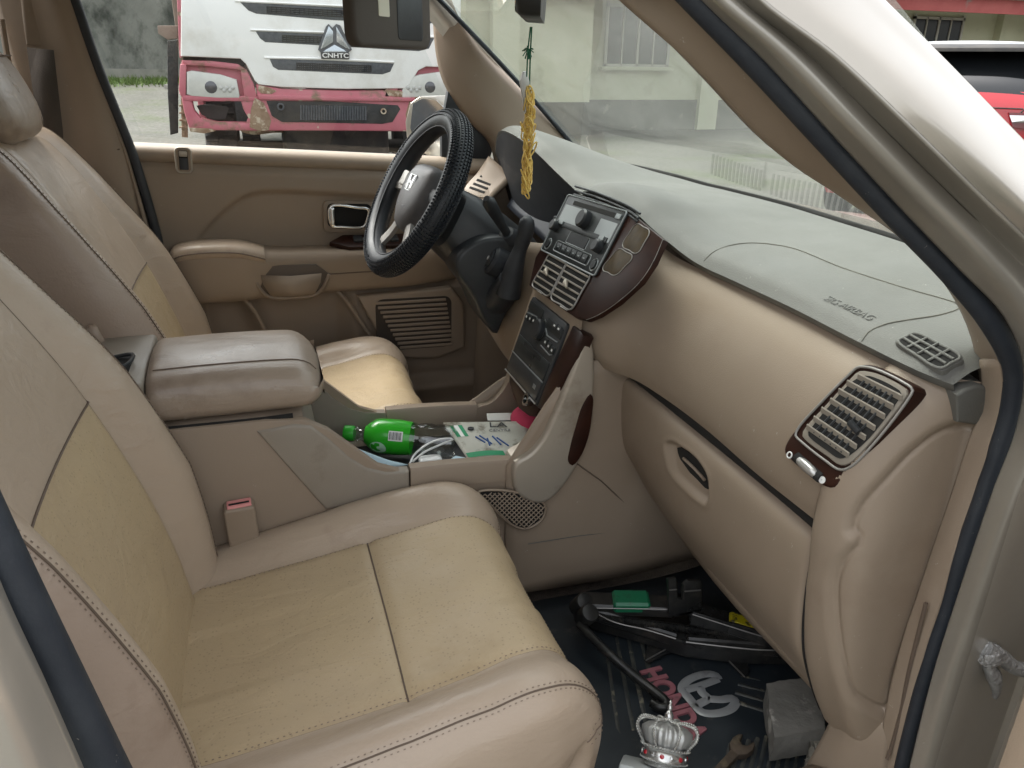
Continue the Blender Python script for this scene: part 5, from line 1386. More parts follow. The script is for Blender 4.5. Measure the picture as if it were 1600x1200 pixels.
# roof rail over the opening
tube('roof_rail', cr([(.40, -.615, 1.45), (.30, -.62, 1.53), (.15, -.63, 1.60), (-.2, -.64, 1.635), (-1.2, -.65, 1.65)], 30), .035, M['paint'], dp, n=10)
tube('roof_rail', cr([(.46, .635, 1.58), (.15, .64, 1.62), (-.2, .65, 1.64), (-1.2, .65, 1.65)], 30), .035, M['trim'], fa, n=10)
tube('header', cr([(.44, .61, 1.60), (.47, 0, 1.62), (.44, -.61, 1.60)], 20), .03, M['headliner'], ro, n=8)

# ================================================================== sun visor, mirror
vs = empty('sun_visor', car)
va, vb = at(552, 30, y=.40), at(662, 45, y=.62)
vu = vb - va; vu[2] = 0
L_ = np.linalg.norm(vu)
vfr = Fr((va + vb) / 2, vu, (0, 0, 1), (0, -1, 0))
cz = (at(548, 66, y=.41)[2] + at(655, 84, y=.61)[2]) / 2
vc = cz + .09 - vfr.o[2]
vfr.rplate('visor_board', 0, vc, L_ + .030, .18, .028, -.012, .024, mat('visor_cloth', (.085, .07, .06), .75, bump=.2, bscale=500), vs, .009, 3)
vfr.rplate('visor_label', -.048, vc + .018, .042, .10, .003, .0115, .0016, mat('visor_paper', (.72, .68, .56), .6), vs, 0)
vfr.rplate('visor_pocket', .06, vc - .03, .11, .085, .01, .0115, .002, M['black_soft'], vs, .001)
im = empty('rear_view_mirror', car)
imf = Fr(at(815, 22, y=.0) + np.array((0, 0, .022)), (.37, .93, 0), (.06, 0, 1), (-.93, .37, -.06))
imf.rplate('mirror_shell', 0, .008, .24, .074, .028, -.034, .036, M['black'], im, .010, 3)
imf.rplate('mirror_glass', 0, .008, .228, .064, .026, .0018, .0012, M['chrome'], im, 0)
tube('mirror_stem', [imf.p(0, .03, -.02), imf.p(0, .08, -.04), np.array((.60, 0, 1.53))], .011, M['black'], im, n=10)

# round plugs and bolts on the painted jamb
for q in ((1545, 905), (1528, 985)):
    c = on_plane(*q, at(1530, 940, y=-.795), (.55, -.8, .0))
    lathe('jamb_plug', [(0, .003), (.008, .003), (.011, .0)], c, (-.55, -.8, 0), M['jamb'], hb, 18)
# ================================================================== loose things in the car
# ---- hanging charm on the mirror
ch = empty('mirror_charm', None, tuple(at(822, 290, y=-.01)))
tag(ch, 'gold braided tassel charm hanging on a green cord below the mirror', 'charm')
gold = mat('gold_braid', (.80, .58, .17), .45, col2=(.66, .43, .09), scale=60, bump=.3, bscale=300)
grn = mat('green_cord', (.01, .10, .045), .7)
top = at(831, 42, y=-.01)
tube('cord', cr([top, at(829, 80, y=-.01), at(828, 110, y=-.01), at(827, 150, y=-.01)], 16), .0013, grn, ch, n=5)
tube('cord', cr([at(829, 42, y=-.012), at(825, 80, y=-.012), at(823, 120, y=-.012)], 10), .0012, grn, ch, n=5)
kb = MB(); kc_ = at(825, 78, y=-.012); random.seed(2)
for k in range(26):
    d = np.array([random.uniform(-1, 1), random.uniform(-1, 1), random.uniform(-1.2, .8)]); d /= np.linalg.norm(d)
    kb.tube([kc_, kc_ + d * .006 + np.array((0, 0, -.001)), kc_ + d * .010 + np.array((0, 0, -.004))], .0008, 4)
tag(kb.build('cord_knot', grn, ch), kind='stuff')
prism('silver_tag', [at(*q, y=-.012) for q in [(818, 112), (823, 111), (828, 127), (829, 150), (826, 172), (821, 178), (817, 150), (813, 126)]], (0, .006, 0), M['silver'], ch, .002)
random.seed(9)
a0 = at(829, 142, y=-.01); a1 = at(822, 298, y=-.01)
for k in range(74):
    f = k / 73
    c = a0 * (1 - f) + a1 * f
    w = .0125 * (1 - .45 * f) * (.45 + .55 * min(1, f * 6))
    ang = random.uniform(0, 6.28)
    c = c + np.array((math.cos(ang), math.sin(ang), 0)) * w * random.uniform(.2, .9)
    h = random.uniform(.007, .013); rr = random.uniform(.0035, .0062)
    d = np.array((math.cos(ang + 1.2), math.sin(ang + 1.2), 0)); u = np.array((random.uniform(-.4, .4), random.uniform(-.4, .4), 1))
    tube('braid_loop', [c + d * rr * math.cos(t) + u * h * math.sin(t) for t in np.linspace(0, 2 * math.pi, 12, endpoint=False)], .0013, gold, ch, n=5, closed=True)

# ---- bottle lying in the tray
TZ = .690
bt = empty('drink_bottle', None, (.28, -.03, TZ))
tag(bt, 'clear drink bottle with bright green cap and label lying in the console tray', 'bottle')
b0 = at(538, 676, z=.735); b1 = at(715, 690, z=.725)
b0 = np.array([b0[0], b0[1], .735]); axb = (b1 - b0); axb[2] = -.012; Lb = np.linalg.norm(axb[:2])
pet = glass('clear_pet', (.93, .96, .95), 1.6, ior=1.5)
green = mat('green_label', (.02, .36, .015), .28, col2=(.03, .45, .02), scale=9, coat=.4)
axn = axb / np.linalg.norm(axb)
Lt = .205
def bprof(s): return s
lathe('cap', [(0, 0), (.0135, 0), (.0145, .002), (.0145, .017), (.0135, .019), (.0, .019)], b0, axn, mat('green_cap', (.03, .42, .03), .35), bt, 24)
lathe('neck', [(.0105, .018), (.0105, .023), (.014, .024), (.014, .027), (.0108, .028), (.012, .034), (.020, .046), (.029, .058), (.031, .066)], b0, axn, pet, bt, 28)
lathe('label', [(.0165, .040), (.0225, .047), (.0300, .057), (.0322, .066), (.0330, .085), (.0328, .105), (.0315, .118), (.0310, .126)], b0, axn, green, bt, 36)
lathe('bottle_body', [(.0310, .122), (.0305, .130), (.0285, .137), (.0310, .146), (.0318, .16), (.0300, .168), (.0315, .176), (.0318, .192), (.0300, .202), (.022, .208), (.0, .206)], b0, axn, pet, bt, 32)
# barcode patch and pale emblem wrapped on the label
upb = np.array((0, 0, 1.)) ; sdb = np.cross(axn, upb); sdb /= np.linalg.norm(sdb)
sdb = sdb if sdb[1] < 0 else -sdb
upb = np.cross(sdb, axn); upb = upb if upb[2] > 0 else -upb
def onb(s, a, r): return b0 + axn * s + (sdb * math.cos(a) + upb * math.sin(a)) * r
grid('barcode_patch', [[onb(s, a, .0334) for a in np.linspace(.25, .80, 6)] for s in (.088, .114)], mat('label_white', (.8, .8, .78), .4), bt)
for k in range(11):
    s = .0895 + .0021 * k
    grid('barcode_bar', [[onb(q, a, .0337) for a in np.linspace(.32, .74, 5)] for q in (s, s + (.0009 if k % 3 else .0014))], M['black'], bt)
em_ = [[onb(.058 + .011 + .0155 * math.cos(t) * r, -.28 + .40 * math.sin(t) * r, np.interp(.069 + .0155 * math.cos(t) * r, [.05, .057, .066, .085], [.0252, .0304, .0326, .0334])) for t in np.linspace(0, 6.283, 25)] for r in (.02, 1)]
grid('label_emblem', em_, mat('label_pale', (.45, .72, .52), .4), bt)

# ---- papers, sachet, charger, plate, cap
def sheet(name, qs, z, m, label, cat, curl=0, thick=.0006):
    c = [at(a, b, z=zz) for (a, b), zz in zip(qs, z)]
    G = []
    n = 12
    for i in range(n):
        u = i / (n - 1); r = []
        for j in range(n):
            v = j / (n - 1)
            p = c[0] * (1 - u) * (1 - v) + c[1] * u * (1 - v) + c[2] * u * v + c[3] * (1 - u) * v
            r.append(p + np.array((0, 0, curl * math.sin(math.pi * u) * math.sin(math.pi * v + .4))))
        G.append(r)
    o = grid(name, G, m, None, thick=thick)
    return tag(o, label, cat)
blue = mat('blue_paper', (.50, .66, .74), .7, col2=(.45, .61, .70), scale=10)
sheet('paper_sheet', [(540, 692), (575, 712), (638, 726), (590, 730)], [.735, .722, .715, .712], blue, 'pale blue paper sheet tucked under the green bottle', 'paper', .004)
sheet('paper_sheet', [(690, 728), (712, 712), (732, 716), (726, 729)], [.712, .722, .722, .716], blue, 'small pale blue paper corner beside the white charger', 'paper', .002)
chg = empty('phone_charger', None, tuple(at(668, 722, z=.70)))
tag(chg, 'white phone charger plug with its cable lying in the tray', 'charger')
wh = mat('white_plastic', (.72, .73, .72), .35)
cq = at(662, 720, z=.715); bx = Fr(cq, at(700, 716, z=.715) - cq, (0, 1, 0), (0, 0, 1))
bx.rplate('plug_body', .012, 0, .042, .026, .008, -.014, .020, wh, chg, .006, 3)
tube('cable', cr([at(640, 726, z=.715), at(648, 710, z=.722), at(668, 694, z=.735), at(690, 686, z=.742), at(708, 686, z=.742), at(690, 694, z=.735), at(664, 706, z=.728), at(644, 722, z=.717)], 50), .0019, wh, chg, n=6)
# licence plate, off-white enamel with a green flag
lp = empty('license_plate', None, tuple(at(765, 690, z=.73)))
tag(lp, 'dirty white license plate with green flag and bent corners in the tray', 'license plate')
pz = .738
p00 = at(692, 660, z=pz + .010); p10 = at(822, 658, z=pz + .008); p01 = at(732, 719, z=pz - .016); p11 = at(838, 712, z=pz - .016)
enamel = mat('plate_enamel', (.52, .52, .46), .5, col2=(.40, .39, .33), scale=14, stain=(.16, .14, .10), sscale=26, sthr=(.52, .66))
def pp(u, v, h=0):
    p = p00 * (1 - u) * (1 - v) + p10 * u * (1 - v) + p01 * (1 - u) * v + p11 * u * v
    return p + np.array((0, 0, h + .004 * math.sin(u * 5) * v))
PG = [[pp(u, v) for v in np.linspace(0, 1, 10)] for u in np.linspace(0, 1, 16)]
grid('plate_sheet', PG, enamel, lp, thick=.0015)
pgr = mat('plate_green', (.015, .26, .11), .5, stain=(.2, .22, .15), sscale=30, sthr=(.6, .7))
def patch(name, u0, u1, v0, v1, m, h=.0009): return grid(name, [[pp(u, v, h) for v in np.linspace(v0, v1, 4)] for u in np.linspace(u0, u1, 8)], m, lp)
patch('flag_stripe', .05, .10, .10, .42, pgr); patch('flag_stripe', .15, .20, .10, .42, pgr); patch('flag_white', .10, .15, .10, .42, M['white'])
patch('plate_band', .02, .55, .84, .97, pgr); patch('plate_band', .58, .92, .86, .98, pgr)
lathe('plate_bolt', [(.006, 0), (.006, .002), (.003, .003), (0, .003)], pp(.28, .22, .001), (0, 0, 1), M['black'], lp, 12)
pf = Fr(pp(.62, .14, .0012), pp(1, .14) - pp(0, .14), pp(.5, 0) - pp(.5, 1))
if pf.n[2] < 0: pf.n = -pf.n
pf.text('plate_letters', 'LA', .002, .002, .0006, .020, M['black'], lp, .0008, sx=1.5)
pf.text('plate_letters', 'CENTRE', .004, -.014, .0006, .0085, mat('plate_grey', (.2, .2, .2), .5), lp, .0008, sx=1.3)
inkb = mat('plate_blue', (.04, .10, .28), .5)
for (u0, v0, u1, v1) in ((.28, .45, .36, .62), (.34, .42, .44, .66), (.50, .44, .56, .68), (.55, .48, .66, .70), (.42, .50, .40, .70)):
    tube('plate_stroke', [pp(u0, v0, .001), pp(u1, v1, .001)], .0016, inkb, lp, n=5)
sheet('paper_card', [(760, 646), (804, 645), (802, 656), (762, 657)], [.740, .740, .738, .738], mat('card_white', (.6, .6, .56), .6), 'white printed card behind the license plate', 'card', .001)
# pink and black cap
cp = empty('cap', None, tuple(at(835, 670, z=.70)))
tag(cp, 'crumpled pink cap with black brim pushed under the center stack', 'cap')
pk = mat('pink_cloth', (.48, .035, .09), .85, bump=.3, bscale=400)
cc_ = at(830, 658, z=.735)
CG = []
for a in np.linspace(0, math.pi / 2, 9):
    CG.append([cc_ + np.array((.040 * math.cos(a) * math.cos(b) , .048 * math.cos(a) * math.sin(b), .034 * math.sin(a) - .004 * math.cos(3 * b) * math.cos(a))) for b in np.linspace(0, 2 * math.pi, 28, endpoint=False)])
grid('crown', CG, pk, cp, cv=True)
grid('brim', [[cc_ + np.array((r * .040 * math.cos(b) - .012 * (r - 1), r * .048 * math.sin(b), -.004 - .02 * (r - 1))) for b in np.linspace(2.2, 5.6, 20)] for r in (.98, 1.15, 1.4)], M['black_soft'], cp, thick=.003)
tube('buckle', cr([at(824, 692, z=.735), at(820, 684, z=.74), at(826, 682, z=.742), at(828, 696, z=.735)], 16, True), .0016, M['chrome'], cp, n=5, closed=True)

# ================================================================== passenger footwell
FZ = .452
mt = empty('floor_mat', None, (.75, -.40, FZ))
tag(mt, 'black rubber floor mat with pink lettering and silver emblem in the passenger footwell', 'floor mat')
rub = mat('mat_rubber', (.012, .017, .022), .45, col2=(.022, .028, .034), scale=14, stain=(.10, .095, .08), sscale=22, sthr=(.60, .78), rvar=.1)
MG = net([[(.42, -.655, FZ), (.42, -.40, FZ), (.42, -.165, FZ + .004)], [(.80, -.65, FZ + .002), (.80, -.40, FZ), (.80, -.165, FZ + .006)], [(.92, -.645, FZ + .03), (.92, -.4, FZ + .03), (.92, -.165, FZ + .035)], [(1.05, -.64, FZ + .13), (1.05, -.4, FZ + .13), (1.05, -.165, FZ + .13)]], 24, 14)
grid('mat_sheet', MG, rub, mt, thick=.008)
mfr = Fr((.62, -.40, FZ + .001), (1, 0, 0), (0, 1, 0), (0, 0, 1))
rubn = M['black_soft']
ribm = mat('rib_dusty', (.020, .025, .028), .5, col2=(.07, .07, .06), scale=30, stain=(.20, .18, .13), sscale=45, sthr=(.56, .66))
for k in range(5):
    a = at(927 + 17 * k, 1000 - 6 * k, z=FZ + .003); b = at(950 + 20 * k, 1180 - 18 * k + (10 if k % 2 else 0), z=FZ + .003)
    tube('mat_rib', [a, a * .5 + b * .5, b], .0052, ribm, mt, n=6, ry=.004)
for k in range(6):
    a = at(1165 - 4 * k, 1030 + 13 * k, z=FZ + .003); b = at(1262, 1050 + 17 * k, z=FZ + .003)
    tube('mat_rib', [a, b], .0042, ribm, mt, n=6, ry=.003)
for k in range(10):
    a = at(1142 + 14 * k, 1163 - 3 * k, z=FZ + .003); b = at(1125 + 14 * k, 1225, z=FZ + .003)
    tube('mat_rib', [a, b], .0040, ribm, mt, n=6, ry=.003)
# raised pad with the emblem
prism('mat_pad', [at(*q, z=FZ + .003) for q in [(1030, 1010), (1150, 1020), (1210, 1075), (1225, 1165), (1140, 1200), (1075, 1165), (985, 1060), (995, 1035)]], (0, 0, -.003), rub, mt, .001)
pinkm = mat('mat_pink', (.34, .13, .15), .55, col2=(.26, .09, .11), scale=40, stain=(.1, .07, .07), sscale=50)
silm = mat('mat_silver', (.36, .37, .38), .4, metal=.4, stain=(.2, .2, .2), sscale=40)
A_, B_ = at(1012, 1045, z=FZ + .004), at(1092, 1158, z=FZ + .004)
tf = Fr((A_ + B_) / 2, B_ - A_, (at(1060, 1090, z=FZ) - at(1040, 1110, z=FZ)), (0, 0, 1))
tf.text('mat_lettering', 'HONDA', 0, .0, .001, .050, pinkm, mt, .005, sx=np.linalg.norm(B_ - A_) / .192, bold=.0022)
# emblem frame drawn from its outline
def qz(q, h=.005): return at(*q, z=FZ + h)
H1 = [(1063, 1079), (1068, 1064), (1082, 1055), (1108, 1050), (1120, 1054), (1124, 1062), (1112, 1068), (1098, 1074), (1096, 1080), (1104, 1088), (1128, 1091), (1146, 1089), (1152, 1096), (1146, 1108), (1132, 1115), (1106, 1118), (1092, 1112), (1082, 1098)]
H1 = [qz(q) for q in H1]
def band(name, pts, w): return prism(name, pts, (0, 0, -.004), silm, mt, .001)
tube('emblem_band', cr([qz(q) for q in [(1122, 1061), (1118, 1055), (1104, 1053), (1084, 1058), (1070, 1067), (1066, 1078), (1076, 1090), (1086, 1102), (1096, 1112), (1110, 1115), (1132, 1112), (1145, 1105), (1149, 1096), (1144, 1091), (1128, 1093), (1106, 1092)]], 60), .0074, silm, mt, n=6, ry=.0016)
tube('emblem_band', cr([qz(q) for q in [(1122, 1061), (1106, 1067), (1092, 1072), (1072, 1078)]], 16), .0070, silm, mt, n=6, ry=.0016)
tube('emblem_band', cr([qz(q) for q in [(1094, 1073), (1097, 1082), (1106, 1091), (1092, 1100), (1088, 1104)]], 20), .0072, silm, mt, n=6, ry=.0016)

# ---- scissor jack lying across the mat
jk = empty('car_jack', None, tuple(at(1060, 960, z=FZ + .01)))
tag(jk, 'greasy black scissor jack lying across the footwell with green tape and yellow paint', 'jack')
worn = mat('pale_edge', (.22, .21, .20), .4, metal=.6)  # pale strips of this paint in the highlights along the jack's edges
jb = mat('jack_black', (.014, .015, .016), .35, metal=.3, col2=(.040, .039, .036), scale=30, stain=(.08, .07, .06), sscale=25, rvar=.12)
def jz(a, b, h): return at(a, b, z=FZ + h)
def bar(name, p, q, w, t, m=jb, parent=jk, lip=0):
    d = q - p; L = np.linalg.norm(d); d = d / L
    s = np.cross(d, (0, 0, 1)); s /= np.linalg.norm(s); u = np.cross(s, d)
    return box(name, (p + q) / 2, (L, w, t), m, parent, [d, s, u], min(w, t) * .2, 1)
prism('jack_body', [jz(*q, .046) for q in [(914, 950), (930, 938), (1050, 946), (1100, 956), (1180, 982), (1238, 1008), (1238, 1016), (1160, 1014), (1074, 1004), (1054, 998), (1000, 981), (930, 962)]], (0, 0, -.030), jb, jk, .004)
bar('upper_arm', jz(905, 941, .068), jz(1052, 948, .078), .040, .020)
bar('upper_arm', jz(1078, 954, .078), jz(1246, 1008, .052), .040, .018)
bar('upper_flange', jz(1080, 965, .078), jz(1236, 1010, .056), .006, .026)
bar('lower_arm', jz(922, 955, .060), jz(1058, 998, .040), .016, .026)
bar('lower_arm', jz(1072, 1002, .040), jz(1242, 1015, .046), .016, .026)
tube('arm_edge', cr([jz(922, 953, .075), jz(960, 972, .070), jz(1010, 984, .062), jz(1056, 998, .055)], 20), .0013, worn, jk, n=5)
tube('arm_edge', cr([jz(1072, 1003, .055), jz(1130, 1010, .058), jz(1200, 1016, .06), jz(1236, 1014, .06)], 20), .0013, worn, jk, n=5)
tube('arm_edge', [jz(924, 950, .080), jz(1046, 952, .090)], .0010, worn, jk, n=5)
tube('arm_edge', [jz(1082, 960, .090), jz(1160, 985, .080), jz(1228, 1006, .068)], .0010, worn, jk, n=5)
for q in ((908, 945), (916, 962)):
    c = jz(*q, .066)
    lathe('pivot', [(0, -.02), (.014, -.02), (.016, -.016), (.016, .016), (.014, .02), (.006, .022), (0, .022)], c, (0.1, -.6, .8), jb, jk, 18)
# threaded screw with visible turns
a, b = jz(935, 965, .062), jz(1215, 1000, .055)
n = 220
scr = []
for i in range(n):
    f = i / (n - 1)
    scr.append(1.12 if i % 2 else .94)
tube('screw', [a * (1 - i / (n - 1)) + b * (i / (n - 1)) for i in range(n)], .0062, jb, jk, n=8, scale=scr)
# saddle
ys = float(jz(1070, 948, .085)[1])
prism('saddle', [at(*q, y=ys - .016) for q in [(1044, 906), (1057, 904), (1059, 936), (1067, 938), (1068, 914), (1076, 908), (1096, 908), (1097, 950), (1094, 962), (1046, 962)]], (0, .006, 0), jb, jk, .0012)
prism('saddle', [at(*q, y=ys + .022) for q in [(1048, 912), (1060, 911), (1061, 930), (1074, 932), (1075, 912), (1098, 912), (1098, 948), (1048, 950)]], (0, .006, 0), jb, jk, .0012)
box('saddle_web', (at(1070, 948, y=ys) + np.array((0, .004, 0))), (.056, .040, .006), jb, jk, bev=.001)
tube('arm_edge', [at(1046, 922, y=ys - .0175), at(1057, 921, y=ys - .0175)], .0012, worn, jk, n=5)
tube('arm_edge', [at(1070, 924, y=ys - .0175), at(1095, 922, y=ys - .0175)], .0014, worn, jk, n=5)
# base plate with spread feet
prism('base_foot', [jz(*q, .016) for q in [(1062, 1000), (1116, 1008), (1120, 1016), (1058, 1010)]], (0, 0, -.012), jb, jk, .002)
prism('base_foot', [jz(*q, .015) for q in [(1061, 1002), (1060, 1012), (1012, 1034), (1007, 1030), (1012, 1008), (1040, 1000)]], (0, 0, -.004), jb, jk, .001)
prism('base_foot', [jz(*q, .015) for q in [(1116, 1008), (1164, 1058), (1170, 1050), (1168, 1028), (1150, 1012)]], (0, 0, -.004), jb, jk, .001)
tube('foot_edge', [jz(1009, 1032, .018), jz(1061, 1003, .018)], .0013, worn, jk, n=5)
tube('foot_edge', [jz(1116, 1009, .018), jz(1164, 1058, .018)], .0013, worn, jk, n=5)
gt = mat('green_tape', (.01, .15, .07), .35, stain=(.02, .04, .03), sscale=40)
yl = mat('yellow_paint', (.48, .40, .01), .45, stain=(.06, .05, .02), sscale=60, sthr=(.52, .6))
p, q = jz(957, 941, .0785), jz(1014, 943, .0785)
bar('green_tape', p + np.array((0, 0, .002)), q + np.array((0, 0, .004)), .0405, .0205, gt)
bar('yellow_mark', jz(1138, 968, .0735), jz(1215, 992, .0625), .030, .018, yl)
# ---- hooked jack handle
hk = tube('jack_handle', cr([at(905, 975, z=FZ + .055), at(950, 1020, z=FZ + .045), at(990, 1055, z=FZ + .03), at(1022, 1080, z=FZ + .022), at(1040, 1096, z=FZ + .018), at(1042, 1104, z=FZ + .017), at(1032, 1106, z=FZ + .016), at(1018, 1098, z=FZ + .016)], 60), .0075, jb, None, n=10)
tag(hk, 'thin black steel rod with hooked end lying over the mat ribs', 'hook')
# ---- concrete block piece
cb = mat('block_grey', (.14, .135, .12), .9, col2=(.20, .19, .17), scale=16, bump=.4, bscale=60, bdist=.006, stain=(.42, .40, .36), sscale=13, sthr=(.60, .68))
def rock(name, top_, h, m, jitter=.003, seed=1):
    r = random.Random(seed)
    T4 = [np.array(p) for p in top_]
    n = 9
    bm = bmesh.new()
    def surf(u, v, k):
        p = T4[0] * (1 - u) * (1 - v) + T4[1] * u * (1 - v) + T4[2] * u * v + T4[3] * (1 - u) * v
        return p - np.array((0, 0, h * k))
    V = {}
    N_ = 8; K_ = 4
    def key(i, j, k):
        if (i, j, k) not in V:
            p = surf(i / N_, j / N_, k / K_) + np.array([r.gauss(0, jitter) for _ in range(3)])
            V[(i, j, k)] = bm.verts.new(Vector(p))
        return V[(i, j, k)]
    for i in range(N_):
        for j in range(N_):
            bm.faces.new((key(i, j, 0), key(i + 1, j, 0), key(i + 1, j + 1, 0), key(i, j + 1, 0)))
            bm.faces.new((key(i, j, K_), key(i, j + 1, K_), key(i + 1, j + 1, K_), key(i + 1, j, K_)))
    for i in range(N_):
        for k in range(K_):
            bm.faces.new((key(i, 0, k), key(i, 0, k + 1), key(i + 1, 0, k + 1), key(i + 1, 0, k)))
            bm.faces.new((key(i, N_, k), key(i + 1, N_, k), key(i + 1, N_, k + 1), key(i, N_, k + 1)))
            bm.faces.new((key(0, i, k), key(0, i + 1, k), key(0, i + 1, k + 1), key(0, i, k + 1)))
            bm.faces.new((key(N_, i, k), key(N_, i, k + 1), key(N_, i + 1, k + 1), key(N_, i + 1, k)))
    return bm_obj(name, bm, m, None, angle=30)
o = rock('concrete_block', [jz(1198, 1068, .060), jz(1272, 1055, .060), jz(1290, 1138, .060), jz(1210, 1152, .060)], .045, cb, .0007, 3)
tag(o, 'rough grey concrete block resting on the mat near the sill', 'block')
o = rock('stone', [jz(1268, 1155, .04), jz(1300, 1140, .04), jz(1310, 1200, .04), jz(1262, 1215, .04)], .035, mat('stone_pale', (.34, .32, .27), .9, col2=(.24, .22, .18), scale=18, bump=.8, bscale=50, bdist=.01), .003, 8)
tag(o, 'pale broken stone below the concrete block at the sill', 'stone')
# ---- wrench
wr = empty('wrench', None, tuple(at(1150, 1180, z=FZ + .01)))
tag(wr, 'rusty open-ended wrench on the mat at the bottom edge', 'wrench')
rust = mat('rusty_steel', (.055, .042, .032), .7, metal=.3, col2=(.10, .072, .05), scale=40, bump=.4, bscale=120, stain=(.15, .12, .07), sscale=30)
wc = jz(1160, 1166, .012)
wdir = jz(1118, 1210, .010) - wc; wdir /= np.linalg.norm(wdir)
wq = Fr(wc, -wdir, np.cross((0, 0, 1), -wdir), (0, 0, 1))
_wp = wq.p
wq.p = lambda u, v, n=0: _wp(u * .72, v * .72, n)
wq.plate('wrench_jaw', [(-.030, -.009), (-.018, -.019), (0, -.022), (.016, -.018), (.020, -.012), (.002, -.009), (-.003, .0), (.002, .009), (.020, .012), (.016, .018), (0, .022), (-.018, .019), (-.030, .009)], -.004, .010, rust, wr, .0015)
wq.plate('wrench_shaft', [(-.16, -.007), (-.028, -.009), (-.028, .009), (-.16, .007)], -.002, .007, rust, wr, .0015)
# ---- crown ornament on a grey base
cw = empty('crown_ornament', None, tuple(jz(1038, 1190, .03)))
tag(cw, 'silver crown air freshener with red stones on a pale grey pad', 'ornament')
crm = mat('crown_silver', (.62, .62, .60), .28, metal=.85, rvar=.1)
kc0 = jz(1040, 1163, .062)
_d = kc0 - CAM; _d /= np.linalg.norm(_d); _z = np.array((0, 0, 1.))
cax = _z - _d * (_z @ _d) * .88; cax /= np.linalg.norm(cax)          # leaning back against the seat rail
cu_ = np.cross(cax, _d); cu_ /= np.linalg.norm(cu_); cv_ = np.cross(cax, cu_)
def kp(r, b, h): return kc0 + cax * h + (cu_ * math.cos(b) + cv_ * math.sin(b)) * r
R0 = .033
box('pad', kc0 - cax * .036 + cu_ * .004 + cv_ * .0, (.105, .085, .012), mat('pad_grey', (.46, .48, .47), .5), cw, [cu_, cv_, cax], .004)
def klathe(name, prof_, m_, k=36): return grid(name, [[kp(max(r, 1e-5), 2 * math.pi * i / k, h) for i in range(k)] for r, h in prof_], m_, cw, cv=True, angle=40)
klathe('crown_foot', [(.0, -.028), (R0 * .75, -.028), (R0 * .78, -.025), (R0 * .70, -.021)], crm)
klathe('crown_band', [(R0 * .70, -.022), (R0 * .92, -.021), (R0 * .96, -.019), (R0 * .92, -.017), (R0 * .90, -.008), (R0 * .96, -.005), (R0 * 1.0, -.003), (R0 * .92, -.001)], crm)
cap_ = []
for r, h in [(.86, -.002), (.96, .004), (1.06, .012), (1.05, .019), (.80, .025), (.4, .028), (.02, .029)]:
    cap_.append([kp(R0 * r * (1 - .11 * abs(math.sin(4 * b)) ** .5 - .03 * math.sin(24 * b)), b, h) for b in np.linspace(0, 2 * math.pi, 96, endpoint=False)])
grid('crown_cap', cap_, mat('cap_white', (.50, .50, .48), .35, metal=.5), cw, cv=True)
bd = MB()
def ball(c, r):
    P_ = []
    for a in np.linspace(-1.5, 1.5, 5):
        P_.append([c + r * np.array((math.cos(a) * math.cos(b), math.cos(a) * math.sin(b), math.sin(a))) for b in np.linspace(0, 6.283, 7, endpoint=False)])
    bd.grid(P_, cv=True, caps=True)
arch = cr([(R0 * .95, -.001), (R0 * 1.12, .006), (R0 * 1.28, .014), (R0 * 1.30, .022), (R0 * 1.12, .0285), (R0 * .75, .030), (R0 * .35, .029), (R0 * .10, .031)], 22)
for k in range(8):
    b = 2 * math.pi * (k + .5) / 8
    tube('crown_arch', [kp(r, b, h) for r, h in arch], .0016, crm, cw, n=6)
    for r, h in arch: ball(kp(r + .0012, b, h + .0008), .0019)
for k in range(46):
    b = 2 * math.pi * k / 46
    ball(kp(R0 * 1.0, b, -.003), .0014); ball(kp(R0 * .96, b, -.0195), .0010)
tag(bd.build('crown_beads', crm, cw), kind='stuff')
klathe('finial', [(.0, .029), (.004, .030), (.0062, .035), (.0062, .038), (.004, .042), (.0022, .044), (.0034, .046), (.0034, .049), (.0016, .052), (.0022, .055), (0, .058)], crm, 16)
redj = mat('red_stone', (.4, .01, .02), .15, coat=.6)
for k in range(14):
    b = 2 * math.pi * (k + .3) / 14
    c = kp(R0 * .905, b, -.0125); ax_ = kp(1, b, 0) - kc0
    lathe('stone_setting', [(0, .0), (.0032, 0), (.0028, .0014), (0, .0022)], c, ax_, redj if k % 2 else crm, cw, 10)
# ================================================================== outside
conc = mat('yard_concrete', (.105, .102, .088), .75, spec=.2, col2=(.060, .060, .050), scale=.9, amount=.3, stain=(.055, .07, .028), sscale=.55, sthr=(.52, .70), bump=.4, bscale=12, bdist=.02, rvar=.15)
GX = np.concatenate([np.linspace(-60, -8, 8), np.linspace(-6, 22, 15), np.linspace(26, 80, 8)])
GY = np.concatenate([np.linspace(-60, -6, 8), np.linspace(-4, 12, 6), np.linspace(14, 32, 10), np.linspace(36, 80, 5)])
def gz(x, y): return float(.75 * sstep(np.array(y), 13.5, 25.5) * (1 - sstep(np.array(x), 2.5, 5.0)))
ground = grid('ground', [[(x, y, gz(x, y)) for y in GY] for x in GX], conc, None)
tag(ground, kind='structure')
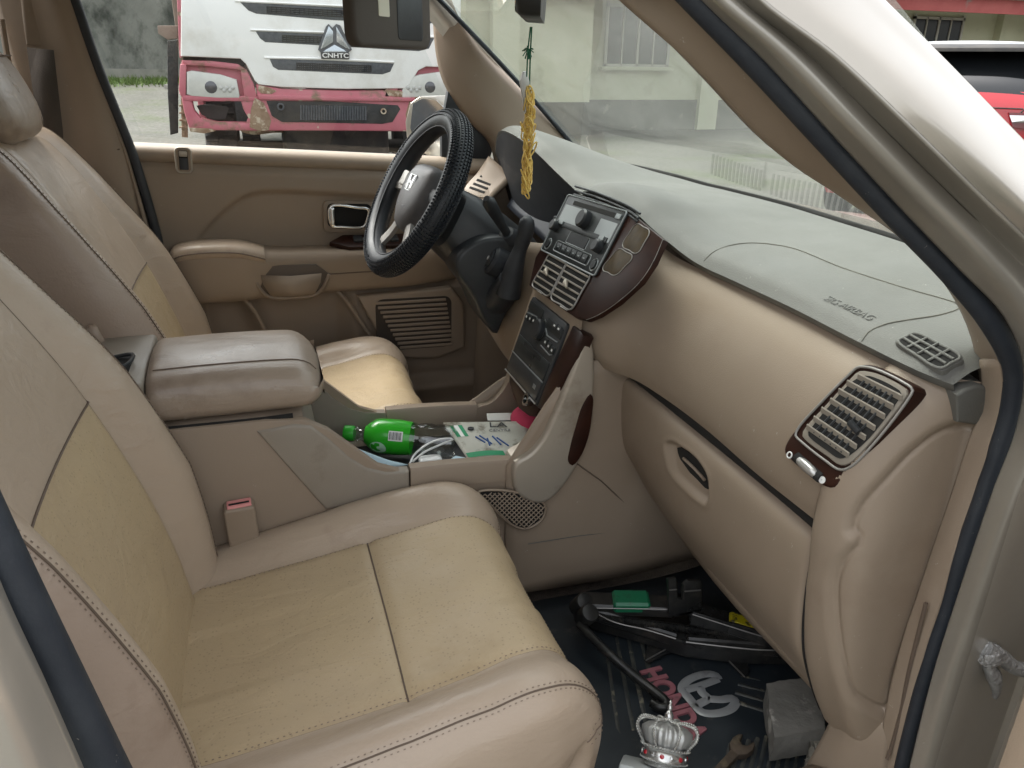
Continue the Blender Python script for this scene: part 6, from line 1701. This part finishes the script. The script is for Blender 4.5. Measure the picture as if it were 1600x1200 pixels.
# far stained wall with a grass verge
WY = 26
wm = mat('wall_mouldy', (.27, .27, .24), .9, col2=(.13, .135, .12), scale=.8, amount=.35, stain=(.045, .05, .042), sscale=1.1, sthr=(.44, .62), bump=.5, bscale=20, bdist=.02, detail=10, stretch=(1.1, 1, .8))
wall = empty('boundary_wall', None, (-3, WY, .7)); tag(wall, 'mould-stained grey concrete wall at the back of the yard', 'wall')
box('wall_face', (-6, WY + .12, 2.2), (28, .24, 3.4), wm, wall)
box('wall_coping', (-6, WY + .12, 3.96), (28.2, .34, .12), wm, wall, bev=.02)
box('wall_footing', (-6, WY - .04, .85), (28, .1, .5), mat('footing_pale', (.33, .32, .28), .9, col2=(.2, .2, .17), scale=1.5, stain=(.07, .08, .05), sscale=2.2), wall)
gm = MB(); rg = random.Random(5)
for k in range(9000):
    x = rg.uniform(-9, 4.5); y = WY - .15 - abs(rg.gauss(0, .9)) - (.4 * math.sin(x * 1.3) + .3) * rg.random()
    if y < 23.0: continue
    z = gz(x, y); h = rg.uniform(.05, .17) * (1.4 if y > 25.4 else 1); w = rg.uniform(.012, .03); a = rg.uniform(0, 3.14)
    dx, dy = math.cos(a) * w, math.sin(a) * w
    gm.add([(x - dx, y - dy, z), (x + dx, y + dy, z), (x + rg.gauss(0, .05), y + rg.gauss(0, .05), z + h)], [(0, 1, 2)])
tag(gm.build('grass', mat('grass_green', (.07, .13, .02), .7, col2=(.12, .17, .035), scale=3), None, smooth=False), 'low green grass growing along the foot of the stained wall', 'grass', kind='stuff')

# ---- truck facing the car
TY = 6.3
tk = empty('truck', None, (.85, TY + 3, 0))
tag(tk, 'white and pink tipper truck with battered bumper parked facing the driver window', 'truck')
tw = mat('truck_white', (.88, .88, .86), .35, coat=.4, stain=(.66, .64, .58), sscale=2.2, sthr=(.52, .8))
tr_ = mat('truck_pink', (.44, .105, .14), .5, col2=(.50, .17, .20), scale=2.5, stain=(.20, .125, .08), sscale=5, sthr=(.55, .66), bump=.3, bscale=9, bdist=.02)
specks(tr_, (.5, .42, .32), 9, .80, .20)
trust = mat('truck_rust', (.30, .21, .14), .8, col2=(.20, .12, .07), scale=14, stain=(.5, .42, .32), sscale=12, sthr=(.52, .6))
tgrey = mat('grille_grey', (.055, .06, .068), .6, col2=(.10, .105, .115), scale=30)
tdark = mat('truck_black', (.015, .016, .018), .7, col2=(.05, .045, .04), scale=8)
def tp(px, py, d=0): return at(px, py, y=TY) + np.array((0, d, 0))
def tplate(name, qs, d0, th, m, bev=0, parent=tk): return prism(name, [tp(a, b, d0) for a, b in qs], (0, th, 0), m, parent, bev)
cx = .5 * (tp(283, 100)[0] + tp(716, 100)[0]); hwT = tp(716, 100)[0] - cx
print('truck half width', hwT, 'bumper z', tp(400, 205)[2], 'logo z', tp(520, 70)[2])
# cab shell behind the front panels
zc0, zc1 = 1.15, 3.15
cab = []
for z, hw, yo in ((zc0, hwT - .04, .16), (1.6, hwT - .02, .10), (2.0, hwT - .03, .14), (2.75, hwT - .12, .42), (3.05, hwT - .2, .62), (3.12, .3, 1.0)):
    cab.append([(cx + a, TY + yo + b, z) for a, b in cr([(-hw, 1.9), (-hw, .35), (-hw + .12, .06), (-hw + .35, .0), (0, -.03), (hw - .35, .0), (hw - .12, .06), (hw, .35), (hw, 1.9)], 40)])
grid('cab_shell', cab, tw, tk, thick=.02)
grid('cab_rear', [[(cx - hwT, TY + 2.0, zc0), (cx + hwT, TY + 2.0, zc0)], [(cx - hwT + .2, TY + 2.0, 3.1), (cx + hwT - .2, TY + 2.0, 3.1)]], tr_, tk, thick=.02)
grid('cab_windshield', [[(cx + a * hwT, TY + yo + .02 * abs(a), z) for a in np.linspace(-.82, .82, 9)] for z, yo in ((2.02, .07), (2.72, .35))], M['lcd'], tk, thick=.01)
for s in (-1, 1):
    prism('door_window', [(cx + s * (hwT + .0), TY + a, b) for a, b in ((.65, 2.05), (1.6, 2.05), (1.6, 2.7), (.85, 2.7))], (s * .01, 0, 0), M['lcd'], tk)
    prism('cab_step', [(cx + s * (hwT - .06), TY + a, b) for a, b in ((.55, .75), (1.9, .75), (1.9, 1.2), (.55, 1.2))], (-s * .05, 0, 0), tr_, tk, .01)
# white lower front panel with notched outline
wp_ = [(284, -40), (283, 88), (352, 91), (376, 92), (384, 100), (398, 126), (404, 132), (440, 136), (540, 139), (630, 138), (638, 132), (652, 110), (664, 104), (716, 106), (719, -40)]
tplate('front_panel', wp_, -.06, .10, tw, .014)
tplate('corner_panel', [(275, -40), (284, -40), (285, 88), (281, 90)], -.03, .12, tr_, .008)
# slots with mesh
for nm, q in (('grille_slot', [(375, 4), (540, 13), (690, 21), (684, 32), (668, 38), (520, 32), (400, 22), (388, 17)]), ('grille_slot', [(399, 49), (520, 54), (676, 60), (668, 76), (652, 80), (500, 71), (414, 66), (406, 60)]), ('grille_slot', [(421, 92), (500, 94), (614, 99), (608, 112), (596, 116), (500, 112), (434, 109), (426, 104)])):
    g_ = tplate(nm, q, -.064, .02, tgrey, .004)
    mm = MB()
    xs0, xs1 = min(a for a, b in q) + 42, max(a for a, b in q) - 36
    for k in range(34):
        u = xs0 + (xs1 - xs0) * k / 33; v0 = np.interp(u, [q[0][0], q[2][0]], [q[0][1], q[2][1]]) + 4; v1 = v0 + 11
        mm.tube([tp(u, v0, -.067), tp(u, v1, -.067)], .004, 4)
    for k in range(4):
        mm.tube([tp(xs0, np.interp(xs0, [q[0][0], q[2][0]], [q[0][1], q[2][1]]) + 5 + 3 * k, -.067), tp(xs1, np.interp(xs1, [q[0][0], q[2][0]], [q[0][1], q[2][1]]) + 5 + 3 * k, -.067)], .004, 4)
    tag(mm.build('slot_mesh', tdark, tk), kind='stuff')
    tube('slot_lip', [tp(q[0][0] - 8, q[0][1] - 2, -.062), tp(q[1][0], q[1][1] - 2.5, -.066), tp(q[2][0], q[2][1] - 2, -.062)], .010, tw, tk, n=6)
# emblem: triangle of three chrome facets above a name plate
tplate('emblem_back', [(512, 38), (518, 44), (524, 38), (530, 40), (545, 70), (548, 78), (543, 82), (544, 92), (501, 92), (500, 82), (496, 78), (498, 70), (508, 42)], -.085, .02, tgrey, .004)
chm = mat('emblem_chrome', (.50, .54, .58), .22, metal=.8)
tplate('emblem_facet', [(512, 41), (519, 50), (519, 66), (505, 75), (499, 77)], -.092, .012, chm, .003)
tplate('emblem_facet', [(523, 41), (545, 77), (538, 75), (524, 66), (524, 50)], -.092, .012, chm, .003)
tplate('emblem_facet', [(521, 70), (536, 78), (540, 82), (503, 82), (507, 78)], -.092, .012, chm, .003)
tplate('name_plate', [(501, 82), (544, 83), (544, 92), (501, 91)], -.093, .010, tdark, .002)
tff = Fr(tp(522.5, 87.2, -.0935), tp(544, 87.6) - tp(501, 86.8), (0, 0, 1), (0, -1, 0))
tff.text('name_letters', 'CNHTC', 0, 0, .001, .052, M['white'], tk, .004, sx=1.25, bold=.0012)
# pink bumper, one side with head lamp; mirrored to the other side
bumperC = [(396, 130), (440, 137), (540, 140), (632, 139), (660, 140), (668, 150), (668, 180), (658, 203), (640, 205), (520, 203), (404, 203), (392, 198), (390, 170), (400, 150)]
tplate('bumper_center', [(400, 131), (440, 138), (540, 141), (632, 140), (644, 134), (650, 205), (520, 204), (404, 204)], -.05, .14, tr_, .02)
tplate('bumper_recess', [(416, 157), (520, 158), (620, 164), (624, 170), (612, 190), (596, 193), (440, 190), (424, 180)], -.056, .02, tdark, .006)
rb = MB()
for k in range(26):
    u = 470 + 4.0 * k; rb.tube([tp(u, 164 + .05 * k, -.062), tp(u, 187, -.062)], .010, 4)
tag(rb.build('recess_ribs', tgrey, tk), kind='stuff')
for u, v, r in ((438, 166, .030), (597, 173, .026)):
    lathe('tow_ring', [(r * .6, 0), (r * .6, .02), (r, .02), (r * 1.05, .0), (r, -.01)], tp(u, v, -.075), (0, -1, 0), tgrey if u < 500 else trust, tk, 16)
tplate('bumper_ledge', [(402, 147), (520, 150), (646, 152), (646, 158), (520, 157), (404, 155)], -.075, .03, tr_, .008)
tplate('rust_patch', [(398, 152), (412, 160), (424, 188), (420, 203), (404, 204), (390, 198), (392, 170)], -.053, .03, trust, .006)
tplate('rust_patch', [(640, 150), (652, 140), (660, 152), (654, 180), (646, 203), (636, 200), (632, 178)], -.053, .03, trust, .006)
tplate('rust_patch', [(405, 133), (420, 136), (432, 142), (424, 147), (408, 146), (402, 140)], -.053, .03, trust, .004)
tplate('rust_patch', [(600, 140), (622, 141), (636, 146), (628, 152), (606, 150)], -.053, .03, trust, .004)
tplate('rust_patch', [(296, 199), (330, 200), (338, 204), (320, 208), (298, 205)], -.043, .03, trust, .002)
def bumper_side(f):
    Q = lambda L: [(f(a), b) for a, b in L]
    ring_o = [(284, 94), (330, 96), (372, 101), (382, 108), (392, 128), (398, 150), (396, 172), (402, 200), (380, 203), (330, 202), (296, 199), (287, 170), (280, 146)]
    tplate('bumper_corner', Q([(284, 94), (330, 96), (372, 101), (384, 109), (394, 128), (402, 152), (290, 152), (280, 146)]), .0, .12, tr_, .015)
    tplate('bumper_corner', Q([(284, 148), (404, 150), (404, 158), (300, 158), (286, 156)]), -.05, .10, tr_, .012)
    tplate('bumper_corner', Q([(284, 94), (330, 95), (372, 100), (384, 108), (380, 112), (372, 109), (330, 104), (292, 102)]), -.05, .12, tr_, .012)
    tplate('bumper_corner', Q([(282, 100), (292, 100), (291, 150), (283, 150), (280, 140)]), -.05, .12, tr_, .01)
    tplate('bumper_corner', Q([(376, 110), (385, 108), (396, 130), (402, 152), (382, 152), (378, 128)]), -.05, .12, tr_, .01)
    tplate('bumper_corner', Q([(284, 152), (300, 156), (304, 172), (314, 184), (340, 190), (386, 191), (400, 190), (404, 204), (330, 203), (296, 200), (288, 174)]), -.04, .12, tr_, .015)
    tplate('bumper_corner', Q([(376, 156), (404, 156), (404, 196), (384, 193), (388, 184), (380, 170)]), -.04, .12, tr_, .012)
    lampm = mat('lamp_lens', (.62, .62, .58), .25, col2=(.5, .5, .47), scale=8, coat=.5)
    tplate('headlight', Q([(292, 112), (300, 110), (345, 116), (370, 124), (375, 150), (374, 153), (340, 153), (300, 150), (292, 147)]), -.055, .05, lampm, .015)
    lathe('lamp_bulb', [(.0, .0), (.045, .0), (.055, -.006), (.055, -.02)], tp(f(330), 136, -.058), (0, -1, 0), mat('lamp_grey', (.12, .12, .13), .2, metal=.6), tk, 18)
    for k in range(5):
        lathe('lamp_dimple', [(0, .006), (.014, .004), (.018, 0)], tp(f(346 + 4.5 * k), 137 + (k % 2) * 4, -.058), (0, -1, 0), mat('lamp_clear', (.45, .45, .43), .15), tk, 10)
    tplate('fog_tunnel', Q([(306, 166), (318, 164), (356, 168), (357, 172), (352, 187), (330, 188), (314, 180)]), .10, .02, tdark, 0)
bumper_side(lambda a: a)
bumper_side(lambda a: 1001 - a + 40 if False else 716 + 284 - a)
# gap between panel and bumper
tplate('panel_gap', [(286, 88), (376, 91), (384, 100), (380, 104), (340, 98), (286, 96)], .03, .05, tdark, 0)
# running gear: front wheels, axle, chassis, rear double wheels, tipper body
tyre = mat('truck_tyre', (.022, .022, .023), .85, col2=(.05, .048, .044), scale=10, bump=.6, bscale=25, bdist=.02)
def wheel(x, y, w=.30, r=.53):
    o = lathe('wheel', [(.12, -w / 2 + .06), (.27, -w / 2 + .03), (.30, -w / 2), (r - .06, -w / 2), (r - .01, -w / 2 + .04), (r, -w / 4), (r, w / 4), (r - .01, w / 2 - .04), (r - .06, w / 2), (.30, w / 2), (.27, w / 2 - .03), (.12, w / 2 - .06)], (x, y, r), (1, 0, 0), tyre, tk, 36)
    tb = MB()
    for k in range(30):
        a = 2 * math.pi * k / 30
        d = np.array((0, math.cos(a), math.sin(a))); t = np.array((0, -math.sin(a), math.cos(a)))
        for s in (-1, 1):
            tb.box(np.array((x + s * w * .28, y, r)) + d * (r + .004) + t * (.03 * s), (w * .36, .055, .03), [np.array((1, 0, 0)), t, d])
    tag(tb.build('wheel_tread', tyre, tk, smooth=False), kind='stuff')
for s in (-1, 1):
    wheel(cx + s * (hwT - .22), TY + 1.25)
    for yy in (5.6, 6.95):
        wheel(cx + s * (hwT - .16), TY + yy + 1.0, .28); wheel(cx + s * (hwT - .50), TY + yy + 1.0, .28)
tube('axle', [(cx - hwT + .2, TY + 1.25, .53), (cx + hwT - .2, TY + 1.25, .53)], .07, tdark, tk)
tube('exhaust_pipe', cr([tp(380, 205, .5), tp(395, 208, .45), tp(430, 207, .6), tp(470, 212, .9)], 14), .05, trust, tk, n=10)
box('sump', (cx + .1, TY + .9, .62), (1.0, .9, .34), tdark, tk, bev=.05)
for s in (-1, 1):
    box('chassis_rail', (cx + s * .42, TY + 4.6, .95), (.09, 8.2, .28), tdark, tk)
box('fuel_tank', (cx - hwT + .3, TY + 3.2, .85), (.5, 1.2, .5), tgrey, tk, bev=.06)
tbm = mat('tipper_steel', (.20, .15, .12), .75, col2=(.28, .22, .18), scale=3, stain=(.14, .07, .04), sscale=5)
box('tipper_body', (cx, TY + 6.0, 1.95), (2 * hwT + .22, 6.8, 1.3), tbm, tk, bev=.03)
for k in range(9):
    for s in (-1, 1):
        box('body_rib', (cx + s * (hwT + .15), TY + 2.8 + .8 * k, 1.95), (.08, .10, 1.28), tbm, tk, bev=.01)
for a in (-1, 1):
    box('body_upright', (cx + a * (hwT + .03), TY + 2.5, 1.95), (.16, .16, 1.5), tbm, tk, bev=.02)
box('side_latch', tuple(at(266, 136, y=TY + 2.2)), (.12, .04, .05), M['silver'], tk)
prism('mud_flap', [at(a, b, y=TY + 2.1) for a, b in [(261, 64), (277, 62), (278, 120), (278, 208), (266, 211), (262, 150)]], (0, .06, 0), tyre, tk, .01)
prism('mud_guard', [at(a, b, y=TY + 2.3) for a, b in [(246, 40), (278, 40), (277, 60), (262, 62), (247, 52)]], (0, .05, 0), tbm, tk, .005)
for u in (280, 285):
    for k in range(4):
        tplate('step_bar', [(274, 168 + 12 * k), (288, 168 + 12 * k), (288, 171 + 12 * k), (274, 171 + 12 * k)], .45 + (u - 280) * .02, .04, trust, 0) if u == 280 else None
tube('step_post', [tp(281, 140, .5), tp(283, 222, .5)], .03, trust, tk, n=6)

# ---- pale building seen through the windshield
BY = 15.0
bd_ = empty('yard_building', None, (12, BY, 0)); tag(bd_, 'pale yellow-green single storey building with red fascia and dark plinth', 'building')
pm = mat('wall_pale', (.64, .64, .47), .85, col2=(.58, .58, .42), scale=1.2, amount=.3, stain=(.38, .39, .27), sscale=1.3, sthr=(.55, .8))
pl = mat('plinth_dark', (.085, .09, .075), .85, col2=(.13, .13, .105), scale=2, stain=(.24, .23, .19), sscale=3, sthr=(.6, .68), bump=.3, bscale=20)
fm_ = mat('fascia_red', (.34, .06, .055), .6, col2=(.42, .10, .09), scale=2, stain=(.25, .2, .18), sscale=3, sthr=(.62, .75))
BX0, BX1, BX2 = 4.3, 7.0, 27
box('wall', ((BX0 + BX1) / 2, BY - .2 + 2, 1.75), (BX1 - BX0, 4, 3.5), pm, bd_)
box('wall', ((BX1 + BX2) / 2, BY + 1.0 + 2, 1.75), (BX2 - BX1, 4, 3.5), pm, bd_)
box('plinth', ((BX0 + BX1) / 2, BY - .25 + 2, .33), (BX1 - BX0 + .06, 4.1, .66), pl, bd_)
box('plinth', ((BX1 + BX2) / 2, BY + .95 + 2, .33), (BX2 - BX1, 4.1, .66), pl, bd_)
box('pier', (5.05, BY - .33, 1.75), (.55, .3, 3.5), pm, bd_)  # pier added for tone changes that reflections make in the windshield
box('fascia', (15, BY - .5, 2.80), (24, .06, .30), fm_, bd_)
zz = np.linspace(0, 24, 241)
grid('roof_sheet', [[(3 + x, y, z + .03 * math.cos(x * 2 * math.pi / .25)) for y, z in ((BY - .7, 2.98), (BY + 5, 4.1))] for x in np.linspace(0, 24, 480)], mat('roof_tin', (.42, .42, .42), .45, metal=.5, stain=(.25, .15, .1), sscale=2), bd_)
wgl = mat('window_dark', (.02, .025, .03), .15, coat=.3)
wfm_ = mat('window_white', (.50, .48, .42), .5)
for wx in (8.6, 12.4, 17.0, 21.4):
    box('window', (wx, BY + .97, 2.0), (1.5, .08, 1.2), wgl, bd_)
    for a, b, c, d in ((0, .66, 1.62, .06), (0, -.66, 1.62, .06), (-.78, 0, .06, 1.38), (.78, 0, .06, 1.38), (0, 0, .05, 1.3), (-.39, 0, .03, 1.3), (.39, 0, .03, 1.3)):
        box('window_bar', (wx + a, BY + .93, 2.0 + b * .92), (c, .06, d), wfm_, bd_)
    box('window_sill', (wx, BY + .90, 1.33), (1.8, .2, .08), pm, bd_, bev=.01)
for px_ in (10.5, 14.7, 19.2):
    box('pier', (px_, BY + .9, 1.75), (.5, .24, 3.5), pm, bd_)

# ---- red car parked beyond the front wing
rc_ = empty('red_car', None, (6.2, 4.7, 0)); tag(rc_, 'glossy red hatchback with dark rear window and roof spoiler parked by the building', 'car')
redp = mat('red_paint', (.40, .012, .02), .22, coat=1.0)
hdg = np.array((.80, .60, 0)); hdg /= np.linalg.norm(hdg); lat = np.array((-hdg[1], hdg[0], 0))
RO = at(1468, 170, y=4.2); RO = np.array((RO[0], RO[1], 0))
def rp(l, w, z): return RO + hdg * l + lat * w + np.array((0, 0, z))
def rsec(l, hw, zs):
    return [rp(l, a * hw, z) for a, z in zs]
body = []
for l, hw, zt, zb in ((.0, .80, 1.12, .45), (.05, .90, 1.22, .30), (.4, .96, 1.22, .25), (1.2, .97, 1.16, .25), (2.6, .97, 1.06, .25), (3.4, .95, 1.0, .25), (4.1, .88, .88, .28), (4.35, .70, .75, .40)):
    body.append([rp(l, a * hw, b) for a, b in cr([(-.90, zb), (-1.0, zb + .2), (-1.0, zt - .25), (-.93, zt - .03), (-.7, zt), (0, zt + .02), (.7, zt), (.93, zt - .03), (1.0, zt - .25), (1.0, zb + .2), (.90, zb)], 40)])
grid('body_shell', body, redp, rc_, cv=True, caps=True, angle=60)
cabn = []
for l, hw, zt in ((.04, .74, 1.22), (.12, .74, 1.30), (.26, .72, 1.45), (.40, .70, 1.545), (.8, .70, 1.60), (1.6, .70, 1.62), (2.1, .68, 1.58), (2.5, .70, 1.38), (3.0, .74, 1.06)):
    cabn.append([rp(l, a * hw, b) for a, b in cr([(-1.12, 1.02), (-1.06, 1.02 + (zt - 1.02) * .5), (-.96, zt - .05), (-.7, zt), (0, zt + .015), (.7, zt), (.96, zt - .05), (1.06, 1.02 + (zt - 1.02) * .5), (1.12, 1.02)], 36)])
grid('glasshouse', cabn, M['lcd'], rc_, caps=True, angle=60)
roofm = mat('roof_gloss', (.30, .31, .33), .08, metal=.6, coat=1)
grid('roof_panel', [[rp(l, a, z + .012 - .03 * (a / .7) ** 2) for a in np.linspace(-.66, .66, 14)] for l, z in ((.36, 1.57), (.8, 1.615), (1.6, 1.635), (2.1, 1.60))], roofm, rc_, thick=.01)
prism('roof_spoiler', [rp(.14, -.60, 1.555), rp(.14, .60, 1.555), rp(.40, .66, 1.59), rp(.40, -.66, 1.59)], (0, 0, -.03), tdark, rc_, .008)
for s in (-1, 1):
    prism('rear_lamp', [rp(-.02 + .0, s * .50, 1.07), rp(.02, s * .86, 1.07), rp(.30, s * .965, 1.05), rp(.30, s * .965, .94), rp(.02, s * .87, .93), rp(-.03, s * .55, .96)], tuple(-hdg * .02 + lat * s * .012), mat('lamp_smoked', (.10, .012, .015), .15, coat=.6), rc_, .004)
    prism('lamp_clear', [rp(-.03, s * .52, 1.05), rp(.0, s * .80, 1.055), rp(.0, s * .80, 1.01), rp(-.04, s * .55, 1.0)], tuple(-hdg * .02), M['chrome'], rc_)
    tube('shut_line', cr([rp(.05, s * .72, 1.225), rp(-.005, s * .68, 1.17), rp(-.012, s * .58, 1.05), rp(-.02, s * .56, .6)], 20), .006, tdark, rc_, n=5)
    for l in (.85, 3.45):
        lathe('wheel', [(.05, .0), (.24, .01), (.27, -.02), (.33, -.01), (.345, -.06), (.345, -.2), (.3, -.22), (.1, -.2)], rp(l, s * .96, .345), tuple(lat * s), tyre, rc_, 28)
tube('tailgate_line', [rp(-.012, a, 1.10) for a in np.linspace(-.6, .6, 8)], .006, tdark, rc_, n=5)
box('rear_plate', rp(-.035, 0, .78), (.02, .5, .12), M['white'], rc_, [hdg, lat, np.array((0, 0, 1))], .004)
tube('rear_wiper', [rp(.02, .0, 1.24), rp(.06, .18, 1.28), rp(.10, .34, 1.32)], .008, tdark, rc_, n=6)
